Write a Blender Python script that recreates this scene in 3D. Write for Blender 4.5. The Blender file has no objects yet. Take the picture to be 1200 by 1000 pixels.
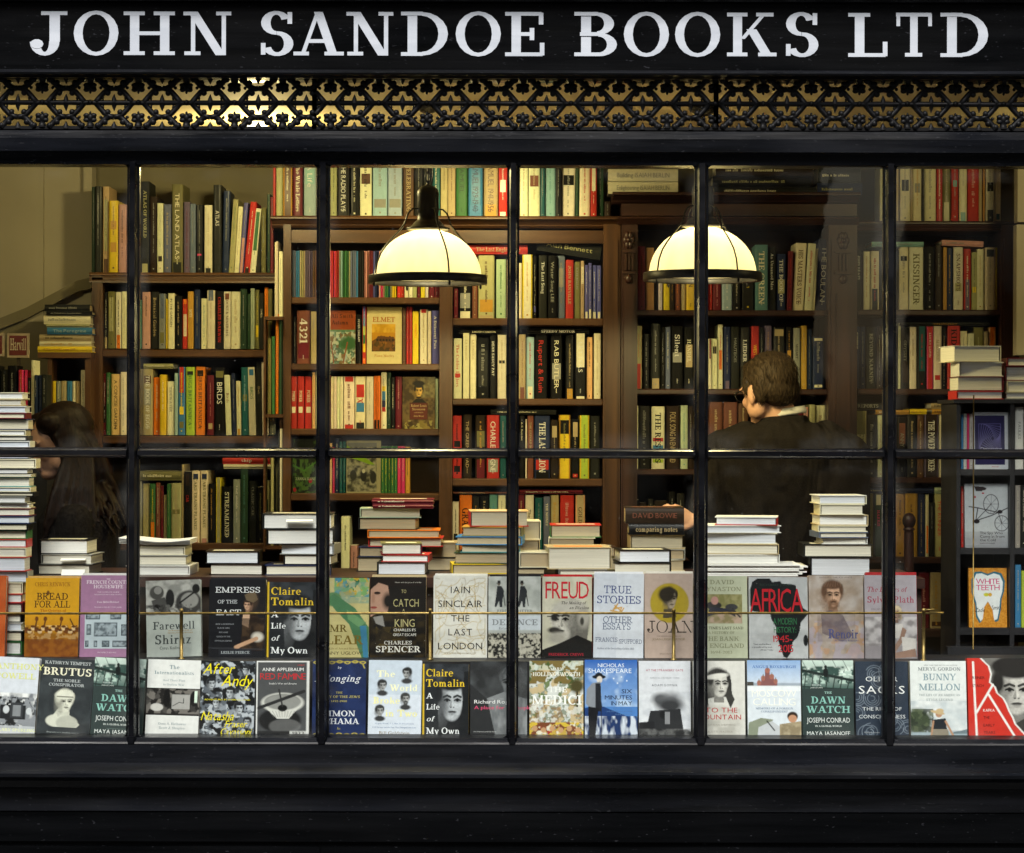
import bpy, bmesh, math, random
import numpy as np
from mathutils import Vector, Matrix
R = math.radians
random.seed(7)
SC = bpy.context.scene
COL = SC.collection
D0, S0, CZ, CPX, CPY = 7.2, 0.0024, 1.6, 600.0, 500.0
def WX(px, y): return (px-CPX)*S0*(D0+y)/D0          # pixel column of the photograph at depth y -> metres
def WZ(py, y): return CZ+(CPY-py)*S0*(D0+y)/D0
# ---------------------------------------------------------------- materials
def srgb(c):
    if isinstance(c, str):
        c = c.lstrip('#'); c = c if len(c) == 6 else c[0]*2+c[1]*2+c[2]*2; c = [int(c[i:i+2], 16)/255 for i in (0, 2, 4)]
    return tuple((x/12.92 if x <= .04045 else ((x+.055)/1.055)**2.4) for x in c[:3])
MATS = {}
def newmat(name):
    m = bpy.data.materials.new(name); m.use_nodes = True
    nt = m.node_tree
    b = nt.nodes.get('Principled BSDF')
    MATS[name] = m
    return m, nt, b
def N(nt, t, **kw):
    n = nt.nodes.new(t)
    for k, v in kw.items():
        if k in n.inputs: n.inputs[k].default_value = v
        else: setattr(n, k, v)
    return n
def noise_col(nt, scale, c0, c1, detail=6, stretch=(1, 1, 1), lo=.35, hi=.65, coord='Object'):
    tc = N(nt, 'ShaderNodeTexCoord'); mp = N(nt, 'ShaderNodeMapping'); mp.inputs['Scale'].default_value = stretch
    no = N(nt, 'ShaderNodeTexNoise'); no.inputs['Scale'].default_value = scale; no.inputs['Detail'].default_value = detail
    cr = N(nt, 'ShaderNodeValToRGB'); cr.color_ramp.elements[0].position = lo; cr.color_ramp.elements[1].position = hi
    cr.color_ramp.elements[0].color = (*c0, 1); cr.color_ramp.elements[1].color = (*c1, 1)
    nt.links.new(tc.outputs[coord], mp.inputs['Vector']); nt.links.new(mp.outputs[0], no.inputs['Vector'])
    nt.links.new(no.outputs['Fac'], cr.inputs['Fac'])
    return cr, no, mp
def bump(nt, b, src, strength, dist):
    bp = N(nt, 'ShaderNodeBump'); bp.inputs['Strength'].default_value = strength; bp.inputs['Distance'].default_value = dist
    nt.links.new(src, bp.inputs['Height']); nt.links.new(bp.outputs[0], b.inputs['Normal']); return bp
def simple(name, c0, c1, scale=20, rough=.5, stretch=(1, 1, 1), bs=.1, bd=.002, metal=0, spec=.5, lo=.35, hi=.65, coat=0, coord='Object'):
    m, nt, b = newmat(name)
    cr, no, mp = noise_col(nt, scale, c0, c1, stretch=stretch, lo=lo, hi=hi, coord=coord)
    nt.links.new(cr.outputs[0], b.inputs['Base Color'])
    b.inputs['Roughness'].default_value = rough; b.inputs['Metallic'].default_value = metal
    b.inputs['Specular IOR Level'].default_value = spec; b.inputs['Coat Weight'].default_value = coat
    if bs: bump(nt, b, no.outputs['Fac'], bs, bd)
    return m
def printmat(name, rough, coat=0.0, spec=.4, mult=1.0):
    m, nt, b = newmat(name)
    at = N(nt, 'ShaderNodeAttribute', attribute_name='Col')
    cr, no, mp = noise_col(nt, 60, (.90,)*3, (1.0,)*3, detail=4)
    mx = N(nt, 'ShaderNodeMix', data_type='RGBA', blend_type='MULTIPLY'); mx.inputs['Factor'].default_value = 1
    nt.links.new(at.outputs['Color'], mx.inputs['A']); nt.links.new(cr.outputs[0], mx.inputs['B'])
    nt.links.new(mx.outputs['Result'], b.inputs['Base Color'])
    b.inputs['Roughness'].default_value = rough; b.inputs['Coat Weight'].default_value = coat
    b.inputs['Coat Roughness'].default_value = .15; b.inputs['Specular IOR Level'].default_value = spec
    bump(nt, b, no.outputs['Fac'], .08, .001)
    return m
printmat('printed_paper', .55, .0, spec=.12); printmat('jacket_paper', .42, .03, spec=.16)
# leaves of a closed book seen edge-on
m, nt, b = newmat('page_edges')
at = N(nt, 'ShaderNodeAttribute', attribute_name='Col')
cr, no, mp = noise_col(nt, 1, (.62,)*3, (1,)*3, detail=3, stretch=(3, 3, 900), lo=.3, hi=.6)
mx = N(nt, 'ShaderNodeMix', data_type='RGBA', blend_type='MULTIPLY'); mx.inputs['Factor'].default_value = .75
nt.links.new(at.outputs['Color'], mx.inputs['A']); nt.links.new(cr.outputs[0], mx.inputs['B']); nt.links.new(mx.outputs['Result'], b.inputs['Base Color'])
b.inputs['Roughness'].default_value = .85; b.inputs['Specular IOR Level'].default_value = .1
bump(nt, b, no.outputs['Fac'], .3, .001)
# woods
def wood(name, a, c, rough=.42):
    m = simple(name, a, c, scale=9, rough=rough, stretch=(1, 1, 1), bs=.12, bd=.002, lo=.3, hi=.7)
    return m
def woodm(name, a, c, stretch, rough=.4): return simple(name, a, c, scale=22, rough=rough, stretch=stretch, bs=.15, bd=.001, lo=.3, hi=.72, coord='Generated' if False else 'Object')
woodm('oak_shelf', (.045, .018, .007), (.115, .05, .019), (.12, 1, 1.4)); woodm('oak_post', (.045, .018, .007), (.115, .05, .019), (1.6, 1, .1))
woodm('mahogany_shelf', (.022, .008, .006), (.055, .021, .014), (.12, 1, 1.4)); woodm('mahogany_post', (.022, .008, .006), (.055, .021, .014), (1.6, 1, .1))
simple('dark_board', (.02, .011, .006), (.04, .02, .011), scale=8, rough=.8)  # dark brown board of the case backs and the cabinet body
# black exterior paint: brush streaks along the boards, chips and grime
def paint(name, base, streak, stretch, rough=.26, bs=.35, worn=.0, spec=.05):
    m, nt, b = newmat(name)
    cr, no, mp = noise_col(nt, 14, base, streak, stretch=stretch, lo=.35, hi=.8)
    c2, n2, m2 = noise_col(nt, 3.5, (rough-.1,)*3, (rough+.25,)*3, stretch=(.6, 1, 2))
    nt.links.new(c2.outputs[0], b.inputs['Roughness'])
    tc = N(nt, 'ShaderNodeTexCoord'); vo = N(nt, 'ShaderNodeTexNoise'); vo.inputs['Scale'].default_value = 160; vo.inputs['Detail'].default_value = 2
    mp3 = N(nt, 'ShaderNodeMapping'); mp3.inputs['Scale'].default_value = (.35, 1, 1)
    nt.links.new(tc.outputs['Object'], mp3.inputs[0]); nt.links.new(mp3.outputs[0], vo.inputs['Vector'])
    th = N(nt, 'ShaderNodeValToRGB'); th.color_ramp.elements[0].position = .70-worn; th.color_ramp.elements[1].position = .74-worn
    nt.links.new(vo.outputs['Fac'], th.inputs['Fac'])
    mx = N(nt, 'ShaderNodeMix', data_type='RGBA'); nt.links.new(th.outputs[0], mx.inputs['Factor'])
    nt.links.new(cr.outputs[0], mx.inputs['A']); mx.inputs['B'].default_value = (.022, .023, .027, 1)
    nt.links.new(mx.outputs['Result'], b.inputs['Base Color'])
    b.inputs['Specular IOR Level'].default_value = spec
    bump(nt, b, no.outputs['Fac'], bs, .003)
    return m
paint('black_gloss_paint', (.0012, .0014, .0017), (.0042, .0046, .0055), (.12, 1, 2.2))
paint('black_bar_paint', (.0018, .002, .0028), (.006, .0065, .009), (1, 1, 1), rough=.24, bs=.6, worn=.0, spec=.22)
paint('black_sill_paint', (.0016, .002, .0028), (.011, .0125, .017), (.15, 1, 2.0), rough=.30, bs=.9, worn=.035, spec=.2)
simple('cast_iron', (.0012, .0012, .0015), (.004, .0042, .005), scale=30, rough=.5, bs=.4, bd=.002, spec=.2)
simple('sign_lettering', (.46, .50, .56), (.56, .60, .66), scale=14, rough=.6, stretch=(.25, 1, 2), bs=.05, bd=.001)
simple('cream_plaster', (.36, .32, .24), (.41, .365, .275), scale=3, rough=.85, bs=.05)
simple('ceiling_paint', (.46, .38, .21), (.56, .47, .27), scale=2.5, rough=.8, bs=.05)
simple('dark_wall', (.16, .14, .09), (.2, .175, .11), scale=4, rough=.9)
simple('black_stand_paint', (.006, .006, .008), (.014, .014, .018), scale=10, rough=.5)
simple('brass', (.20, .14, .05), (.36, .26, .10), scale=60, rough=.45, metal=.9, bs=.2)
simple('lamp_metal', (.012, .011, .010), (.03, .027, .024), scale=30, rough=.38, metal=.4, bs=.1)
simple('carpet', (.05, .035, .025), (.08, .055, .04), scale=60, rough=.95)
simple('pavement_stone', (.09, .09, .088), (.14, .14, .135), scale=6, rough=.85)
simple('road_asphalt', (.04, .04, .042), (.06, .06, .06), scale=50, rough=.9)
simple('skin', (.50, .27, .17), (.60, .34, .22), scale=25, rough=.5, bs=.05)
simple('grey_brown_hair', (.014, .009, .005), (.06, .040, .022), scale=70, rough=.6, stretch=(5, 5, .7), bs=.5, bd=.003, spec=.12)
simple('dark_brown_hair', (.0035, .0016, .001), (.013, .0055, .003), scale=34, rough=.5, stretch=(5, 5, .35), bs=.45, bd=.003, spec=.15)
simple('tweed_jacket', (.009, .0075, .0065), (.019, .016, .014), scale=260, rough=.95, bs=.4, bd=.002, spec=.04)
nt = MATS['tweed_jacket'].node_tree; b = nt.nodes['Principled BSDF']; o_ = b.inputs['Normal'].links[0].from_node
tc = N(nt, 'ShaderNodeTexCoord'); mpp = N(nt, 'ShaderNodeMapping'); mpp.inputs['Scale'].default_value = (1.6, 1, .55); mpp.inputs['Rotation'].default_value = (0, .5, 0)
f_ = N(nt, 'ShaderNodeTexNoise'); f_.inputs['Scale'].default_value = 5.5; f_.inputs['Detail'].default_value = 2; f_.inputs['Distortion'].default_value = .8
nt.links.new(tc.outputs['Object'], mpp.inputs[0]); nt.links.new(mpp.outputs[0], f_.inputs['Vector'])
b2 = N(nt, 'ShaderNodeBump'); b2.inputs['Strength'].default_value = .8; b2.inputs['Distance'].default_value = .07; nt.links.new(f_.outputs['Fac'], b2.inputs['Height']); nt.links.new(b2.outputs[0], o_.inputs['Normal'])
simple('shirt_cotton', (.62, .6, .54), (.7, .68, .62), scale=30, rough=.8)
simple('black_wool', (.006, .005, .005), (.016, .014, .013), scale=120, rough=.95, bs=.3, spec=.04)
simple('eye_dark', (.01, .008, .006), (.02, .015, .01), scale=10, rough=.2)
simple('lip', (.36, .14, .11), (.42, .17, .13), scale=10, rough=.5)
simple('white_paper', (.74, .73, .70), (.8, .79, .76), scale=12, rough=.8)
simple('brick_facade', (.05, .03, .022), (.09, .055, .04), scale=30, rough=.9)
simple('facade_glass', (.01, .012, .014), (.02, .022, .025), scale=3, rough=.1)
# lamp shade of opal glass, lit from inside
m, nt, b = newmat('opal_glass')
b.inputs['Base Color'].default_value = (.9, .82, .62, 1); b.inputs['Roughness'].default_value = .3
b.inputs['Transmission Weight'].default_value = 0
tr = N(nt, 'ShaderNodeBsdfTranslucent'); tr.inputs['Color'].default_value = (.95, .85, .62, 1)
ms = N(nt, 'ShaderNodeMixShader'); ms.inputs[0].default_value = .6
em = N(nt, 'ShaderNodeEmission'); em.inputs['Color'].default_value = (1, .80, .42, 1); em.inputs['Strength'].default_value = .05
ad = N(nt, 'ShaderNodeAddShader'); out = nt.nodes['Material Output']
cr, no, mp = noise_col(nt, 22, (.88, .78, .50), (.96, .86, .60), stretch=(1, 1, .1)); nt.links.new(cr.outputs[0], tr.inputs['Color'])
nt.links.new(b.outputs[0], ms.inputs[1]); nt.links.new(tr.outputs[0], ms.inputs[2])
nt.links.new(ms.outputs[0], ad.inputs[0]); nt.links.new(em.outputs[0], ad.inputs[1]); nt.links.new(ad.outputs[0], out.inputs['Surface'])
def emis(name, c, s):
    m, nt, b = newmat(name); b.inputs['Emission Color'].default_value = (*c, 1); b.inputs['Emission Strength'].default_value = s
    b.inputs['Base Color'].default_value = (.8, .8, .8, 1); return m
emis('lamp_bulb', (1, .84, .5), 7); emis('spot_bulb', (1, .84, .5), 4)
# window glass: clear, faintly wavy, specks of dust and a bloom of dirt
m, nt, b = newmat('window_glass')
out = nt.nodes['Material Output']
tp = N(nt, 'ShaderNodeBsdfTransparent'); tp.inputs['Color'].default_value = (.965, .98, .97, 1)
gl = N(nt, 'ShaderNodeBsdfGlossy'); gl.inputs['Roughness'].default_value = .02
fr = N(nt, 'ShaderNodeFresnel'); fr.inputs['IOR'].default_value = 1.5
mul = N(nt, 'ShaderNodeMath', operation='MULTIPLY'); mul.inputs[1].default_value = 1.0
gm = N(nt, 'ShaderNodeNewGeometry'); ff = N(nt, 'ShaderNodeMath', operation='SUBTRACT'); ff.inputs[0].default_value = 1.0; nt.links.new(gm.outputs['Backfacing'], ff.inputs[1])
fm = N(nt, 'ShaderNodeMath', operation='MULTIPLY'); nt.links.new(fr.outputs[0], fm.inputs[0]); nt.links.new(ff.outputs[0], fm.inputs[1]); nt.links.new(fm.outputs[0], mul.inputs[0])
s1 = N(nt, 'ShaderNodeMixShader'); nt.links.new(mul.outputs[0], s1.inputs[0]); nt.links.new(tp.outputs[0], s1.inputs[1]); nt.links.new(gl.outputs[0], s1.inputs[2])
tc = N(nt, 'ShaderNodeTexCoord'); wn = N(nt, 'ShaderNodeTexNoise'); wn.inputs['Scale'].default_value = 5
nt.links.new(tc.outputs['Object'], wn.inputs['Vector'])
bp = N(nt, 'ShaderNodeBump'); bp.inputs['Strength'].default_value = .25; bp.inputs['Distance'].default_value = .004
nt.links.new(wn.outputs['Fac'], bp.inputs['Height']); nt.links.new(bp.outputs[0], gl.inputs['Normal'])
df = N(nt, 'ShaderNodeBsdfDiffuse'); df.inputs['Color'].default_value = (.62, .62, .58, 1)
vo = N(nt, 'ShaderNodeTexVoronoi'); vo.inputs['Scale'].default_value = 34; vo.inputs['Randomness'].default_value = 1
sp = N(nt, 'ShaderNodeValToRGB'); sp.color_ramp.elements[0].position = .022; sp.color_ramp.elements[0].color = (.5,)*3+(1,); sp.color_ramp.elements[1].position = .045; sp.color_ramp.elements[1].color = (0, 0, 0, 1)
pn = N(nt, 'ShaderNodeTexNoise'); pn.inputs['Scale'].default_value = 4.0; pn.inputs['Detail'].default_value = 8
pr = N(nt, 'ShaderNodeValToRGB'); pr.color_ramp.elements[0].position = .5; pr.color_ramp.elements[1].position = .8; pr.color_ramp.elements[1].color = (.006,)*3+(1,)
pk = N(nt, 'ShaderNodeTexNoise'); pk.inputs['Scale'].default_value = 2.1
pk2 = N(nt, 'ShaderNodeValToRGB'); pk2.color_ramp.elements[0].position = .52; pk2.color_ramp.elements[1].position = .6
for n_ in (vo, pn, pk): nt.links.new(tc.outputs['Object'], n_.inputs['Vector'])
nt.links.new(vo.outputs['Distance'], sp.inputs['Fac']); nt.links.new(pn.outputs['Fac'], pr.inputs['Fac']); nt.links.new(pk.outputs['Fac'], pk2.inputs['Fac'])
mm = N(nt, 'ShaderNodeMath', operation='MULTIPLY'); nt.links.new(sp.outputs[0], mm.inputs[0]); nt.links.new(pk2.outputs[0], mm.inputs[1])
aa = N(nt, 'ShaderNodeMath', operation='ADD'); nt.links.new(mm.outputs[0], aa.inputs[0]); nt.links.new(pr.outputs[0], aa.inputs[1])
s2 = N(nt, 'ShaderNodeMixShader'); sx_ = N(nt, 'ShaderNodeSeparateXYZ'); nt.links.new(tc.outputs['Generated'], sx_.inputs[0])
eds = []
for ax in ('X', 'Z'):
    a_ = N(nt, 'ShaderNodeMath', operation='SUBTRACT'); a_.inputs[1].default_value = .5; nt.links.new(sx_.outputs[ax], a_.inputs[0])
    b_ = N(nt, 'ShaderNodeMath', operation='ABSOLUTE'); nt.links.new(a_.outputs[0], b_.inputs[0]); eds.append(b_)
mx_ = N(nt, 'ShaderNodeMath', operation='MAXIMUM'); nt.links.new(eds[0].outputs[0], mx_.inputs[0]); nt.links.new(eds[1].outputs[0], mx_.inputs[1])
en_ = N(nt, 'ShaderNodeTexNoise'); en_.inputs['Scale'].default_value = 11; en_.inputs['Detail'].default_value = 6; nt.links.new(tc.outputs['Object'], en_.inputs['Vector'])
er_ = N(nt, 'ShaderNodeMapRange'); er_.inputs['From Min'].default_value = .435; er_.inputs['From Max'].default_value = .5; er_.inputs['To Max'].default_value = .035; nt.links.new(mx_.outputs[0], er_.inputs['Value'])
en2 = N(nt, 'ShaderNodeMapRange'); en2.inputs['From Min'].default_value = .42; en2.inputs['From Max'].default_value = .72; nt.links.new(en_.outputs['Fac'], en2.inputs['Value'])
em_ = N(nt, 'ShaderNodeMath', operation='MULTIPLY'); nt.links.new(er_.outputs[0], em_.inputs[0]); nt.links.new(en2.outputs[0], em_.inputs[1])
a2_ = N(nt, 'ShaderNodeMath', operation='ADD'); nt.links.new(aa.outputs[0], a2_.inputs[0]); nt.links.new(em_.outputs[0], a2_.inputs[1]); aa = a2_
nt.links.new(aa.outputs[0], s2.inputs[0]); nt.links.new(s1.outputs[0], s2.inputs[1]); nt.links.new(df.outputs[0], s2.inputs[2])
nt.links.new(s2.outputs[0], out.inputs['Surface'])
# ---------------------------------------------------------------- mesh builder
class MB:
    def __init__(s): s.v = []; s.f = []; s.c = []; s.m = []; s.mats = []; s.smooth = []; s.cur = 0; s.col = (1, 1, 1); s.sm = False
    def mat(s, name):
        if name not in s.mats: s.mats.append(name)
        s.cur = s.mats.index(name); return s
    def face(s, pts, col=None):
        n = len(s.v); s.v.extend([tuple(p) for p in pts]); s.f.append(tuple(range(n, n+len(pts))))
        s.c.append(col or s.col); s.m.append(s.cur); s.smooth.append(s.sm)
    def raw(s, verts, faces, col=None, smooth=True):
        n = len(s.v); s.v.extend([tuple(p) for p in verts])
        for f in faces: s.f.append(tuple(i+n for i in f)); s.c.append(col or s.col); s.m.append(s.cur); s.smooth.append(smooth)
    def box(s, x0, x1, y0, y1, z0, z1, col=None, M=None, cols=None):
        P = [(x0, y0, z0), (x1, y0, z0), (x1, y1, z0), (x0, y1, z0), (x0, y0, z1), (x1, y0, z1), (x1, y1, z1), (x0, y1, z1)]
        if M is not None: P = [M @ Vector(p) for p in P]
        F = [(0, 1, 5, 4), (1, 2, 6, 5), (2, 3, 7, 6), (3, 0, 4, 7), (4, 5, 6, 7), (3, 2, 1, 0)]
        s.raw(P, F, col, False)
    def prism(s, prof, x0, x1, col=None, axis='x'):     # profile of (y, z) points run along x; axis z: profile (x, y) run along z
        n = len(prof)
        if axis == 'x': P = [(x0, a, b) for a, b in prof]+[(x1, a, b) for a, b in prof]
        else: P = [(a, b, x0) for a, b in prof]+[(a, b, x1) for a, b in prof]
        F = [(i, (i+1) % n, n+(i+1) % n, n+i) for i in range(n)]+[tuple(range(n))[::-1], tuple(range(n, 2*n))]
        s.raw(P, F, col, False)
    def tube(s, pts, r, n=8, col=None, cap=True):
        pts = [Vector(p) for p in pts]; rs = r if isinstance(r, (list, tuple)) else [r]*len(pts)
        V = []; F = []
        up = Vector((0, 1, 0))
        for i, p in enumerate(pts):
            t = (pts[min(i+1, len(pts)-1)]-pts[max(i-1, 0)]).normalized()
            a = up if abs(t.dot(up)) < .95 else Vector((1, 0, 0))
            u = t.cross(a).normalized(); w = t.cross(u)
            for k in range(n):
                th = 2*math.pi*k/n; V.append(p+(u*math.cos(th)+w*math.sin(th))*rs[i])
        for i in range(len(pts)-1):
            for k in range(n): F.append((i*n+k, i*n+(k+1) % n, (i+1)*n+(k+1) % n, (i+1)*n+k))
        if cap: F.append(tuple(range(n))); F.append(tuple(range((len(pts)-1)*n, len(pts)*n))[::-1])
        s.raw(V, F, col, True)
    def lathe(s, prof, cx, cy, cz, n=24, col=None):
        V = []; F = []
        for r, z in prof:
            for k in range(n): th = 2*math.pi*k/n; V.append((cx+r*math.cos(th), cy+r*math.sin(th), cz+z))
        for i in range(len(prof)-1):
            for k in range(n): F.append((i*n+k, i*n+(k+1) % n, (i+1)*n+(k+1) % n, (i+1)*n+k))
        s.raw(V, F, col, True)
    def ball(s, c, r, n=12, m=8, col=None):
        rx, ry, rz = r if isinstance(r, (list, tuple)) else (r, r, r)
        V = []; F = []
        for i in range(m+1):
            ph = math.pi*i/m
            for k in range(n): th = 2*math.pi*k/n; V.append((c[0]+rx*math.sin(ph)*math.cos(th), c[1]+ry*math.sin(ph)*math.sin(th), c[2]+rz*math.cos(ph)))
        for i in range(m):
            for k in range(n): F.append((i*n+k, (i+1)*n+k, (i+1)*n+(k+1) % n, i*n+(k+1) % n))
        s.raw(V, F, col, True)
    def absorb(s, o, M):
        n = len(s.v); s.v.extend(tuple(M @ Vector(p)) for p in o.v); mp_ = []
        for mn in o.mats: s.mat(mn); mp_.append(s.cur)
        for f, c, m, sm in zip(o.f, o.c, o.m, o.smooth): s.f.append(tuple(i+n for i in f)); s.c.append(c); s.m.append(mp_[m]); s.smooth.append(sm)
    def build(s, name, parent=None, loc=None, weld=False):
        me = bpy.data.meshes.new(name); me.from_pydata(s.v, [], s.f)
        for mn in s.mats: me.materials.append(MATS[mn])
        me.polygons.foreach_set('material_index', s.m); me.polygons.foreach_set('use_smooth', s.smooth)
        ca = me.color_attributes.new('Col', 'FLOAT_COLOR', 'CORNER')
        tot = np.array([len(f) for f in s.f]); cc = np.ones((len(s.f), 4)); cc[:, :3] = np.array(s.c)[:, :3]
        ca.data.foreach_set('color', np.repeat(cc, tot, axis=0).astype(np.float32).ravel())
        if weld:
            bm = bmesh.new(); bm.from_mesh(me); bmesh.ops.remove_doubles(bm, verts=bm.verts, dist=1e-5); bm.to_mesh(me); bm.free()
        me.update()
        o = bpy.data.objects.new(name, me); COL.objects.link(o)
        if parent: o.parent = parent
        if loc: o.location = loc
        return o
def tag(o, label=None, cat=None, group=None, kind=None):
    for k, v in (('label', label), ('category', cat), ('group', group), ('kind', kind)):
        if v: o[k] = v
    return o
def empty(name, loc=(0, 0, 0), rz=0, label=None, cat=None, group=None):
    o = bpy.data.objects.new(name, None); COL.objects.link(o); o.location = loc; o.rotation_euler = (0, 0, rz); o.empty_display_size = .05
    return tag(o, label, cat, group)
# ---------------------------------------------------------------- lettering
GC = {}
def sans(ch):
    if ch in GC: return GC[ch]
    cu = bpy.data.curves.new('g', 'FONT'); cu.body = ch; cu.resolution_u = 2; cu.size = 1.0
    ob = bpy.data.objects.new('g', cu); me = ob.to_mesh()
    vs = [(v.co.x/.72, v.co.y/.72) for v in me.vertices]; ps = [[vs[i] for i in p.vertices] for p in me.polygons]
    ob.to_mesh_clear(); bpy.data.objects.remove(ob); bpy.data.curves.remove(cu)
    if vs:
        x0 = min(v[0] for v in vs); x1 = max(v[0] for v in vs); GC[ch] = ([[(x-x0, y) for x, y in p] for p in ps], x1-x0)
    else: GC[ch] = ([], .3)
    return GC[ch]
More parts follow.
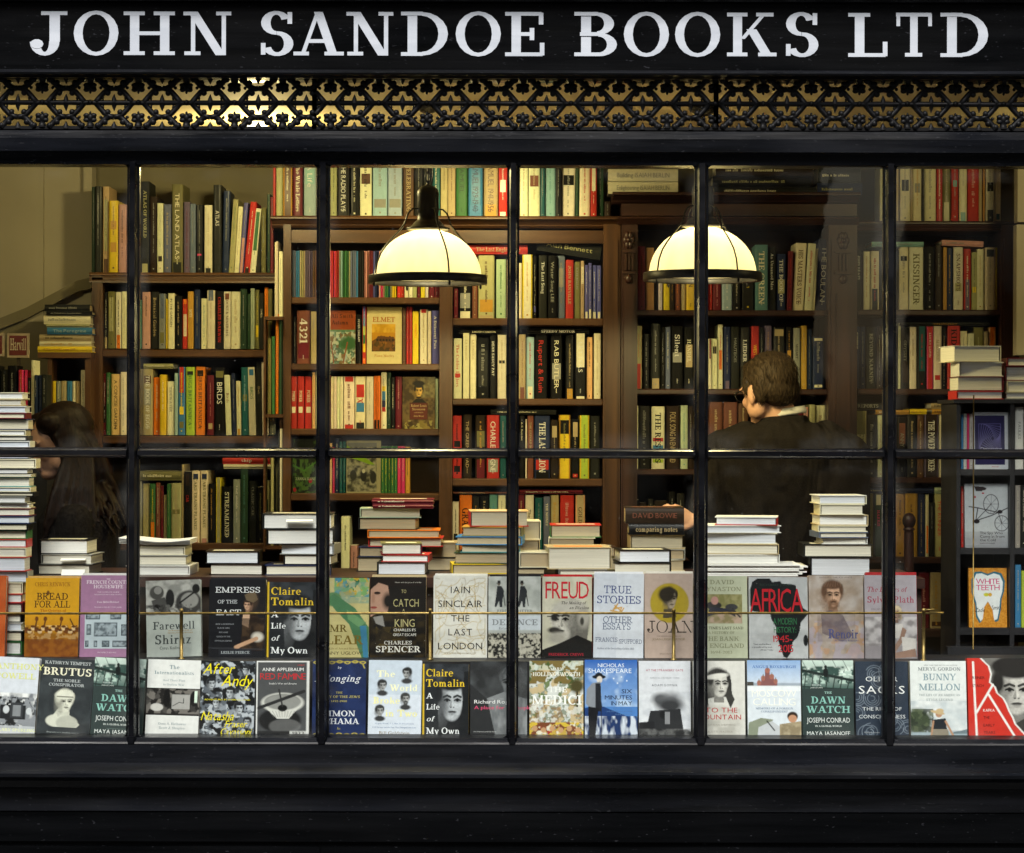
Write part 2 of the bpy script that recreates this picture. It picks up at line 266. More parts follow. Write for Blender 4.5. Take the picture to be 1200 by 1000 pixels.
# serif letters drawn from stems, hairlines, bowls and slab serifs; cap height 1
SER = {
'A': (.95, 'D .42 1 .10 0 -.07;D .38 1 .69 0 .18;H .33 .26 .66;S .12 0 .16;S .80 0 .2'),
'B': (.76, 'V .12;A .40 .74 .30 .26 -90 90;A .42 .26 .33 .27 -90 90;H .965 .0 .42;H .5 .1 .44;H .035 .0 .44'),
'C': (.82, 'A .46 .5 .44 .52 50 310;v .74 .64 .94'),
'D': (.90, 'V .12;A .38 .5 .48 .5 -90 90;H .965 .0 .4;H .035 .0 .4'),
'E': (.74, 'V .12;H .965 0 .68;H .5 .12 .5;H .035 0 .7;v .63 .72 .99;v .65 .01 .3;v .46 .36 .64'),
'F': (.70, 'V .12;H .965 0 .66;H .5 .12 .5;v .61 .70 .99;v .46 .36 .64;S .20 0 .2'),
'G': (.90, 'A .46 .5 .44 .52 50 330;V .64 0 .42;S .72 .42 .18;v .76 .68 .94'),
'H': (.98, 'V .12;V .69;H .5 .2 .75;S .20 0 .2;S .20 1 .2;S .77 0 .2;S .77 1 .2'),
'I': (.42, 'V .12;S .2 0 .2;S .2 1 .2'),
'J': (.62, 'V .30 .3 1;S .38 1 .22;A .22 .30 .25 .32 -180 3;O .09 .25 .11'),
'K': (.94, 'V .12;D .70 1 .26 .40 .09;D .38 .62 .70 0 .19;S .20 0 .2;S .20 1 .2;S .74 1 .17;S .79 0 .18'),
'L': (.72, 'V .12;H .035 0 .68;S .20 1 .2;v .63 .01 .34'),
'M': (1.12, 'v .13 0 1;D .10 1 .52 .05 .17;D .92 1 .56 .05 .07;V .84;S .16 0 .15;S .10 1 .12;S .92 0 .19;S .97 1 .12'),
'N': (.94, 'v .14 0 1;D .08 1 .63 0 .19;v .75 0 1;S .17 0 .16;S .12 1 .13;S .79 1 .15'),
'O': (.88, 'A .44 .5 .44 .52 0 360'),
'P': (.76, 'V .12;A .40 .72 .32 .28 -90 90;H .965 0 .42;H .475 .1 .42;S .2 0 .2'),
'Q': (.88, 'A .44 .5 .44 .52 0 360;D .42 .16 .78 -.16 .15'),
'R': (.86, 'V .12;A .40 .74 .32 .26 -90 90;H .965 0 .42;H .50 .1 .44;D .36 .5 .66 0 .18;S .2 0 .2;S .76 0 .14'),
'S': (.68, 'A .32 .745 .28 .275 22 272;A .34 .265 .30 .285 -158 92;v .53 .72 .99;v .04 .01 .28'),
'T': (.82, 'V .33;H .965 0 .82;v .01 .70 .99;v .75 .70 .99;S .41 0 .2'),
'U': (.92, 'V .12 .3 1;v .72 .3 1;A .46 .32 .35 .34 180 360;S .20 1 .2;S .76 1 .16'),
'V': (.92, 'D .08 1 .40 0 .18;D .80 1 .46 0 -.07;S .16 1 .18;S .80 1 .15'),
'W': (1.25, 'D .06 1 .30 0 .17;D .62 1 .36 0 -.07;D .50 1 .74 0 .17;D 1.12 1 .80 0 -.07;S .14 1 .17;S .58 1 .16;S 1.13 1 .14'),
'X': (.90, 'D .10 1 .64 0 .18;D .74 1 .16 0 -.07;S .18 1 .17;S .74 1 .15;S .14 0 .14;S .74 0 .17'),
'Y': (.86, 'D .06 1 .36 .45 .17;D .76 1 .44 .45 -.07;V .33 0 .48;S .14 1 .16;S .76 1 .14;S .42 0 .19'),
'Z': (.78, 'D .56 1 .04 0 .18;H .965 .04 .74;H .035 .04 .76;v .06 .72 .99;v .68 .01 .3'),
'&': (.92, 'A .36 .76 .2 .24 0 360;A .34 .27 .32 .29 90 360;D .24 .66 .70 0 .16;D .74 .46 .6 .2 .07'),
'0': (.70, 'A .35 .5 .33 .5 0 360'), '1': (.42, 'V .12;S .2 0 .2;D .12 .98 -.04 .8 .07'),
'2': (.66, 'A .32 .72 .29 .28 -40 190;D .44 .5 .02 0 .14;H .06 .04 .62'), '4': (.70, 'V .38;H .28 0 .66;D .40 1 .0 .3 .07'),
'5': (.66, 'v .10 .5 1;H .95 .1 .58;A .30 .33 .30 .33 -150 120'), '6': (.68, 'A .34 .33 .31 .33 0 360;A .50 .5 .47 .5 110 190'),
'9': (.68, 'A .34 .67 .31 .33 0 360;A .18 .5 .47 .5 -70 10'), '3': (.66, 'A .30 .75 .28 .26 -90 150;A .30 .28 .32 .3 -150 90'),
'7': (.62, 'H .94 0 .6;D .46 .95 .12 0 .15'), '8': (.66, 'A .33 .75 .26 .25 0 360;A .33 .27 .31 .28 0 360'),
'a': (.58, 'V .34 .04 .5;A .26 .46 .22 .24 10 170;A .24 .17 .22 .19 60 320;S .47 0 .1'),
'b': (.66, 'V .10 0 1;A .34 .33 .28 .34 -110 150;S .12 1 .08'), 'c': (.56, 'A .32 .33 .29 .35 45 320;O .47 .52 .07'),
'd': (.68, 'V .42 0 1;A .32 .33 .29 .34 30 330;S .44 1 .08;S .56 0 .1'), 'e': (.58, 'A .31 .33 .29 .35 0 315;H .36 .06 .56'),
'f': (.40, 'V .10 0 .8;A .26 .80 .16 .2 20 180;H .64 0 .36;S .18 0 .16'), 'g': (.60, 'A .28 .42 .24 .24 0 360;A .28 -.12 .26 .2 0 360;H .62 .4 .58'),
'h': (.70, 'V .10 0 1;A .36 .38 .22 .28 0 180;V .44 0 .4;S .18 0 .15;S .52 0 .14;S .12 1 .08'),
'i': (.34, 'V .10 0 .64;O .18 .86 .09;S .18 0 .15;S .12 .64 .08'), 'j': (.3, 'V .10 -.2 .64;O .18 .86 .09;S .12 .64 .08'),
'k': (.68, 'V .10 0 1;D .52 .64 .22 .26 .07;D .30 .42 .50 0 .15;S .18 0 .15;S .56 0 .13'), 'l': (.34, 'V .10 0 1;S .18 0 .15;S .12 1 .08'),
'm': (1.02, 'V .10 0 .64;A .34 .38 .20 .28 0 180;V .40 0 .4;A .64 .38 .20 .28 0 180;V .70 0 .4;S .18 0 .14;S .48 0 .13;S .8 0 .14;S .12 .64 .08'),
'n': (.70, 'V .10 0 .64;A .36 .38 .22 .28 0 180;V .44 0 .4;S .18 0 .15;S .52 0 .14;S .12 .64 .08'), 'o': (.62, 'A .31 .33 .29 .35 0 360'),
'p': (.66, 'V .10 -.3 .64;A .34 .33 .28 .34 -150 150;S .18 -.3 .15'), 'q': (.66, 'V .42 -.3 .64;A .32 .33 .29 .34 0 360'),
'r': (.48, 'V .10 0 .64;A .34 .38 .2 .27 60 170;O .40 .56 .08;S .18 0 .15;S .12 .64 .08'),
's': (.48, 'A .24 .48 .19 .18 30 270;A .24 .18 .21 .2 -140 90;H .32 .18 .30'), 't': (.40, 'V .12 .1 .86;H .63 0 .36;A .28 .14 .16 .16 180 330'),
'u': (.68, 'V .10 .2 .64;A .32 .24 .22 .26 180 360;V .42 0 .64;S .12 .64 .08;S .56 0 .1'), 'v': (.62, 'D .06 .64 .26 0 .15;D .52 .64 .30 0 -.07;S .12 .64 .12;S .5 .64 .1'),
'w': (.9, 'D .06 .64 .22 0 .14;D .44 .64 .26 0 -.07;D .36 .64 .54 0 .14;D .80 .64 .58 0 -.07;S .12 .64 .11;S .78 .64 .1'),
'x': (.62, 'D .06 .64 .42 0 .16;D .48 .64 .10 0 -.07;S .12 .64 .11;S .48 0 .13'), 'y': (.62, 'D .06 .64 .28 0 .15;D .54 .64 .16 -.3 -.07;S .12 .64 .12;S .5 .64 .1'),
'z': (.54, 'D .34 .64 .04 0 .14;H .6 .04 .5;H .04 .04 .52'), ' ': (.34, ''), '.': (.26, 'O .12 .08 .09'), ',': (.26, 'O .12 .06 .09'), "'": (.2, 'v .08 .7 1'), '-': (.4, 'H .36 .05 .35'),
}
SG = {}
def serif(ch, T=.19, t=.095, s=.085):
    key = (ch, T, t, s)
    if key in SG: return SG[key]
    if ch not in SER: return sans(ch)
    w, prog = SER[ch]; P = []
    k = .75 if ch.islower() else 1
    T2, t2 = T*k, t*k
    for op in filter(None, prog.split(';')):
        a = op.split(); o = a[0]; n = [float(q) for q in a[1:]]
        if o == 'V': y0, y1 = (n[1], n[2]) if len(n) > 1 else (0, 1); P.append([(n[0], y0), (n[0]+T2, y0), (n[0]+T2, y1), (n[0], y1)])
        elif o == 'v': P.append([(n[0], n[1]), (n[0]+t2, n[1]), (n[0]+t2, n[2]), (n[0], n[2])])
        elif o == 'H': P.append([(n[1], n[0]-t2/2), (n[2], n[0]-t2/2), (n[2], n[0]+t2/2), (n[1], n[0]+t2/2)])
        elif o == 'S':
            y = n[1]; lo, hi = (y, y+s*k) if y <= 0 or (0 < y < .6 and y != .42) else (y-s*k, y)
            P.append([(n[0]-n[2], lo), (n[0]+n[2], lo), (n[0]+n[2], hi), (n[0]-n[2], hi)])
        elif o == 'D':
            wd = n[4]; wd = wd*(T/.17) if abs(wd) > .1 else math.copysign(max(abs(wd), t), wd)
            if wd > 0: P.append([(n[2], n[3]), (n[2]+wd, n[3]), (n[0]+wd, n[1]), (n[0], n[1])])
            else: P.append([(n[2], n[3]), (n[2]-wd, n[3]), (n[0]-wd, n[1]), (n[0], n[1])])
        elif o == 'O':
            P.append([(n[0]+n[2]*math.cos(i*math.pi/5), n[1]+n[2]*math.sin(i*math.pi/5)) for i in range(10)])
        elif o == 'A':
            cx, cy, rx, ry, a0, a1 = n; st = max(4, int(abs(a1-a0)/18))
            def q(a, rx_, ry_): return (cx+rx_*math.cos(R(a)), cy+ry_*math.sin(R(a)))
            for i in range(st):
                b0 = a0+(a1-a0)*i/st; b1 = a0+(a1-a0)*(i+1)/st
                P.append([q(b0, rx-T2, ry-t2), q(b0, rx, ry), q(b1, rx, ry), q(b1, rx-T2, ry-t2)])
    SG[key] = (P, w)
    return SG[key]
def layout(s, font, track=.1, **kw):
    out = []; x = 0
    for ch in s:
        ps, w = (serif(ch, **kw) if font == 's' else sans(ch))
        if ch == ' ': x += .34; continue
        out.append(([[(a+x, b) for a, b in p] for p in ps])); x += w+(track if font != 's' else track*.6)
    return out, max(x-track, .1)
LAY = [0]
def text(mb, s, O, U, V, Nn, h, font='f', width=None, align='c', col=(0, 0, 0), shear=0, track=.1, eps=1.5e-5, **kw):
    """letters of cap height h on the plane at O; U along the line, V up, Nn out of the surface"""
    gl, w = layout(s, font, track, **kw)
    sx = h
    if width is not None: sx = min(width/w, h*1.35) if width > 0 else -width/w
    off = {'c': -w*sx/2, 'l': 0, 'r': -w*sx}[align]
    k = 0
    for g in gl:
        for p in g:
            k += 1; e = eps*(1+(k % 12))
            mb.face([O+U*(off+a*sx+b*h*shear)+V*(b*h)+Nn*e for a, b in p], col)
# ================================================================ the shop front
X0, X1 = WX(-130, 0), WX(1330, 0)
front = empty('shopfront', (0, 0, 0), 0, 'black painted shopfront with silver lettered signboard, pierced iron grille and small-paned window', 'shopfront')
def zf(py, y=0): return WZ(py, y)
# signboard
yb = -.06
b = MB().mat('black_gloss_paint')
b.box(X0, X1, yb, .10, zf(82, yb), zf(3, yb)); sign = b.build('signboard', front)
b = MB().mat('black_sill_paint')
b.prism([(.1, zf(2.6, yb)), (yb-.012, zf(2.6, yb)), (yb-.02, zf(0, yb)), (yb-.07, zf(-12, yb)), (.1, zf(-12, yb))], X0, X1); b.build('cornice', front)
Ux, Vz, Ny = Vector((1, 0, 0)), Vector((0, 0, 1)), Vector((0, -1, 0))
for ch, a, c in [('J', 34, 78), ('O', 85.5, 138), ('H', 144, 204), ('N', 214, 270), ('S', 305, 343), ('A', 343, 402), ('N', 405, 460), ('D', 469, 524), ('O', 533, 586), ('E', 591, 637),
                 ('B', 672, 722), ('O', 730, 783), ('O', 790, 843), ('K', 851, 909), ('S', 920, 958), ('L', 993, 1039), ('T', 1049, 1091), ('D', 1101, 1157)]:
    ps, w = serif(ch, T=.175, t=.085, s=.085)
    xs = [q[0] for p in ps for q in p]; gx0, gx1 = min(xs), max(xs)
    ax, cx = WX(a, yb), WX(c, yb); zb, zt = zf(65.6, yb), zf(14.6, yb)
    L = MB().mat('sign_lettering')
    for k, p in enumerate(ps):
        y = yb-.0006-.00012*k
        L.face([(ax+(q[0]-gx0)/(gx1-gx0)*(cx-ax), y, zb+q[1]*(zt-zb)) for q in p])
    L.build('letter', sign)
b = MB().mat('black_sill_paint')
b.prism([(.1, zf(92, 0)), (-.05, zf(92, -.05)), (-.062, zf(89.5, -.06)), (-.082, zf(88, -.08)), (-.086, zf(86, -.08)), (-.080, zf(84, -.08)), (-.0605, zf(82.2, -.06)), (.1, zf(82.2, -.06))], X0, X1)
b.build('moulding', front)
# pierced cast iron grille
u = S0
def grille(px0, px1, first):
    g = MB().mat('cast_iron'); yg = -.012; zc = zf(121.5, yg)
    def P(px, dy, dd=0): return (WX(px, yg), yg-dd, zc+dy*u)
    g.tube([P(px0, 0), P(px1, 0)], 3.0*u, 8)
    for sgn in (1, -1): g.box(WX(px0, 0), WX(px1, 0), yg-.006, yg+.012, *sorted((zc+sgn*27.5*u, zc+sgn*31.2*u)))
    for e in (px0, px1): g.box(WX(e-2.6, 0), WX(e+2.6, 0), yg-.008, yg+.0125, zc-30*u, zc+30*u)
    k = first
    while k < px1+40:
        def ok(x): return px0-1 < x < px1+1
        for sg in (1, -1):
            for half in (1, -1):
                U_ = [(0, 17), (6, 16), (11, 12.5), (16, 7), (21, 1)]
                pts = [(k+half*a, sg*c) for a, c in U_]
                pts = [q for q in pts if ok(q[0])]
                if len(pts) > 1: g.tube([P(a, c, .002) for a, c in pts], 3.3*u, 6)
                A_ = [(5, 16.5), (10, 19), (15, 24), (19, 29)]
                pts = [(k+half*a, sg*c) for a, c in A_]; pts = [q for q in pts if ok(q[0])]
                if len(pts) > 1: g.tube([P(a, c, .003) for a, c in pts], 3.5*u, 6)
                if ok(k+half*7.5):
                    g.ball(P(k+half*7.3, sg*11.3, .004), 3.7*u, 8, 5)
                    g.ball(P(k+half*10.5, sg*22.8, .004), 3.9*u, 8, 5)
                    g.ball(P(k+half*19, sg*27, .004), 3.9*u, 8, 5)
                if ok(k+half*24.5):
                    g.ball(P(k+half*24.0, sg*15, .003), (3.9*u, 2*u, 2.9*u), 8, 5); g.ball(P(k+half*24.0, sg*20.5, .003), (4.0*u, 2*u, 2.8*u), 8, 5)
                if ok(k+half*13): g.ball(P(k+half*13, sg*5.2, .003), 1.7*u, 6, 4); g.tube([P(k+half*13, 0), P(k+half*13, sg*5)], 1.3*u, 5); g.ball(P(k+half*15.5, sg*17.2, .003), 2.1*u, 6, 4)
                if ok(k+half*22): g.tube([P(k+half*28.4, sg*18), P(k+half*21, sg*18)], 1.9*u, 5)
            if ok(k):
                g.tube([P(k, sg*1), P(k, sg*5, .003), P(k, sg*10)], [3.6*u, 2.4*u, .4*u], 6)
                g.tube([P(k, sg*29), P(k, sg*26, .003), P(k, sg*22)], [4.6*u, 2.6*u, .5*u], 6)
            if ok(k+28.5):
                g.ball(P(k+28.5, sg*17.6, .004), (3.4*u, 2*u, 4.4*u), 8, 5); g.ball(P(k+28.5, sg*12.6, .003), (1.6*u, 2*u, 2.6*u), 8, 5); g.tube([P(k+28.5, sg*20), P(k+28.5, sg*29)], [3.2*u, 5.2*u], 6)
                g.ball(P(k+28.5, 0, .005), (3.6*u, 2.6*u, 3.4*u), 8, 6)
        k += 56.3
    return g.build('ventilation_grille', front)
c0 = 302-56.3*8
grille(-100, 368, c0); grille(368, 838, c0); grille(838, 1310, c0)
# head rail
b = MB().mat('black_sill_paint')
b.prism([(.09, zf(193.5, 0)), (.004, zf(193.5, 0)), (-.004, zf(180, 0)), (-.03, zf(178, -.03)), (-.034, zf(163, -.03)), (-.018, zf(154, -.02)), (.0, zf(152.2, 0)), (.09, zf(152.2, 0))], X0, X1)
b.build('head_rail', front)
# sill and stall riser
b = MB().mat('black_sill_paint')
zl, zk = WZ(905, -.1), WZ(896, -.02)
b.prism([(.09, zf(864.5)), (.002, zf(865.5)), (-.010, zf(870)), (-.012, zf(872)), (-.012, zf(894)), (-.03, zk), (-.1, zl), (-.106, zl-.006), (-.106, zl-.016), (-.09, zl-.026), (-.075, zl-.03), (-.06, zl-.05), (-.03, zl-.055), (-.03, zl-.12), (.09, zl-.12)], X0, X1)
b.build('window_sill', front)
b = MB().mat('black_gloss_paint')
zt = zl-.1195
b.box(X0, X1, -.022, .09, 0.0, zt)
b.box(X0, X1, -.036, -.0225, zt-.085, zt-.004)
xs = [X0, WX(385, 0), X1]
for a, c in zip(xs[:-1], xs[1:]):
    b.box(a+.02, c-.02, -.030, -.0225, .12, zt-.10)
b.build('stall_riser_panel', front)
# glazing bars
VB = [-67, 155, 378, 601, 822, 1043, 1265]
ztop, zbot = zf(193.2), zf(865.2)
def vbar(px, w):
    x = WX(px, 0); b = MB().mat('black_bar_paint')
    h = w*u/2
    prof = [(x-h, .034), (x-h, .012), (x-h*.72, .007), (x-h*.60, -.002), (x-h*.42, -.012), (x+h*.42, -.012), (x+h*.60, -.002), (x+h*.72, .007), (x+h, .012), (x+h, .034)]
    b.prism(prof, zbot-.004, ztop+.004, axis='z')
    b.prism([(x-h*.8, -.004), (x-h*.42, -.015), (x+h*.42, -.015), (x+h*.8, -.004)], zbot-.016, zbot+.004, axis='z')
    b.build('glazing_bar', front)
W_ = [15, 14.5, 15.5, 14, 16, 15, 15]
for px, w in zip(VB, W_): vbar(px, w)
zh0, zh1 = zf(537.5), zf(525.5)
for i in range(6):
    a = WX(VB[i]+W_[i]/2-.6, 0); c = WX(VB[i+1]-W_[i+1]/2+.6, 0)
    b = MB().mat('black_bar_paint'); m_ = (zh0+zh1)/2; h = (zh1-zh0)/2
    b.prism([(.033, m_+h), (.012, m_+h), (.007, m_+h*.75), (-.009, m_+h*.45), (-.009, m_-h*.45), (.007, m_-h*.75), (.012, m_-h), (.033, m_-h)][::-1], a, c)
    b.build('glazing_bar', front)
    for z0, z1 in ((zbot, zh0), (zh1, ztop)):
        # the pane sits in putty that rounds its corners off
        r = .011; gs = []
        for sx in (0, 1):
            for sz in (0, 1):
                g = MB().mat('black_bar_paint'); gs.append(g)
                cx = a+.001 if sx == 0 else c-.001; cz = z0+.0006 if sz == 0 else z1-.0006
                dx = 1 if sx == 0 else -1; dz = 1 if sz == 0 else -1
                arc = [(cx+dx*r*(1-math.cos(R(t))), cz+dz*r*(1-math.sin(R(t)))) for t in range(0, 91, 15)]
                poly = [(cx, cz)]+arc
                n = len(poly); V = [(p[0], .013, p[1]) for p in poly]+[(p[0], .021, p[1]) for p in poly]
                F = [tuple(range(n)), tuple(range(n, 2*n))[::-1]]+[(q, (q+1) % n, n+(q+1) % n, n+q) for q in range(n)]
                g.raw(V, F, None, False)
        pane = MB().mat('window_glass'); pane.box(a+.002, c-.002, .0222, .0246, z0+.0015, z1-.0015)
        po = pane.build('window_pane', front)
        for g in gs: g.build('putty_corner', po)
# ================================================================ street
b = MB().mat('pavement_stone'); b.box(-9, 9, -2.6, -.03, -.12, 0)
tag(b.build('pavement'), kind='structure')
b = MB().mat('road_asphalt'); b.box(-9, 9, -9.0, -2.602, -.3, -.13); tag(b.build('road'), kind='structure')
b = MB().mat('pavement_stone'); b.box(-9, 9, -11.5, -9.002, -.3, 0); tag(b.build('pavement'), kind='structure')
# wall of the house over the shop, and the houses over the road that the glass mirrors
b = MB().mat('brick_facade'); b.box(-9, 9, .11, .4, 2.85, 8); b.box(-9, X0, .11, .4, 0, 2.849); b.box(X1, 9, .11, .4, 0, 2.849); tag(b.build('wall'), kind='structure')
ho = empty('terraced_house', (0, -11.6, 0), 0, 'long brick terraced house across the road from the shop window', 'building')
b = MB().mat('brick_facade'); b.box(-10, 2.3, -3, 0, 0, 7.4); b.build('wall', ho); ho1 = ho
ho2 = empty('terraced_house', (6.5, -11.6, 0), 0, 'second brick house beyond the gap across the road', 'building')
b = MB().mat('brick_facade'); b.box(-3.15, 3.5, -3, 0, 0, 7.4); b.build('wall', ho2)
for i in range(-4, 5):
    if i == 1: continue
    ho = ho2 if i > 1 else ho1
    for z in (1.0, 4.2):
        f = MB().mat('cream_plaster'); X_ = i*2.2-ho.location.x; f.box(X_-.55, X_+.55, .002, .03, z-.08, z+1.9); w = f.build('window', ho)
        f = MB().mat('facade_glass'); f.box(X_-.48, X_+.48, .031, .04, z, z+1.8); f.build('pane', w)
# ================================================================ room shell
YB = 2.14; ZC = 2.60
b = MB().mat('carpet'); b.box(-3, 3, .1, 3.3, -.1, .1); tag(b.build('floor'), kind='structure')
b = MB().mat('ceiling_paint'); b.box(-3, 3, .12, 3.3, ZC, ZC+.2); tag(b.build('ceiling'), kind='structure')
b = MB().mat('dark_wall'); b.box(-3, 3, YB, YB+.12, .1, ZC); tag(b.build('wall'), kind='structure')
b = MB().mat('cream_plaster'); b.box(-3.12, -3, .12, 3.3, .1, ZC); tag(b.build('wall'), kind='structure')
b = MB().mat('cream_plaster'); b.box(3, 3.12, .12, 3.3, .1, ZC); tag(b.build('wall'), kind='structure')
# cream chimney breast in the left corner with the sloping underside of a stair
xa, xm, xb = WX(-40, 2.03), WX(50, 2.03), WX(107, 2.04)
b = MB().mat('cream_plaster')
b.box(xa-.6, xm, 2.03, YB-.002, .1, ZC-.002); b.box(xm, xb-.03, 2.06, YB-.002, .1, ZC-.002); b.box(xb-.03, xb, 2.04, YB-.002, .1, ZC-.002)
tag(b.build('wall'), kind='structure')
b = MB().mat('dark_wall')
def strip(pts, y0, y1, w):
    P0 = [(WX(a, y0), WZ(c, y0)) for a, c in pts]
    n = len(P0); V = [(p[0], y0, p[1]) for p in P0]+[(p[0], y1, p[1]) for p in P0]+[(p[0], y0, p[1]-w) for p in P0]+[(p[0], y1, p[1]-w) for p in P0]
    F = []
    for i in range(n-1): F += [(i, i+1, n+i+1, n+i), (2*n+i, 3*n+i, 3*n+i+1, 2*n+i+1), (i, 2*n+i, 2*n+i+1, i+1), (n+i, n+i+1, 3*n+i+1, 3*n+i)]
    F += [(0, n, 3*n, 2*n), (n-1, 3*n-1, 4*n-1, 2*n-1)]
    return V, F
V, F = strip([(-30, 385), (0, 374), (30, 362), (60, 346), (90, 330), (107, 326)], 2.0, 2.029, .04)
b.raw(V, F, None, False)
b.box(WX(-60, 2.0), WX(107, 2.0), 2.022, 2.029, .1, WZ(378, 2.0))
tag(b.build('stair_soffit'), 'dark sloping edge of a stair running up the cream wall at left', 'stair')
# pale upright board at the far right edge
b = MB().mat('cream_plaster'); b.box(WX(1191, 1.5), WX(1230, 1.5), 1.5, 1.56, WZ(415, 1.5), WZ(262, 1.5)); b.box(WX(1192, 1.5), WX(1230, 1.5), 1.5, 1.56, WZ(259, 1.5), WZ(192, 1.5)+.05)
tag(b.build('shutter_board'), 'tall pale cream board standing at the right end of the shelves', 'board')
# ================================================================ window display step and cabinet
ZS = WZ(771, .34)
b = MB().mat('black_stand_paint')
b.box(X0+.05, X1-.05, .036, .215, .5, WZ(863.6, .1)); b.box(X0+.05, X1-.05, .2155, .475, .5, ZS)
stepo = tag(b.build('display_step'), 'black stepped display board behind the window with two ranks of books', 'display step')
ZB = WZ(863.6, .1)
ZT = WZ(676, .55)
b = MB().mat('mahogany_shelf'); b.box(X0+.3, WX(1072, .7), .50, 1.0, ZT-.03, ZT); cab = MB().mat('dark_board')
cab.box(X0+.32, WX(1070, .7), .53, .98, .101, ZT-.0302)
co = tag(cab.build('display_cabinet'), 'low dark wooden cabinet behind the window display carrying stacks of books', 'cabinet'); b.build('top', co)
# brass rail with four posts
rail = empty('brass_rail', (0, .23, ZS), 0, 'thin brass rail on posts across the upper rank of displayed books', 'rail')
yr = .262
b = MB().mat('brass'); b.tube([(WX(-80, yr), yr-.23, WZ(720.5, yr)-ZS), (WX(1106, yr), yr-.23, WZ(717.5, yr)-ZS)], .0034, 10); b.build('rod', rail)
for px in (213, 504.5, 790, 1083):
    z = WZ(720.5-3*px/1200, yr)-ZS
    b = MB().mat('brass'); x = WX(px, yr)
    b.tube([(x, yr-.23, 0.0003), (x, yr-.23, z+.008)], .0052, 10); b.lathe([(.0001, 0), (.010, 0), (.010, .003), (.006, .005), (.0055, .008)], x, yr-.23, .0003, 12)
    b.ball((x, yr-.23, z+.009), .0062, 10, 6)
    if px > 1000: b.tube([(x-.004, yr-.23, z+.010), (x+.03, yr-.23, z+.010)], .003, 8)
    b.build('post', rail)
b = MB().mat('brass'); b.tube([(WX(1141, .7), .7, WZ(760, .7)), (WX(1141, .7), .7, WZ(462, .7))], .0022, 6)
tag(b.build('curtain_wire'), 'thin upright brass rod in front of the black stand of faced-out paperbacks', 'rod')
# ================================================================ pendant lamps
def pendant(px, pyrim, y, label, rot):
    x = WX(px, y); z = WZ(pyrim, y); k = S0*(D0+y)/D0
    e = empty('pendant_lamp', (x, y, z), rot, label, 'lamp', 'pendant lamps hanging in the window')
    b = MB().mat('opal_glass')
    Rr = 63*k; H = 57*k; prof = []
    for i in range(0, 13):
        t = R(90*i/12); prof.append((Rr*math.cos(t)**.96 if i < 12 else .0001, H*math.sin(t)))
    prof = [(Rr, 0)]+prof[1:]
    prof = [p for p in prof if p[0] > 15*k]+[(15*k, H*.985)]
    b.lathe(prof, 0, 0, .004, 40); b.build('shade', e)
    b = MB().mat('lamp_metal'); r0, r1 = 64*k, 69.5*k
    b.lathe([(r0, -4.5*k), (r1, -5*k), (r1+.001, -4*k), (r1, 4*k), (r1-.002, 5*k), (r0, 4.5*k), (r0, -4.5*k)], 0, 0, 0, 48); b.build('rim', e)
    for i in range(4):
        a = R(-75+90*i)+rot*0; q = []
        for rr, zz in ((66, 3), (63.5, 18), (58.5, 30), (51, 40), (43, 49), (35, 57), (29, 65), (26.5, 73), (24, 78), (19, 82.5), (12, 83)): q.append((rr*k*math.cos(a), rr*k*math.sin(a), zz*k))
        b = MB().mat('lamp_metal'); b.tube(q, 1.05*k, 6)
        b.ball((67*k*math.cos(a), 67*k*math.sin(a), -7*k), (1.6*k, 1.6*k, 3*k), 8, 5); b.build('guard_wire', e)
    b = MB().mat('lamp_metal')
    b.lathe([(16*k, 57*k), (25*k, 58*k), (26*k, 60*k), (20*k, 62*k), (17*k, 66*k), (15*k, 68*k), (12.5*k, 70*k), (12.2*k, 78*k), (12.8*k, 80*k), (12.5*k, 96*k), (13*k, 100*k), (12*k, 105*k), (8*k, 109*k), (3*k, 111*k), (.0001, 111*k)], 0, 0, 0, 28)
    b.tube([(0, 0, 110*k), (0, 0, 116*k)], 1.8*k, 8)
    b.build('gallery', e)
    b = MB().mat('lamp_metal'); top = ZC-z; zz = 114*k; i = 0
    while zz < top-.005:
        L_ = .034; a = (i % 2)*math.pi/2; pts = [(math.cos(a)*.008*math.cos(t), math.sin(a)*.008*math.cos(t), zz+L_/2+L_/2*math.sin(t)) for t in [2*math.pi*j/10 for j in range(11)]]
        b.tube(pts, .0024, 6); zz += .026; i += 1
    b.tube([(.012, 0, 112*k), (.016, .003, top*.6), (.004, 0, top-.002)], .0022, 6)
    b.lathe([(.045, top-.002), (.045, top-.012), (.02, top-.03), (.0001, top-.032)], 0, 0, 0, 20)
    b.build('chain', e)
    b = MB().mat('lamp_bulb'); b.ball((0, 0, 26*k), (16*k, 16*k, 20*k), 14, 10); b.build('bulb', e)
    l = bpy.data.lights.new('lamp_light', 'SPOT'); l.spot_size = R(178); l.spot_blend = .15; l.energy = LAMP_W; l.color = (1, .81, .37); l.shadow_soft_size = .04
    lo = bpy.data.objects.new('lamp_light', l); COL.objects.link(lo); lo.location = (x, y, z-.05)
    l = bpy.data.lights.new('lamp_light', 'POINT'); l.energy = LAMP_IN; l.color = (1, .86, .48); l.shadow_soft_size = .03
    lo = bpy.data.objects.new('lamp_light', l); COL.objects.link(lo); lo.location = (x, y, z+44*k)
LAMP_W, LAMP_IN, SPOT_W = 12.5, 4.5, 8.5
pendant(501, 328, .72, 'black caged lamp with glowing opal dome hanging in the third window bay from left', .15)
pendant(823, 324, .78, 'black caged lamp with glowing opal dome hanging behind the fifth window bar', .32)
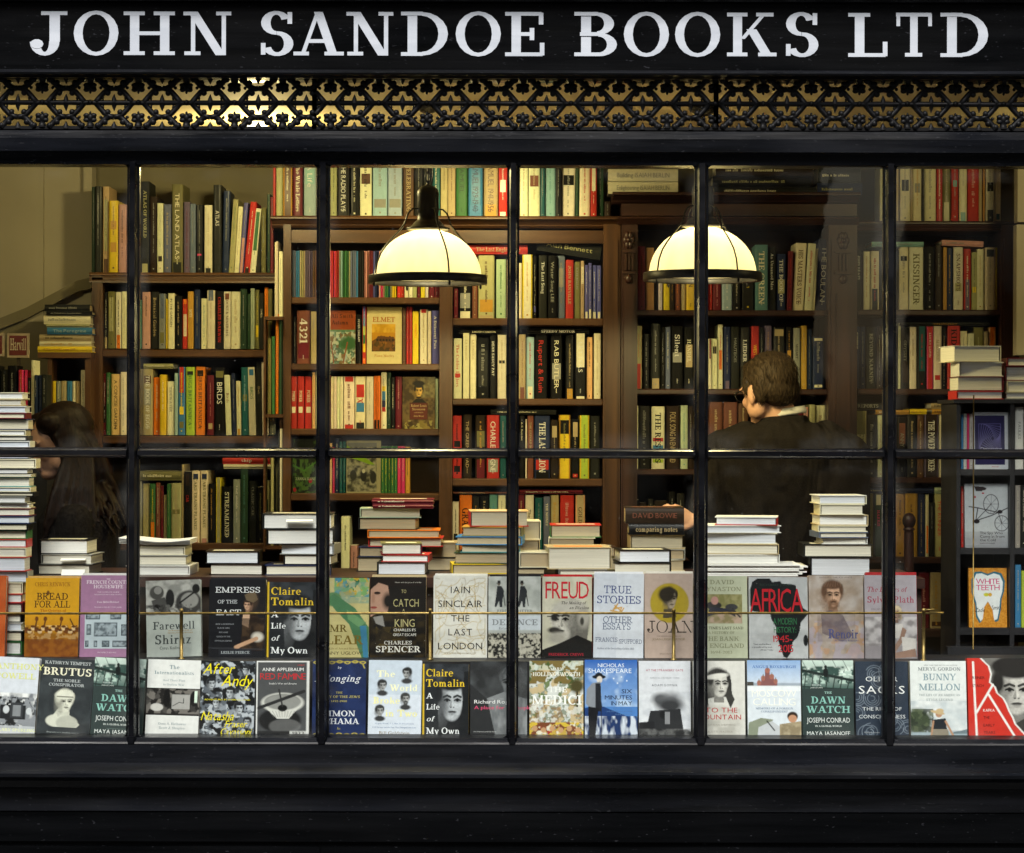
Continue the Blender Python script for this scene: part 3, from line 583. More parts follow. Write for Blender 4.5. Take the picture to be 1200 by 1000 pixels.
# shop ceiling spots; the last two are added out of view as fill
for i, (x, y, en) in enumerate([(WX(300, 1.15), 1.15, 1.25), (WX(570, 1.38), 1.38, 1.5), (WX(1290, .6), .6, 1.1), (WX(-50, .5), .5, 1.1)]):
    e = empty('ceiling_spotlight', (x, y, ZC), 0, ['round ceiling spotlight glaring through the grille above the left bays', 'round ceiling spotlight above the middle bays', 'unseen ceiling spotlight added past the right edge to light the stand', 'unseen ceiling spotlight added past the left edge to light the woman'][i], 'spotlight', 'spotlights on the shop ceiling')
    b = MB().mat('lamp_metal'); b.lathe([(.052, -.0005), (.052, -.010), (.040, -.012), (.038, -.004), (.0001, -.003)], 0, 0, 0, 24); b.build('housing', e)
    b = MB().mat('spot_bulb'); b.ball((0, 0, -.020), (.036, .036, .026), 16, 8); b.build('bulb', e)
    l = bpy.data.lights.new('spot_light', 'POINT' if i == 0 else 'SPOT'); l.energy = SPOT_W*en; l.color = (1, .82, .37); l.shadow_soft_size = .05
    if i: l.spot_size = R(150); l.spot_blend = .8
    lo = bpy.data.objects.new('spot_light', l); COL.objects.link(lo); lo.location = (x, y, ZC-.11)
    lo.rotation_euler = (Vector((x*.8, 2.2, 1.5))-Vector((x, y, ZC))).to_track_quat('-Z', 'Y').to_euler()
# ================================================================ bookcases
YS = 1.90
def board(mb, px0, px1, py, th, y0=None, y1=YB-.004, yf=None):
    y0 = YS-.03 if y0 is None else y0
    z = WZ(py, YS); mb.box(WX(px0, YS), WX(px1, YS), y0, y1, z-th*u*1.264, z)
def bookcase(label, x0, x1, pytop, shelves, posts, wood_, cornice=None, bottom=820, yfront=None):
    e = empty('bookcase', (WX((x0+x1)/2, YS), YS, .1), 0, label, 'bookcase')
    O = e.location.copy()
    def put(mb, nm):
        mb.v = [(a-O.x, b_-O.y, c-O.z) for a, b_, c in mb.v]; return mb.build(nm, e)
    zt = WZ(pytop, YS)-.001
    b = MB().mat('dark_board'); b.box(WX(x0, YS), WX(x1, YS), YB-.022, YB-.004, .101, zt-.002); put(b, 'back_panel')
    for p0, p1, yf in posts:
        b = MB().mat(wood_+'_post'); b.box(WX(p0, YS), WX(p1, YS), yf, YB-.023, .101, zt-.003)
        if p1-p0 > 12:
            xa, xb = WX(p0+3, YS), WX(p1-3, YS); b.box(xa, xb, yf-.006, yf-.0005, .3, zt-.06)
        put(b, 'upright')
    for p0, p1, py, th in shelves:
        b = MB().mat(wood_+'_shelf'); z = WZ(py, YS); x0_, x1_ = WX(p0, YS)+.0007, WX(p1, YS)-.0007
        t = th*u*1.264
        b.prism([(YB-.023, z), (YS-.027, z), (YS-.031, z-.004), (YS-.031, z-t+.004), (YS-.027, z-t), (YB-.023, z-t)], x0_, x1_)
        put(b, 'shelf')
    if cornice:
        c0, c1, py, th, pr = cornice; z = WZ(py, YS); t = th*u*1.264
        b = MB().mat(wood_+'_shelf')
        b.prism([(YB-.003, z), (YS-.03-pr, z), (YS-.035-pr, z-.006), (YS-.035-pr, z-t*.28), (YS-.028-pr*.75, z-t*.34), (YS-.03-pr*.55, z-t*.5), (YS-.03-pr*.3, z-t*.72), (YS-.032-pr*.25, z-t*.8), (YS-.033, z-t), (YB-.003, z-t)], WX(c0, YS), WX(c1, YS))
        put(b, 'cornice')
    return e, put
# left case
bookcase('open oak bookcase in the left bays with art and nature books', 109, 332, 321, [(122, 328, 411, 9), (122, 328, 512, 9), (122, 328, 637, 9), (122, 328, 728, 9)], [(109, 121.5, YS-.03), (328.5, 335, YS-.03)], 'oak', (106, 331, 321, 12, .0))
# centre case
e, put = bookcase('tall central oak bookcase of two columns behind the first lamp', 333, 724, 262, [(342, 515, 349.5, 8), (342, 515, 427, 8), (342, 515, 503, 8), (342, 515, 578.5, 9), (342, 515, 690, 9), (530.5, 706, 373.5, 9), (530.5, 706, 467.5, 8), (530.5, 706, 561, 9), (530.5, 706, 663, 9)],
    [(333, 341.8, YS-.045), (515.2, 530.2, YS-.045), (706.2, 726, YS-.05)], 'oak', (319, 725.5, 255.5, 13, .05))
b = MB().mat('oak_shelf'); z = WZ(271, YS); b.box(WX(341.9, YS), WX(706, YS), YS-.034, YS-.012, z-.045, z); put(b, 'frieze')
# mahogany case with carved pilasters
e, put = bookcase('dark mahogany bookcase with carved pilasters and heavy cornice behind the second lamp', 726.5, 1002, 262, [(746, 968, 363.5, 7), (746, 968, 455.5, 7), (746, 968, 549.5, 7), (746, 968, 650, 7)],
    [(727, 745.8, YS-.06), (968.2, 1001.5, YS-.06)], 'mahogany', (716, 1003, 228, 12, .08))
b = MB().mat('mahogany_shelf'); z = WZ(240.5, YS)
b.box(WX(727, YS), WX(1001, YS), YS-.065, YB-.03, z-.042, z); z2 = WZ(256, YS)
b.prism([(YB-.03, z2), (YS-.085, z2), (YS-.088, z2-.006), (YS-.07, z2-.02), (YS-.064, z2-.026), (YB-.03, z2-.026)], WX(722, YS), WX(1003, YS)); put(b, 'frieze')
for pc, hw in ((735.5, 7.5), (985, 10)):
    b = MB().mat('mahogany_post'); yf = YS-.068
    x = WX(pc, YS); k = u*1.264
    for py, ry in ((283, 11), ):
        z = WZ(py, YS)
        for t in range(6):
            a = 2*math.pi*t/6; b.ball((x+math.cos(a)*4*k, yf, z+math.sin(a)*6*k), (3.2*k, .008, 5*k), 8, 6)
        b.ball((x, yf-.003, z), (3*k, .01, 3*k), 8, 6)
    for t in range(3): b.box(x+(-5+4*t)*k, x+(-2.6+4*t)*k, yf-.008, yf+.002, WZ(318, YS), WZ(299, YS))
    b.box(x-hw*k, x+hw*k, yf-.007, yf+.004, WZ(322, YS), WZ(319.3, YS)); b.box(x-hw*k, x+hw*k, yf-.007, yf+.004, WZ(297.5, YS), WZ(295, YS))
    b.ball((x, yf+.002, WZ(328, YS)), (5*k, .014, 5.5*k), 12, 8)
    b.box(x-hw*k*.8, x+hw*k*.8, yf-.006, yf+.004, WZ(700, YS), WZ(345, YS))
    put(b, 'carving')
bookcase('dark mahogany bookcase at the right with biographies, cut off by the frame', 1002.5, 1182, 259, [(1004, 1170, 362.5, 7), (1004, 1170, 455, 7), (1004, 1170, 558.5, 7), (1004, 1170, 651.5, 8), (1004, 1170, 735.5, 10)],
    [(1170.2, 1191, YS-.045)], 'mahogany', (1002.5, 1200, 259.5, 11, .02))
# low case in the left corner
YE = 1.80
e = empty('low_bookcase', (WX(80, YE), YE, .1), 0, 'narrow low bookcase in the left corner under a pile of flat books', 'bookcase')
def ebox(nm, a, c, t, bo, y0, y1, mat='oak_post'):
    b = MB().mat(mat); b.box(WX(a, YE)-e.location.x, WX(c, YE)-e.location.x, y0-YE, y1-YE, WZ(bo, YE)-.1, WZ(t, YE)-.1); b.build(nm, e)
ebox('top', 46, 107.5, 414.5, 421, YE-.03, YE+.2, 'oak_shelf'); ebox('upright', 57, 61.8, 421.2, 700, YE-.02, YE+.2); ebox('upright', 100.5, 107.5, 421.2, 700, YE-.02, YE+.2)
ebox('shelf', 62, 100.3, 491, 497, YE-.02, YE+.19, 'oak_shelf'); ebox('back_panel', 62, 100.3, 421.2, 490.8, YE+.19, YE+.198, 'dark_board')
# ================================================================ books on the shelves
PAL = {'cr': ((.80, .75, .54), 'cream'), 'wh': ((.78, .77, .72), 'white'), 'bk': ((.006, .006, .0065), 'black'), 'dg': ((.018, .019, .017), 'dark grey'), 'gy': ((.30, .30, .27), 'grey'),
 'rd': ((.50, .035, .028), 'red'), 'or': ((.80, .20, .02), 'orange'), 'ye': ((.82, .60, .03), 'yellow'), 'gn': ((.045, .16, .055), 'green'), 'dgn': ((.025, .06, .035), 'dark green'),
 'bl': ((.05, .20, .42), 'blue'), 'nv': ((.02, .03, .085), 'navy'), 'tl': ((.12, .30, .30), 'teal'), 'dtl': ((.015, .10, .11), 'dark teal'), 'lb': ((.35, .50, .55), 'pale blue'), 'pk': ((.60, .30, .27), 'dusty pink'),
 'hp': ((.72, .05, .18), 'bright pink'), 'pu': ((.14, .10, .17), 'purple'), 'bp': ((.10, .10, .33), 'blue-violet'), 'mr': ((.14, .015, .025), 'maroon'), 'br': ((.11, .055, .03), 'brown'), 'dbr': ((.025, .015, .009), 'dark brown'),
 'rbr': ((.19, .07, .045), 'red-brown'), 'tn': ((.46, .36, .20), 'tan'), 'ol': ((.17, .16, .06), 'olive'), 'lo': ((.42, .40, .20), 'pale olive'), 'lg': ((.40, .55, .06), 'lime green'), 'lgn': ((.42, .52, .36), 'pale green'),
 'sl': ((.13, .16, .24), 'slate blue'), 'pc': ((.75, .46, .20), 'peach'), 'gd': ((.55, .30, .05), 'ochre'), 'aq': ((.26, .48, .46), 'aqua')}
BRIGHT = {'cr', 'wh', 'ye', 'or', 'tn', 'lg', 'lgn', 'lb', 'pc', 'pk', 'lo', 'gd', 'aq'}
ORD = ['first', 'second', 'third', 'fourth', 'fifth', 'sixth', 'seventh', 'eighth', 'ninth', 'tenth', 'eleventh', 'twelfth', 'thirteenth', 'fourteenth', 'fifteenth', 'sixteenth', 'seventeenth', 'eighteenth', 'nineteenth', 'twentieth',
 'twenty-first', 'twenty-second', 'twenty-third', 'twenty-fourth', 'twenty-fifth', 'twenty-sixth', 'twenty-seventh', 'twenty-eighth', 'twenty-ninth', 'thirtieth', 'thirty-first', 'thirty-second', 'thirty-third', 'thirty-fourth', 'thirty-fifth', 'thirty-sixth', 'thirty-seventh', 'thirty-eighth', 'thirty-ninth', 'fortieth', 'forty-first', 'forty-second', 'forty-third', 'forty-fourth']
BOOKS = []      # every spine read off the photograph
def sh(where, zx, zy, s, base, data, y=YS):
    """one shelf: x0,x1,top,colour,lettering colour,title,lean,bands ... read in an enlarged crop with origin zx,zy and scale s"""
    L = []
    for it in data.split(';'):
        it = it.strip()
        if not it: continue
        q = it.split(',')
        L.append(dict(x0=zx+float(q[0])/s, x1=zx+float(q[1])/s, top=zy+float(q[2])/s, col=q[3], tc=q[4] if len(q) > 4 else '', t=q[5] if len(q) > 5 else '',
                      lean=(float(q[6])/s if len(q) > 6 and q[6] else 0), bands=q[7:], base=base, where=where, y=y))
    BOOKS.extend(L); return L
SH = {}
A0 = 'on the top shelf of the left bookcase'
sh(A0, 0, 180, 5, 320.5, '532,553,200,dgn,gy;556,594,200,dg,gy;597,634,198,tn,br,,,.25-.85-lo,.0-.16-br;638,690,283,ye,br,,,.6-.72-gd,.28-.42-gd;695,738,305,pk,dbr')
sh(A0, 150, 180, 4.1667, 320.8, '60,101,140,dg,lo,ATLAS OF WORLD,,0-.1-lo;104,139,213,dbr,gy;141,171,248,cr,gy,,,0-.16-cr,.16-.24-dbr;174,209,253,sl,tn;212,266,155,ol,cr,THE LAND ATLAS,,.0-.12-dg;271,300,240,pu,mr;301,329,250,sl,gy;331,363,255,bk,gy,,,.25-.28-hp;372,410,257,cr,tn,,,0-.07-dg;416,456,158,dg,wh,ATLAS;457,490,185,nv,gy,,6;490,516,228,lo,gn,,22;517,540,262,cr,tn,,20;541,562,244,bp,gy,,24,0-.5-pk;562,592,238,rd,cr,,34,0-.08-dbr;592,620,270,cr,gn,,28,.35-.95-gn;650,672,270,ol,gy;676,691,200,dgn,lo;692,707,215,mr,gy')
A1 = 'on the second shelf of the left bookcase'
sh(A1, 0, 360, 5, 409.6, '607,630,-82,bk,cr,,,0-.2-tn;632,672,-85,ol,dg,,,.3-.9-lo;675,708,-83,cr,bk,,,0-.24-or;711,738,-86,cr,tn')
sh(A1, 150, 180, 4.1667, 409.9, '54,66,720,tl,cr;68,108,681,pk,dbr;110,150,680,dg,tn,Botanical Garden;152,184,690,gy,dg,,,.55-1-sl,.1-.3-ol;186,193,715,ye,br;194,226,687,cr,dg,IN THE GARDEN;228,262,700,bk,tn;265,290,715,rd,or,,,.25-.7-cr,.9-1-or;291,319,678,gd,cr,NOTE;322,350,668,nv,gy;356,384,712,cr,tl;386,424,672,cr,tn,,,.82-1-sl;426,465,676,bk,rd,CHARLES DARWIN;467,500,678,cr,br,ROCKS & MINERALS,,.86-.97-rbr;502,547,678,cr,tn;549,580,665,dgn,gy;582,597,690,dgn,gy;598,618,662,lgn,gn;619,638,668,ol,ye,,,.2-.4-ye;640,662,685,dg,cr,Orchids;665,683,658,or,dbr;684,704,665,ol,gy')
A2 = 'on the third shelf of the left bookcase'
sh(A2, 0, 360, 5, 511, '603,622,395,mr,wh,,,.2-.5-bk;624,645,390,gn,cr,,,.6-.9-dgn;648,702,398,pc,dbr,A CONCISE GARDEN;705,738,386,cr,gy')
sh(A2, 150, 400, 4.1667, 511, '58,72,140,tn,br;74,121,140,lo,wh,THE BOOK OF EGGS,,.45-.7-gy,.78-.9-br;122,156,180,or,cr;157,188,168,ye,cr;191,226,200,cr,gy,TIDEWATER;228,244,160,lb,gy;246,279,130,bl,ye,,,.62-1-rd,.3-.42-ye,.1-.2-ol;282,324,130,lg,gn,BUGS BRITANNICA,,.88-.94-dg;329,373,128,or,br,BIRDS BRITANNICA,,.86-.95-dbr;386,419,170,mr,pk,,,.1-.2-tn;422,473,132,bk,wh,BIRDS,,.85-.95-ol;479,507,168,cr,rbr,Birds,-10;512,530,160,nv,gy,,-8;533,556,198,cr,gd,,-5,0-.12-gd;552,589,130,dtl,lb,,-3,.5-.6-ol;591,625,130,cr,gn,BIRDS,-8,.88-.97-bl;628,655,108,dg,tn,Owls,-6;657,688,105,cr,gy,,-6;694,722,372,gy,cr')
A3 = 'on the fourth shelf of the left bookcase'
sh(A3, 150, 400, 4.1667, 637, '58,69,690,gy,dg;71,105,700,lo,tn;107,135,700,gn,ye,,,0-.35-or,.35-.5-ol;137,158,695,rbr,cr;159,173,710,mr,gd;174,191,755,tn,gy;192,210,700,gn,lo;212,262,697,lo,tn,,,.48-.56-ol;263,274,606,tn,gy;276,309,640,bk,rd,CAR,,.8-.97-dbr;312,350,637,cr,ol,CARS TRAINS PLANES,,.88-.96-nv,0-.06-pk;354,391,637,cr,ol,CARS TRAINS PLANES,,.88-.96-nv,0-.06-pk;396,424,700,bk,gd;429,455,670,ye,gd,,,0-1-lo;460,510,712,bk,cr,STREAMLINED;515,550,678,gy,wh;552,588,625,dgn,tl;593,629,685,dg,gy,CLASSIC CAR;633,665,715,bk,ol;668,691,685,lo,dgn,,,.2-.7-dgn;698,729,510,lo,ol')
B0 = 'on top of the central bookcase'
sh(B0, 150, 180, 4.1667, 255.5, '706,718,25,rd,gn;720,752,15,lo,tn;755,800,20,gd,cr,,,0-1-br;804,851,28,mr,cr,The Whale Letters;857,916,22,lb,wh,A Life,,.55-.8-aq;918,948,18,cr,tn;950,978,30,rd,tn')
sh(B0, 380, 180, 4.1667, 255.5, '28,60,30,lo,dg;63,120,25,dg,wh,THE RADIO PLAYS;123,165,35,bk,cr;171,228,15,cr,dbr,,,.55-.72-br;234,305,10,lb,gy,,,.16-.3-gy;309,378,10,lb,gy,,,.16-.3-gy;384,435,28,br,tn,CELEBRATING;438,480,20,bk,gy;483,520,25,dg,gy;523,563,18,dtl,cr;566,600,15,tn,br;602,638,20,tn,br;642,697,12,gn,dgn,SAMUEL;702,771,10,bl,nv,SAMUEL 1929-1940,,.0-.2-bl;777,845,12,tn,br,SAMUEL 1941-1956,,0-.22-gd;849,891,15,rd,wh,,,.42-.62-wh,0-.1-wh;893,930,20,cr,gy')
sh(B0, 600, 180, 4.1667, 255.5, '10,33,25,wh,gy;36,75,15,cr,tn;79,134,10,cr,tn,,,.5-.68-rbr;137,158,25,dtl,gy;161,210,12,aq,tl;213,236,35,bk,gy;239,304,5,cr,gy,,5,.52-.68-bk;308,323,30,dgn,gy;326,378,8,cr,rd,,3,;381,411,5,rd,cr,,,.42-.82-cr;414,445,20,dgn,gy;450,480,235,dbr,gy')
B1a = 'pamphlets on the upper left shelf of the central bookcase'
B1 = 'on the upper left shelf of the central bookcase'
pam = []
x = 801
for i, c in enumerate(['sl', 'sl', 'bl', 'bl', 'tn', 'lo', 'tn', 'pu', 'pu', 'pu', 'pu', 'br', 'br']): pam.append('%d,%d,%d,%s,gy' % (x, x+8.2, 476+(i*7) % 4, c)); x += 9
sh(B1, 150, 180, 4.1667, 349.5, ';'.join(pam))
pam = []; x = 24
for i, c in enumerate(['hp', 'rd', 'hp', 'rd', 'rd', 'gy', 'aq', 'gn', 'gn', 'gn', 'lo', 'sl', 'sl', 'sl', 'bl', 'dg', 'dg', 'dg', 'pk', 'pk', 'pk', 'mr', 'mr', 'bp', 'nv', 'bp', 'pk', 'hp', 'pk', 'gn', 'gn', 'bl', 'lo', 'ye', 'ye']): pam.append('%.1f,%.1f,%d,%s,gy' % (x, x+8.4, 477+(i*5) % 4, c)); x += 9.3
sh(B1, 380, 180, 4.1667, 349.5, ';'.join(pam)+';354,371,412,rd,cr;372,388,412,rd,cr;391,408,500,cr,gy;409,430,500,cr,gy;431,452,500,lo,gy;454,468,520,mr,cr;470,490,560,ye,gy;491,508,560,wh,gy;511,535,600,mr,wh;537,562,600,mr,wh')
B2 = 'on the second left shelf of the central bookcase'
sh(B2, 150, 180, 4.1667, 427, '806,820,800,bk,gy;823,889,770,rbr,wh,4321,,.1-.4-mr;893,920,775,tn,gy')
sh(B2, 380, 180, 4.1667, 427, '153,182,788,bk,wh,FEVER DREAM;185,204,748,rd,wh,,,.0-.1-or,.1-.2-rd,.2-.35-ye,.35-.5-gn,.5-.65-lg,.65-.8-bl,.8-1-bp;380,397,755,br,gy;399,412,748,rd,gy;414,428,748,rd,gy;430,459,772,ye,or,COUNTRY;466,503,762,cr,tn,,,.93-1-rd;505,521,772,cr,gy;523,560,769,bp,wh,A Different Pain')
B3 = 'on the third left shelf of the central bookcase'
sh(B3, 150, 400, 4.1667, 503, '796,825,175,rd,cr,POWER,,.3-.42-cr;828,860,175,rd,cr,POWER,,.3-.42-cr;863,898,175,rd,cr,POWER,,.3-.42-cr;900,914,155,pc,br;916,925,150,cr,gy')
sh(B3, 380, 400, 4.1667, 503, '-10,8,165,cr,gy;10,29,170,rd,cr;32,46,175,cr,pk;47,61,175,cr,pk;62,76,175,cr,pk;77,92,175,cr,pk;94,148,175,cr,rbr,,,.9-1-rd,0-.08-rd;150,202,175,cr,rd,NIX,,0-.12-dg,.6-.85-rd,.32-.5-bl;205,240,175,cr,gy;241,257,172,or,dbr,,,0-.17-bk;258,274,172,or,dbr,,,0-.17-bk;276,304,152,cr,nv,,,.5-.66-bl,.38-.5-nv,.66-.75-ye,.3-.38-rd;306,325,152,dgn,wh;327,344,178,bk,cr;346,379,175,mr,pk;542,556,185,lgn,gy')
B4 = 'on the fourth left shelf of the central bookcase'
sh(B4, 380, 400, 4.1667, 578.5, '22,38,500,pc,gy;40,52,520,hp,cr;54,72,478,nv,cr;75,89,492,dtl,gy;90,104,492,dtl,gy;278,293,515,gn,ye;294,309,515,gn,ye;310,325,515,gn,ye;326,341,515,gn,ye;342,356,515,gn,ye;358,375,515,hp,cr;377,394,515,hp,cr;396,418,517,gd,ol')
C1 = 'on the upper right shelf of the central bookcase'
sh(C1, 380, 180, 4.1667, 373.5, '632,652,662,mr,tn;656,718,560,bk,cr,,,0-.14-cr,.2-.5-gy;721,747,560,rbr,tn;751,829,498,lo,br,,,.1-.3-gd,.0-.05-tn;838,885,517,lgn,gn;890,920,520,cr,gy;925,950,505,tn,gy')
sh(C1, 600, 180, 4.1667, 373.5, '33,46,535,cr,tn;49,98,495,ye,gd,,,0-1-cr;102,118,500,bk,cr,,,.1-.2-bp;130,170,498,dg,wh,The Last Song;175,218,500,bk,gy,Water Song LEE;221,257,498,sl,tn,,,.5-.8-gy;261,299,520,rd,tn,JOHN BANVILLE;303,331,528,ol,gy,KATE BERLIN;334,351,525,tn,br,,,.6-.9-cr;354,371,545,bp,wh,,,0-.13-cr;372,388,535,bp,wh,,,0-.17-cr;390,412,545,bp,wh,,,0-.13-cr;414,434,547,bp,wh,,,0-.13-cr')
C2 = 'on the second right shelf of the central bookcase'
sh(C2, 380, 400, 4.1667, 467.5, '631,671,-12,cr,rd,The Colder Letters,,.35-.42-rd;677,708,-38,cr,tn,LA FINZIOS;711,741,-38,cr,tn,LA FINZIOS;745,803,-15,bk,gy,,,.2-.8-dg;807,840,-30,bk,wh,DEAR SAUCY PAT;846,888,-30,cr,tn,,,.55-.6-dg;892,920,-20,dbr,gy;922,948,-25,cr,gy')
sh(C2, 600, 400, 4.1667, 467.5, '33,66,-32,tn,rbr,,,0-.18-rbr;70,107,-20,lb,rd,,,0-.2-cr;112,171,-35,bk,rd,Rupert & Ruin;189,245,-35,bk,cr,RAB BUTLER,,.3-.55-gy;262,303,-30,bk,tn,,,0-.16-gd;307,360,-38,bk,wh,LETTERS,,.48-1-cr,0-.04-cr;364,392,-20,pc,dg;399,433,-38,cr,tn')
C3 = 'on the third right shelf of the central bookcase'
sh(C3, 380, 400, 4.1667, 561, '627,671,365,rd,bk,,,.1-.2-bk,.5-.6-bk;678,720,360,dbr,tn,THE GREEN ROAD;738,790,362,dbr,gd,,,0-.3-mr,.5-.75-ol;794,855,362,rd,wh,CHARLEMAGNE,,.1-.3-gy;859,888,365,dtl,gy;892,915,360,bk,gy;918,945,370,dg,gy')
sh(C3, 600, 400, 4.1667, 561, '36,62,365,bk,cr,A. K. Reardon;66,74,380,cr,gy;76,105,365,rbr,tn,THE OXFORD BOOK;110,186,365,nv,wh,THE LAST LION,,.14-.3-rd,0-.12-bk;189,226,385,dbr,tn,,,.7-.9-tn;229,285,360,gd,ol,,,0-1-ye,.7-.92-bk;291,328,380,bk,tn,,,.02-.08-rd,.7-.95-tn;331,377,362,ye,ol,,,0-1-lg;380,431,365,dg,gy')
C4 = 'on the bottom right shelf of the central bookcase'
sh(C4, 380, 400, 4.1667, 663, '627,658,785,cr,dg,,,.4-.5-dg;661,722,752,or,dbr,GRACE;725,757,758,dg,gd;761,805,755,bk,tn;808,847,750,tl,bl;850,886,750,cr,gy;890,925,760,dg,gy')
sh(C4, 600, 400, 4.1667, 663, '31,62,750,mr,tn;66,107,752,cr,dg,The Last;113,152,765,dtl,gy;155,187,758,sl,cr,THE MONEY;190,230,752,tn,gd,Bohemians;236,303,752,rd,pk;311,357,752,pc,br,GOLDEN C,,.0-1-tn')
D1 = 'on the upper shelf of the carved mahogany bookcase'
sh(D1, 600, 180, 4.1667, 363.5, '613,650,452,mr,bk;655,692,460,pc,dbr,HH;696,710,560,bk,gy;713,732,570,wh,gy;738,768,560,ye,gd;770,791,570,dbr,gd;793,821,560,rbr,or,,,.1-.8-rbr;824,847,565,tn,gy;850,892,555,ye,dg,EN;895,930,560,gd,dbr')
sh(D1, 820, 180, 4.1667, 363.5, '20,42,600,rd,cr;45,61,600,rd,cr;65,105,590,mr,pk;107,160,585,lb,wh;162,196,600,bk,cr;203,264,560,dg,ye;268,330,445,tl,cr,THE GREEN;333,370,455,dg,wh,An Unnamed Man;374,420,488,nv,wh,THE BOOK OF,,.3-.55-lo;424,448,475,mr,rd,,7;452,505,435,cr,br,HIS MASTERS VOICE,16;509,548,437,cr,rd,,18;550,562,460,cr,gy,,18;566,625,415,nv,wh,THE BOULAN,16')
D2 = 'on the middle shelf of the carved mahogany bookcase'
sh(D2, 600, 400, 4.1667, 455.5, '603,634,-75,tn,rd,,,.0-.4-rd,.4-1-lo;640,672,-35,bk,gy;676,724,-85,dg,gy,,,0-.16-tn;727,747,-70,dg,wh;750,773,-70,sl,cr;778,836,-75,bk,wh,Silent,,.42-.58-gy;842,888,-70,bk,cr,HANDEL,,.35-.72-tn')
sh(D2, 780, 380, 3.5714, 455.5, '140,170,30,dg,gy;179,191,60,cr,rd,,,.6-1-mr;193,217,60,cr,tn,,,.7-.85-bk;220,240,0,cr,rd,,,.3-.6-or;244,270,10,nv,gy,,,0-.13-pu;273,307,10,dg,gy,HAUTBOIS;311,350,12,dg,wh,LIEDER;357,389,8,rd,ye,WEST;391,411,15,bk,gy;414,443,5,pu,gd;450,499,12,dg,tn,,,.86-.97-tn;503,528,10,bk,gd,,,.5-.62-gd;533,562,15,gy,dg,MOZART;566,590,5,gd,tn;593,612,18,nv,gy;616,662,50,nv,gy,,,.03-.97-cr,.08-.92-nv')
D3 = 'on the lower shelf of the carved mahogany bookcase'
sh(D3, 600, 400, 4.1667, 549.5, '603,616,315,cr,gy;619,675,315,dg,gy;681,745,318,cr,bk,THE REST IS,,.1-.16-lg,.2-.27-ye,.32-.38-bl,.44-.5-rd;753,820,315,dbr,tn,FOLK SONG IN ENGLAND;824,859,312,lgn,tl;863,884,315,dbr,gy')
sh(D3, 780, 380, 3.5714, 549.5, '183,238,325,rbr,tn;241,300,325,rbr,tn;304,345,330,br,tn;360,420,325,dbr,gy;540,574,345,mr,gy;577,598,345,pk,gy;601,625,335,lo,gy;628,671,338,cr,tn')
D4 = 'on the lowest shelf of the carved mahogany bookcase'
sh(D4, 600, 570, 5, 650, '720,745,80,bk,gy;748,790,95,dbr,gy;800,830,75,dg,gy;836,914,85,dbr,cr,,,.82-.86-tn;920,960,30,bk,gy;966,1010,40,dg,gy')
E0 = 'on top of the right bookcase'
sh(E0, 1000, 180, 5, 259, '150,190,75,cr,tn;192,230,60,lo,gy;235,266,70,tn,gy;270,328,25,cr,gy,,,.48-.66-bk;330,345,20,tn,gy;347,394,22,cr,gd,,,.45-.6-gy;396,411,60,bk,gy;413,480,10,cr,gy;484,518,10,rd,cr;521,568,12,ol,tn,,,.0-.3-lo;571,611,5,rd,gy,,,.52-.62-tl;615,660,5,cr,gy,,,0-.14-tl;664,730,2,rd,pk;735,755,15,tn,gy;757,768,15,gd,gy;771,823,12,cr,gy,,,.0-.18-dg,.46-.6-dg;828,862,5,cr,tn,,,.03-.12-dtl')
E1 = 'on the second shelf of the right bookcase'
sh(E1, 1000, 180, 5, 362.5, '12,50,560,dg,wh,JOHN KEATS;60,97,570,cr,gd,,;101,150,568,cr,rd,,,0-.36-dg;155,195,560,dg,gy;200,262,555,dg,gy;268,322,545,cr,gy,,,.78-.86-bk;326,409,545,cr,ol,KISSINGER;415,477,545,bk,gy;480,521,533,dbr,gy;525,546,545,gd,bp;549,583,548,nv,gd;585,640,545,cr,br,SNAPSHOTS,,.3-.43-lo;644,684,555,rd,cr,,,0-.5-pu;688,721,575,lo,bk,,,.3-.4-ye;724,765,555,cr,gd;768,827,547,cr,gy,,,.85-.97-dg;829,841,547,ye,bk')
E2 = 'on the third shelf of the right bookcase'
sh(E2, 1000, 360, 5, 455, '5,38,110,nv,cr,KLEMPERER;41,73,110,nv,gy;76,130,115,dg,gy,BEYOND NARNEY;135,166,112,dbr,gy;170,215,110,dg,gy;220,258,105,bk,gy;262,277,92,cr,bp;281,328,115,bk,gy,ODYSSEY,,.1-.45-dbr;331,372,108,cr,tn;375,424,108,dg,rd,,,.28-1-dtl;428,465,110,hp,wh,LUCKY LUPIN,,0-1-rd;468,515,108,cr,tn,MALCONE,,.14-.22-rd;519,547,115,bk,tn;551,625,105,rd,bk,KID MUST,,.0-1-rd;627,667,135,cr,gy;669,705,150,cr,gy;708,764,112,ol,lo;766,789,138,tn,gy;794,835,112,pc,rd,,,0-1-or')
E3 = 'on the fourth shelf of the right bookcase'
sh(E3, 1000, 360, 5, 558.5, '0,75,605,lo,ol,MELL,,0-1-ol,.5-.65-lo;79,139,628,dg,gy,;143,178,630,cr,gd;182,215,625,dg,gy;220,256,628,nv,gy;260,312,640,bk,gy,ANNY,,.55-.9-rbr;316,370,628,dg,tn;373,412,628,br,tn;415,497,626,pu,wh,THE POWER BROKER,,.0-1-dbr;500,537,626,cr,tn;541,575,626,dg,tn;577,610,626,tn,dg,,,0-.4-dg')
E4 = 'on the fifth shelf of the right bookcase'
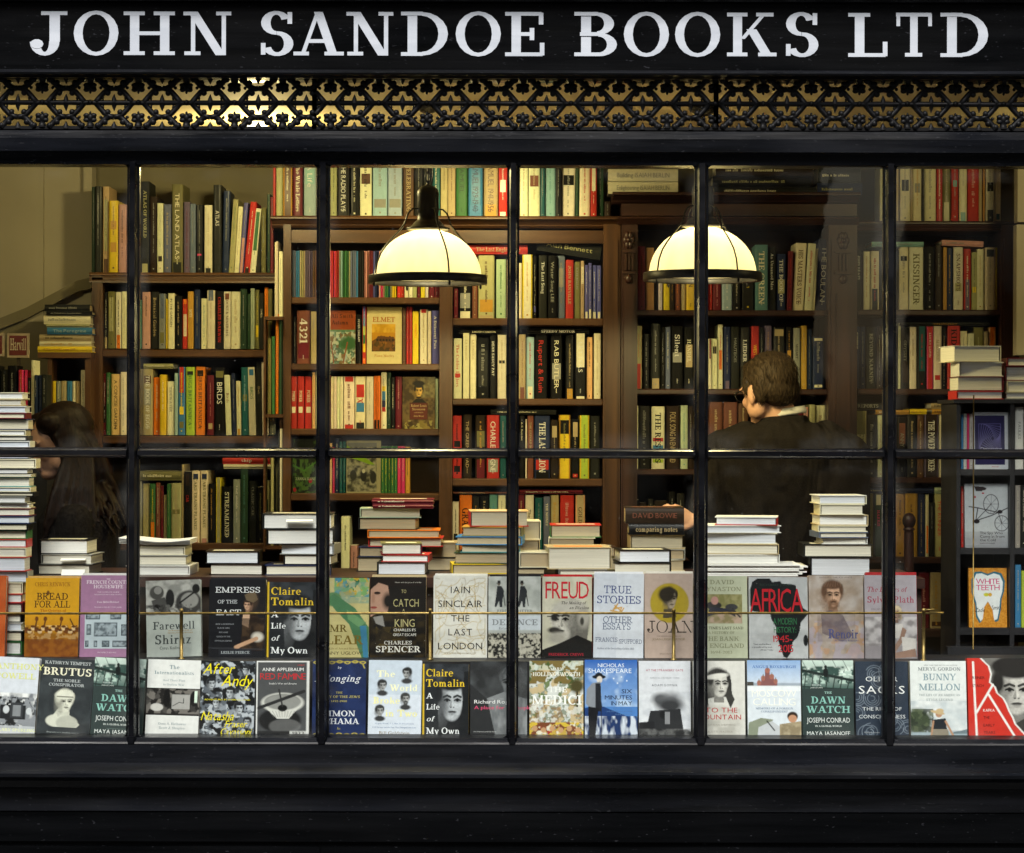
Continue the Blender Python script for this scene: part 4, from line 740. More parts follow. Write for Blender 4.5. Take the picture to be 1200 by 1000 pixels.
sh(E4, 1000, 540, 5, 651.5, '40,75,200,dg,gy;79,117,190,ol,gy;126,170,195,dgn,hp,HARRIS,,.83-1-cr;173,205,200,br,gy;210,246,195,or,gy,,,0-1-gd;250,301,188,pc,br,,,0-1-gd;304,376,188,gd,br;380,419,190,nv,tn;423,441,195,cr,rd,,,.05-.5-or;445,474,240,dg,gy;478,531,192,lo,rd,THE RUNNER;535,574,195,dbr,tn;577,606,200,pu,wh,HERMIONE,,0-1-dg')
E5 = 'on the sixth shelf of the right bookcase'
sh(E5, 1000, 540, 5, 735.5, '300,345,655,dbr,gy;386,450,650,mr,pk;453,524,650,tn,gd,,,.04-.12-br;528,571,650,lo,br;576,600,660,pu,gy')
F1 = 'in the low bookcase in the left corner'
sh(F1, 0, 360, 5, 491, '311,330,440,ye,gd;333,357,440,gy,cr;359,391,440,tn,gy;394,424,440,bl,nv;426,441,440,cr,gy;444,464,440,tn,gy;471,498,375,cr,gy', y=YE)
# books standing end-on between the left and the central bookcase
G1 = 'in the gap left of the central bookcase'
sh(G1, 150, 180, 4.1667, 372, '714,722,435,cr,gy;723,731,432,cr,gy;733,751,480,cr,gy', y=YS-.09)
sh(G1, 150, 400, 4.1667, 486, '682,698,-10,ol,gd;700,716,-20,gn,dg;720,735,-130,or,gy;738,748,-100,dgn,gy', y=YS-.09)
sh(G1, 150, 400, 4.1667, 640, '698,712,560,lo,gy;731,738,440,bk,gy;740,748,430,cr,gy', y=YS-.09)
b = MB().mat('oak_shelf')
for py in (372, 486, 640): z = WZ(py, YS-.09); b.box(WX(312, YS-.09), WX(331.5, YS-.09), YS-.115, YS-.032, z-.012, z)
b.box(WX(309.5, YS-.09), WX(311.7, YS-.09), YS-.115, YS-.032, WZ(640, YS-.09)-.02, WZ(372, YS-.09)); 
tag(b.build('side_rack'), 'narrow oak rack of shelves filling the gap between left and central bookcases', 'rack')
# magazines at the far left
H1 = 'behind the tall stack at the far left'
sh(H1, 0, 360, 5, 491, '-40,-5,350,dg,gy;0,40,372,dg,gy;45,100,350,bk,gy;112,137,375,hp,gy,,,0-1-rd;140,158,375,hp,cr;160,178,420,dg,cr;184,202,318,cr,gd;205,221,405,nv,cr;223,240,405,nv,gy;242,275,402,dg,gy', y=1.45)
b = MB().mat('black_stand_paint'); zz = WZ(491, 1.45); b.box(WX(-20, 1.45), WX(57, 1.45), 1.42, 1.62, .1, zz); tag(b.build('side_table'), 'dark side table at the far left carrying a row of magazines', 'table')
def greek(mb, O, U, V, Nn, h, width, col, rnd):
    """a line of lettering too small to read: upright ticks of uneven width"""
    x = 0
    while x < width:
        w = h*rnd.uniform(.35, .8)
        if rnd.random() < .16: x += h*.5; continue
        if x+w > width: break
        a, c = O+U*x, O+U*(x+w*.35)
        hh = h*rnd.choice((.7, .7, .75, 1))
        for q in ((0, .3), (.62, 1)):
            p0, p1 = O+U*(x+w*q[0]), O+U*(x+w*q[1]); mb.face([p0+Nn*2e-5, p1+Nn*2e-5, p1+V*hh+Nn*2e-5, p0+V*hh+Nn*2e-5], col)
        yy = rnd.choice((0, .4, .8)); p0, p1 = O+V*(yy*hh), O+V*((yy+.2)*hh)
        mb.face([p0+U*x+Nn*4e-5, p0+U*(x+w)+Nn*4e-5, p1+U*(x+w)+Nn*4e-5, p1+U*x+Nn*4e-5], col)
        x += w+h*.22
def spine_book(bk, mb, O=Vector((0, 0, 0)), seed=0):
    """adds one upright book to the mesh, standing at O with its spine towards -y"""
    rnd = random.Random(seed)
    y = bk['y']; k = u*(D0+y)/D0
    w = max((bk['x1']-bk['x0'])*k-.0008, .0016); h = (bk['base']-bk['top'])*k; d = min(.17, max(.11, h*.68)); d = min(d, (YB-.03-y)-.02) if y > 1.85 else d*.8
    lean = math.atan2(bk['lean']*k, h)
    c = np.array(PAL[bk['col']][0])*rnd.uniform(.82, 1.12); c = tuple(np.clip(c*np.array([rnd.uniform(.93, 1.07) for _ in range(3)]), 0, .85))
    Mx = Matrix.Translation(O) @ Matrix.Rotation(lean, 4, 'Y')
    def T(x, yy, z): return Mx @ Vector((x, yy, z))
    e = min(w*.16, .004); r = min(w*.10, .0035); x0, x1 = -w/2, w/2
    hard = w > .014 and rnd.random() < .7
    prof = [(x0, r), (x0+e, r*.25), (x0+e*2.2, 0), (x1-e*2.2, 0), (x1-e, r*.25), (x1, r)]
    ht = h-(.003 if hard else 0)
    mb.mat('jacket_paper' if rnd.random() < .6 else 'printed_paper')
    for i in range(5):
        (a, ya), (b_, yb_) = prof[i], prof[i+1]; mb.face([T(a, ya, 0), T(b_, yb_, 0), T(b_, yb_, h), T(a, ya, h)], c)
    for xx, t in ((x0, 1), (x1, -1)):
        th = .0022 if hard else .0004
        p = [T(xx, r, 0), T(xx, d, 0), T(xx, d, h), T(xx, r, h)]; mb.face(p if t > 0 else p[::-1], c)
        if hard:
            xi = xx+t*th; mb.face([T(xx, r, h), T(xi, r, h), T(xi, d, h), T(xx, d, h)], c)
            mb.face([T(xi, r, ht), T(xi, d, ht), T(xi, d, h), T(xi, r, h)], c)
    mb.face([T(x0+e, r*.25, h), T(x1-e, r*.25, h), T(x1, r, h), T(x0, r, h)], c)
    mb.mat('page_edges'); pc = (.70, .66, .55)
    mb.face([T(x0, r, ht), T(x1, r, ht), T(x1, d, ht), T(x0, d, ht)], pc); mb.face([T(x0, d, 0), T(x1, d, 0), T(x1, d, ht), T(x0, d, ht)], pc)
    mb.face([T(x0, r, 0), T(x1, r, 0), T(x1, d, 0), T(x0, d, 0)], c)
    mb.mat('jacket_paper')
    fx0, fx1 = x0+e*1.2, x1-e*1.2; lev = -.00025
    for bd in bk['bands']:
        q = bd.split('-')
        if len(q) != 3: continue
        v0, v1 = float(q[0]), float(q[1]); cc = PAL[q[2]][0]; lev -= .00012
        if v1 > v0: mb.face([T(fx0, lev, h*v0+.0003), T(fx1, lev, h*v0+.0003), T(fx1, lev, h*v1-.0003), T(fx0, lev, h*v1-.0003)], cc)
    lev -= .0002
    Nn = (T(0, -1, 0)-T(0, 0, 0)); D_ = (T(0, 0, -1)-T(0, 0, 0)); Rt = (T(1, 0, 0)-T(0, 0, 0))
    tc = PAL[bk['tc']][0] if bk['tc'] in PAL else ((.02, .02, .02) if bk['col'] in BRIGHT else (.6, .55, .4))
    fw = fx1-fx0
    if bk['t']:
        hgt = min(fw*.55, .022); n = len(bk['t']); L = h*.80
        if n <= 8: L = min(L, hgt*n*1.05); hgt = min(fw*.72, .030) if n <= 5 else hgt
        st = h*.90 if n > 8 else h*.5+L/2+h*.12
        font = 's' if rnd.random() < .6 else 'f'
        text(mb, bk['t'], T(-hgt*.5, lev, min(st, h*.95)), D_, Rt, Nn, hgt, font, width=L, align='l', col=tc)
        if fw > .02: greek(mb, T(-.002, lev, h*.16), D_, Rt, Nn, .004, h*.08, tc, rnd)
    elif w > .008:
        hgt = min(fw*rnd.uniform(.22, .42), .011); a = rnd.uniform(.86, .93); L1 = h*rnd.uniform(.35, .55)
        greek(mb, T(-hgt*.5, lev, h*a), D_, Rt, Nn, hgt, L1, tc, rnd)
        if rnd.random() < .8: greek(mb, T(-hgt*.35, lev, h*a-L1-h*.04), D_, Rt, Nn, hgt*.7, h*rnd.uniform(.12, .22), tc, rnd)
        s_ = min(fw*.3, .006); zc_ = h*rnd.uniform(.035, .07)
        if rnd.random() < .8: mb.face([T(-s_/2, lev, zc_), T(s_/2, lev, zc_), T(s_/2, lev, zc_+s_), T(-s_/2, lev, zc_+s_)], tc)
    return w, h
byshelf = {}
for bk in BOOKS: byshelf.setdefault(bk['where'], []).append(bk)
for wh_, L in byshelf.items():
    L.sort(key=lambda q: q['x0'])
    for i, bk in enumerate(L): bk['n'] = i
    # neighbours never share space
    for a, c in zip(L[:-1], L[1:]):
        if a['y'] == c['y'] and a['base'] == c['base'] and c['x0'] < a['x1']: m_ = (a['x1']+c['x0'])/2; a['x1'] = m_; c['x0'] = m_
def hidden(bk):
    cx = (bk['x0']+bk['x1'])/2; s = 0
    for px, w in zip(VB, W_):
        s += max(0, min(bk['x1'], px+w/2)-max(bk['x0'], px-w/2))
    return s
AMIN = 640      # pixels of the photograph; smaller books go into the one mass of slim spines
for bk in BOOKS:
    bk['area'] = max(0, bk['x1']-bk['x0']-hidden(bk))*(bk['base']-max(bk['top'], 193))*(0.3 if bk['where'] == D4 else 1)
rank = sorted(BOOKS, key=lambda q: -q['area'])
single = set(id(q) for q in rank if q['area'] > AMIN*1.0)
print('SPINES', len(single))
GRP = {}
rest = MB()
seenlab = {}
for bi, bk in enumerate(BOOKS):
    y = bk['y']; k = u*(D0+y)/D0
    jit = random.Random(bi).uniform(-.012, .012)
    loc = Vector((WX((bk['x0']+bk['x1'])/2, y), y+jit, WZ(bk['base'], y)+.0004))
    if id(bk) in single:
        mb = MB(); w, h = spine_book(bk, mb, seed=bi); o = mb.build('book', None, loc); o.rotation_euler = (0, 0, R(random.Random(bi+5).uniform(-1.6, 1.6)))
        cw = PAL[bk['col']][1]
        for bd in bk['bands']:
            q = bd.split('-')
            if len(q) == 3 and float(q[1])-float(q[0]) > .95: cw = PAL[q[2]][1]
        size = ('thin ' if w < .017 else 'thick ' if w > .032 else '')
        pos = ORD[bk['n']] if bk['n'] < len(ORD) else 'last'
        lean = 'leaning ' if abs(bk['lean']) > 3.5 else ''
        tag(o, '%s%s%s book, %s from left %s' % (size, lean, cw, pos, bk['where'].replace('on the ', 'on ', 1).replace(' of the ', ' of ')), 'book', 'books upright '+bk['where'])
    else: spine_book(bk, rest, loc, seed=bi)
# ================================================================ books lying flat
FL = []
def flat_book(px0, px1, py0, py1, y, col, kind, label, depth=.17, rz=0, tilt=0, title='', tc='cr', group='', pages=(.72, .69, .60), zbase=None, topc=None, seed=0, bottom=None):
    """front edge seen between px0..px1 and py0..py1; kind p = fore edge towards the street, s = spine towards the street"""
    k = u*(D0+y)/D0; rnd = random.Random(seed*13+5)
    w = (px1-px0)*k; h = (py1-py0)*k-.0004; z = WZ(py1, y) if zbase is None else zbase
    loc_ = Vector((WX((px0+px1)/2, y), y, z+.0002)); small = (min(px1, 1200)-max(px0, 0))*(py1-py0) < AMIN*.62
    if not small:
        e = empty('book', loc_, R(rz), label, 'book', group)
        if tilt: e.rotation_euler = (0, R(tilt), R(rz))
        FL.append(1)
    c = tuple(np.array(PAL[col][0])*rnd.uniform(.85, 1.1)); ct = tuple(PAL[topc][0]) if topc else c
    t = .0026 if h > .012 else .0012; ins = .003 if h > .012 else .0005
    b = MB().mat('jacket_paper'); x0, x1 = -w/2, w/2
    b.box(x0, x1, 0, depth, 0, t, c); b.box(x0, x1, 0, depth, h-t, h, ct)
    if kind == 's':
        n = 5; prof = [(.0, t*.9)]+[(-.004*math.sin(math.pi*i/n), t+(h-2*t)*i/n) for i in range(n+1)]+[(0, h-t*.9), (.0015, h-t*.9), (.0015, t*.9)]
        b.prism(prof, x0+.0002, x1-.0002, c)
        if title: text(b, title, Vector(((x0+x1)/2, -.0048, h/2-min(h*.22, .008))), Ux, Vz, Ny, min(h*.46, .017), 's' if rnd.random() < .5 else 'f', width=w*.75, col=PAL[tc][0])
        else: greek(b, Vector((x0+w*.1, -.0048, h*.36)), Ux, Vz, Ny, min(h*.3, .009), w*rnd.uniform(.4, .7), PAL[tc][0], rnd)
    else:
        sx = x0 if rnd.random() < .5 else x1-.0024
        b.box(sx, sx+.0024, .0002, depth-.0002, t*1.02, h-t*1.02, c)
    # printed panel on the upper board
    b.face([Vector((x0+w*.12, depth*.2, h+.0003)), Vector((x1-w*.12, depth*.2, h+.0003)), Vector((x1-w*.12, depth*.55, h+.0003)), Vector((x0+w*.12, depth*.55, h+.0003))], PAL[tc][0] if tc in PAL else (.5, .4, .3))
    if not small: b.build('cover', e)
    p = MB().mat('page_edges'); f = (.0022 if kind == 's' else ins)
    cur = h*.10 if (kind == 'p' and h > .015) else 0
    xa, xb = x0+ins+(.0026 if kind == 'p' else 0), x1-ins-(.0026 if kind == 'p' else 0)
    n = 4; prof = [(f+cur*.35*math.sin(math.pi*i/n), t*1.05+(h-2.1*t)*i/n) for i in range(n+1)]+[(depth-ins, h-t*1.05), (depth-ins, t*1.05)]
    p.prism(prof, xa, xb, tuple(np.array(pages)*rnd.uniform(.9, 1.08)))
    if small:
        Mx = Matrix.Translation(loc_) @ Matrix.Rotation(R(rz), 4, 'Z') @ Matrix.Rotation(R(tilt), 4, 'Y'); rest.absorb(b, Mx); rest.absorb(p, Mx); return None
    p.build('page_block', e); return e
def stack(where, y, data, group, base_y=None):
    """books from the top of the pile downwards: x0,x1,ytop,ybottom,colour,kind[,title,title colour,turn]; each rests on the next"""
    rows = [q.strip().split(',') for q in data.split(';') if q.strip()]
    rows.reverse(); n = len(rows); z = None
    for i, q in enumerate(rows):
        x0, x1, a, c = map(float, q[:4]); col, kind = q[4], q[5]
        title = q[6] if len(q) > 6 else ''; tc = q[7] if len(q) > 7 and q[7] else 'cr'; rz = float(q[8]) if len(q) > 8 else random.Random(i*7+int(x0)).uniform(-5, 5)
        k = u*(D0+y)/D0
        if z is None: z = base_y if base_y is not None else WZ(c, y)
        pos = 'bottom book' if i == 0 else 'topmost book' if i == n-1 else '%s book from the bottom' % ORD[i]
        word = PAL[col][1]; desc = ('with pages outward' if kind == 'p' else 'with spine outward')
        topc = q[9] if len(q) > 9 else None
        flat_book(x0, x1, a, c, y+(i % 3)*.004, col, kind, '%s of the %s, %s' % (pos.replace('from the', 'from'), where, word), rz=rz, title=title, tc=tc, group=group, zbase=z, topc=topc, seed=i+int(x0), depth=.16 if x1-x0 < 75 else .19,
                  pages=[(.78, .77, .73), (.74, .71, .62), (.72, .74, .78), (.70, .66, .54)][(i+int(x0)) % 4] if y < .66 else [(.86, .85, .80), (.82, .80, .70)][i % 2] if 'stand' in where else [(.46, .38, .24), (.40, .32, .20), (.50, .44, .31)][i % 3])  # back stacks' pages painted darker for less daylight, stand piles whiter as if lit
        z += (c-a)*k
TG = 'books stacked on the cabinet behind the window display'
# tall stack at the far left, on the display step
ys_ = [462, 470, 478, 486, 493, 506, 513, 519, 527, 540, 551, 558, 561, 573, 579, 584, 592, 598, 607, 616, 624, 634, 644, 655, 672, 685, 698, 709, 721, 732, 742, 754, 769.5]
rx = [28, 26, 31, 30, 35, 30, 32, 35, 34, 42, 34, 37, 36, 36, 40, 31, 36, 36, 36, 33, 32, 32, 31, 31, 33, 27, 27, 27, 26, 27, 27, 26]
cs = ['cr', 'tn', 'wh', 'mr', 'nv', 'cr', 'dg', 'wh', 'nv', 'cr', 'bk', 'cr', 'tl', 'cr', 'bk', 'gy', 'cr', 'mr', 'nv', 'bk', 'gn', 'rd', 'cr', 'rd', 'gy', 'cr', 'rd', 'mr', 'bk', 'wh', 'bk', 'gn']
sdata = ';'.join('%.1f,%.1f,%.1f,%.1f,%s,p' % (r-66-(i*5) % 6, r, ys_[i], ys_[i+1], cs[i]) for i, r in enumerate(rx))
ZS2 = ZS
k_ = u*(D0+.42)/D0
def tall():
    y = .402
    b = MB()
    rows = list(zip(rx, ys_[:-1], ys_[1:], cs)); rows.reverse(); z = ZS+.0003; n = len(rows)
    for i, (r, a, c, col) in enumerate(rows):
        k = u*(D0+y)/D0
        pos = 'bottom book' if i == 0 else 'topmost book' if i == n-1 else '%s book from the bottom' % ORD[i]
        flat_book(r-64-(i*5) % 7, r, a, c, y+(i % 4)*.003, col, 'p', '%s of the tall stack at the far left, %s' % (pos, PAL[col][1]), rz=random.Random(i).uniform(-1.5, 1.5), group='books in the tall stack at the far left', zbase=z, seed=i,
                  depth=.085, pages=[(.80, .80, .80), (.76, .73, .64), (.70, .74, .82), (.74, .68, .52)][(i*3+i//4) % 4])
        z += (c-a)*k
tall()
def onto(y): return ZT+.0003
stack('short stack behind the first two displayed books', .60, '46,104,638,655,bk,p,,,-2;48,109,655,667,gy,p;43,107,667,679,dg,p', TG, ZT+.0003)
stack('paper-topped stack by the first window bar', .60, '161,217,646,656,cr,p;150,220,656,668,gy,p;148,223,668,679,wh,p', TG, ZT+.0003)
stack('two-book stack left of second window bar', .60, '241,304,650,665,bk,p,,,2,dbr;245,309,666,679,dbr,p', TG, ZT+.0003)
stack('stack behind the second window bar', .60, '308,390,607,625,dg,p,,,1;313,392,625,643,bk,p;328,392,643,655,gy,p;332,390,655,667,bk,p;311,388,667,679,nv,p', TG, ZT+.0003)
stack('leaning heap behind the third bay', .80, '436,508,590,595.5,mr,s,,cr,0;437,507.5,595.5,601,mr,s,,cr,0;422,494,601,612,lgn,p,,,2;420,489,612,626,dg,p,,,-2;431,516,626,635.5,or,p,,,1;432,519,635.5,646,rd,p,,,0;420,494,646,658,nv,p;418,490,658,675,dg,p', TG, ZT+.0003)
stack('small stack before the third bay heap', .62, '447,495,640,653,mr,p,,,4,ol;447,503,653,662,rd,p;442,500,662,677,dg,p', TG, ZT+.0003)
stack('triple stack right of the middle window bar', .88, '602,634,618,640,cr,p,,,2;600,633,640,654,tn,p;602,636,654,676,gy,p', TG, ZT+.0003)
stack('low heap in the fourth bay', .9, '690,722,648,660,br,p,,,3;686,726,660,676,ol,p', TG, ZT+.0003)
stack('low pair beside the third bay heap', .86, '500,536,640,657,tn,p;500,548,657,673,dg,p', TG, ZT+.0003)
stack('stack left of the middle window bar', .68, '551,620,604,622.5,rd,p,,,3,pc;541,612,622.5,634,ol,p,,,-3,gd;534,612,634,644,bl,p;540,610,644,653,tl,p;532,606,653,666,dgn,p;530,600,666,678,ye,p', TG, ZT+.0003)
stack('green-topped stack in the fourth bay', .86, '645,705,620,635,gn,p,,,0,rd;643,698,635,647,cr,p;640,700,647,674,gy,p', TG, ZT+.0003)
stack('fat pale book on its side in the fourth bay', .62, '642,717,645,671,tn,p,,or,3;655,712,671,678,gy,p', TG, ZT+.0003)
stack('curled paperback pair right of the middle window bar', .66, '609,645,652,670,cr,p,,,2;606,640,670,678,dg,p', TG, ZT+.0003)
stack('dark pair of books left of the fifth window bar', .62, '725,787,646,661,bk,p,,,4;719,787,661,676,dg,p', TG, ZT+.0003)
stack('stack by the man\'s hand', .84, '733,802,599,618,dbr,s,DAVID BOWIE,rbr,0;737,802,618,631,bk,s,comparing notes,tn,0;739,802,631,648,tn,p,,,1;741,803,648,660,gy,p;740,803,660,674,cr,p', TG, ZT+.0003)
pz = ZT+.0003
b = MB().mat('white_paper')
for i in range(7):
    yy = .60+(i % 3)*.006; o_ = (i*37 % 11)-5
    b.box(WX(830+o_, yy), WX(942+o_*1.3, yy), yy, yy+.2, pz+i*.0052, pz+i*.0052+.0042, (.75,)*3)
tag(b.build('paper_pile'), 'spread pile of white catalogues under the broad stack in the fifth bay', 'papers')
stack('broad stack before the man\'s back', .62, '838,911,606,616,rd,p,,wh,-7,wh;827,916,616,625,wh,p,,,2;820,911,625,638,cr,p;818,913,638,650,tn,p;824,914,650,661,wh,p', TG, pz+7*.0052)
stack('tall pale stack by sixth window bar', .62, '959,1016,582.5,593,cr,p,,,3,wh;961,1013,593,605.5,cr,p;959,1018,605.5,618,tn,p,,,2;959,1017,618,625.5,cr,p;960,1018,625.5,632.5,sl,p;963,1017,632.5,640,wh,p;942,1023,640,655,dg,p,,,-1;950,1021,655,677,bk,p', TG, ZT+.0003)
# loose papers and a lone catalogue
b = MB().mat('white_paper')
y = .60; k = u*(D0+y)/D0; z0 = ZT+.0003+(679-646)*k+.0006
for i in range(4):
    n = 8; V = []; F = []
    for j in range(n+1):
        xx = WX(140+83*j/n, y); zz = z0+.0045+i*.003+.010*max(0, (abs(j/n-.62)-.1))*(1+.4*i)
        for yy in (y-.004*i, y+.19): V += [(xx, yy, zz), (xx, yy, zz+.0022)]
    for j in range(n):
        a = 4*j; F += [(a, a+4, a+5, a+1), (a+1, a+5, a+7, a+3), (a+2, a+3, a+7, a+6), (a, a+2, a+6, a+4)]
    F += [(0, 1, 3, 2), (4*n, 4*n+2, 4*n+3, 4*n+1)]
    b.raw(V, F, (.8,)*3, False)
tag(b.build('loose_papers'), 'curling white papers on the stack beside the first window bar', 'papers')
def slip(px0, px1, py, y, h, label, marks=False):
    k = u*(D0+y)/D0; z = WZ(py, y); b = MB().mat('white_paper'); xa, xb = WX(px0, y), WX(px1, y)
    b.raw([(xa, y-.02, z-h), (xb, y-.02, z-h+.002), (xb, y, z), (xa, y, z), (xa, y-.019, z-h-.0006), (xb, y-.019, z-h+.0014), (xb, y+.001, z-.0006), (xa, y+.001, z-.0006)], [(0, 1, 2, 3), (7, 6, 5, 4), (0, 4, 5, 1), (1, 5, 6, 2), (2, 6, 7, 3), (3, 7, 4, 0)], (.8,)*3, False)
    if marks:
        rnd = random.Random(4); b.mat('printed_paper'); nn = Vector((0, -h, -.0) if False else (0, -1, .02)); 
        for r_ in (0, ): greek(b, Vector((xa+.008, y-.0115, z-h*.62)), Ux, Vector((0, .02, h)).normalized(), Vector((0, -h, .02)).normalized(), .008, (xb-xa)*.7, (.2, .2, .22), rnd)
    tag(b.build('paper_slip'), label, 'paper slip')
slip(73, 100, 668.5, .598, .022, 'white printed slip hanging from the short stack at left', True)
slip(72, 101, 655.5, .598, .006, 'blank white slip poking from the second book of the short left stack')
slip(336, 367, 609.5, .598, .006, 'white slip poking out of the top book behind the second window bar')
# flat books on top of rows of spines
FG = 'books laid flat on top of shelved books'
def lay(px0, px1, py0, py1, col, label, title='', tc='cr', tilt=0, y=YS-.005, kind='s', depth=.16):
    flat_book(px0, px1, py0, py1, y, col, kind, label, title=title, tc=tc, tilt=tilt, group=FG, depth=depth, seed=int(px0))
lay(168, 203, 427.2, 432.8, 'lo', 'pale book lying flat above the egg book at the left bookcase')
lay(163, 213, 553, 564, 'ol', 'long olive folio lying flat in the left bookcase under the window crossbar')
lay(261, 317, 536, 544.6, 'rd', 'red and white book lying askew above the motoring books', 'ship', 'wh', 0)
lay(262, 318, 544.8, 550.2, 'cr', 'cream book lying under the red and white one above the motoring books')
lay(549, 618, 287.2, 298, 'rd', 'red book lying flat right of the first lamp', 'The Last Englishman', 'tn')
lay(628, 703, 281, 299, 'dg', 'thick dark book lying tilted on top of purple and red spines', 'Alan Bennett', 'lo', 9, depth=.15)
lay(538, 596, 387, 391.5, 'bk', 'black book lying flat left of the middle window bar', 'LOOSE CANNON', 'cr')
lay(617, 690, 385.2, 391.6, 'bk', 'black book lying flat right of the middle window bar', 'SPEEDY MOTOR', 'wh')
lay(575, 652, 480.4, 485.6, 'dg', 'dark grey book lying flat on the third shelf of the central bookcase')
lay(531, 596, 576.8, 579, 'rbr', 'thin brown book lying flat left of the middle bar on the lowest shelf')
lay(609, 683, 574.2, 578.8, 'mr', 'maroon book lying flat above the row with a golden spine')
lay(712, 794, 213, 227, 'cr', 'lower cream volume of a pair lying on the mahogany cornice', 'Enlightening ISAIAH BERLIN', 'gy', y=YS-.06)
lay(712, 794, 198, 212.4, 'cr', 'upper cream volume of a pair lying on the mahogany cornice', 'Building ISAIAH BERLIN', 'gy', y=YS-.06)
lay(836, 956, 219, 227.6, 'dg', 'lower dark folio lying on the mahogany cornice', y=YS-.05, depth=.18)
lay(834, 950, 206, 218.4, 'bk', 'second dark folio lying on the mahogany cornice', tc='lo', y=YS-.05, depth=.18)
lay(838, 952, 192, 205.4, 'dbr', 'topmost dark folio lying on the mahogany cornice', y=YS-.05, depth=.18)
lay(957, 1010, 214, 227.6, 'nv', 'navy folio with gold tooling lying on the cornice left of the sixth bar', tc='lo', y=YS-.05)
lay(958, 1008, 194, 213.4, 'dg', 'thick grey folio lying on the cornice left of the sixth bar', y=YS-.05)
lay(1021, 1082, 282.6, 288.2, 'aq', 'pale blue-green book lying flat above cream spines at right', tc='gy')
lay(1103, 1152, 281.0, 287.5, 'pk', 'pink and grey book lying slanted above the right bookcase row', tc='gy', tilt=2)
lay(1054, 1160, 376.8, 380.6, 'dg', 'long dark book lying flat above the red spines at right', 'DIVINE DISCONTENT', 'gd')
lay(1066, 1086, 478.5, 484.6, 'ye', 'short yellow book lying flat above the brown spines at right', tc='gd')
lay(1092, 1120, 478.4, 484.6, 'gd', 'orange-brown book lying in the right bookcase beside the black stand', tc='br')
lay(1091, 1120, 471.6, 478, 'tn', 'tan book lying uppermost in the right bookcase beside the black stand', 'FORCED TO BE', 'dg')
lay(1026, 1065, 479.6, 484.8, 'gd', 'ochre book lying flat across the sixth window bar')
lay(1001, 1033, 471, 479.4, 'dg', 'dark book lying flat above the olive spine at right', 'REPORTS', 'gy')
lay(1012, 1094, 571, 577, 'nv', 'long navy book lying flat on the fifth shelf at right', tc='gy')
lay(1095, 1121, 570, 577.4, 'lgn', 'grey-green book lying beside the long navy one', tc='gy')
# pile on the low corner bookcase
stack('flat pile on the low corner bookcase', YE-.01, '52,105,358,366,dg,s,,gy,0;54,108,366,370.4,bk,s,,gy,0;51,106,370.4,381,cr,s,,gy,0;54,105,381,384.8,lo,s,,gy,0;55,108,384.8,393,bl,s,The Peregrine,lb,0;46,107,393,401.2,tn,s,,dbr,0;46,107,401.2,407,cr,s,,gd,0;44,108,407,414,ye,s,,gd,0', 'flat books on the low corner bookcase', WZ(414.3, YE)+.0003)
# maker's card stood behind the tall stack
def sign_card(px0, px1, py0, py1, y, txt, label):
    b = MB().mat('printed_paper'); x0, x1, z0, z1 = WX(px0, y), WX(px1, y), WZ(py1, y), WZ(py0, y)
    b.box(x0, x1, y, y+.006, z0, z1, (.35, .28, .2)); b.face([(x0+.008, y-.0006, z0+.008), (x1-.008, y-.0006, z0+.008), (x1-.008, y-.0006, z1-.008), (x0+.008, y-.0006, z1-.008)], (.13, .03, .03))
    if txt: text(b, txt, Vector(((x0+x1)/2, y-.0012, (z0+z1)/2-.016)), Ux, Vz, Ny, .04, 's', width=-(x1-x0-.022), col=(.55, .48, .36))
    b.box((x0+x1)/2-.006, (x0+x1)/2+.006, y+.0062, y+.011, WZ(491, 1.45)+.0006, z0+.05, (.05, .04, .03))
    tag(b.build('shelf_sign'), label, 'sign')
sign_card(8, 34, 392, 420.5, 1.50, 'Harvill', 'dark red card sign with pale serif lettering above the far left magazines')
sign_card(-22, 5, 392, 419, 1.50, '', 'dark red card sign cut off by the left edge of the picture')
# ================================================================ black stand at the right with faced-out paperbacks
YK = .84
ks = empty('book_stand', (WX(1180, YK), YK, .1), 0, 'black painted stand of open boxes at the right holding faced-out paperbacks', 'stand')
O = ks.location
def kb(nm, a, c, t, bo, y0, y1):
    b = MB().mat('black_stand_paint'); b.box(WX(a, YK)-O.x, WX(c, YK)-O.x, y0-O.y, y1-O.y, WZ(bo, YK)-.1, WZ(t, YK)-.1); return b.build(nm, ks)
kb('top', 1117, 1290, 467, 471.5, YK-.01, YK+.3); kb('upright', 1121, 1125.6, 471.7, 790, YK, YK+.29); kb('upright', 1184, 1189, 471.7, 790, YK, YK+.27); kb('upright', 1285, 1290, 471.7, 790, YK, YK+.27)
for a, c in ((1125.8, 1183.8), (1189.2, 1284.8)):
    for t, bo in ((549.5, 556), (641.5, 648.5), (735, 743)): kb('shelf', a, c, t, bo, YK+.002, YK+.268)
kb('back_panel', 1125.8, 1284.8, 471.7, 760, YK+.271, YK+.289)
kb('plinth', 1108, 1296, 756, 792, YK-.05, YK-.002)
stack('left pile on top of the black stand', YK+.01, '1116,1174,404,423,cr,p,,,7,wh;1124,1176,423,440,wh,p,,,0;1121,1176,440,457,mr,p,,,0;1121,1176,457,466.8,rd,p,,,0', 'books stacked on the black stand', WZ(467, YK)+.0003)
stack('right pile on top of the black stand', YK+.01, '1180,1235,418,428,mr,p,,,0;1178,1235,428,445,mr,p,,,0;1180,1238,445,458.6,cr,p,,,0;1178,1238,458.6,466.8,gy,p,,,0', 'books stacked on the black stand', WZ(467, YK)+.0003)
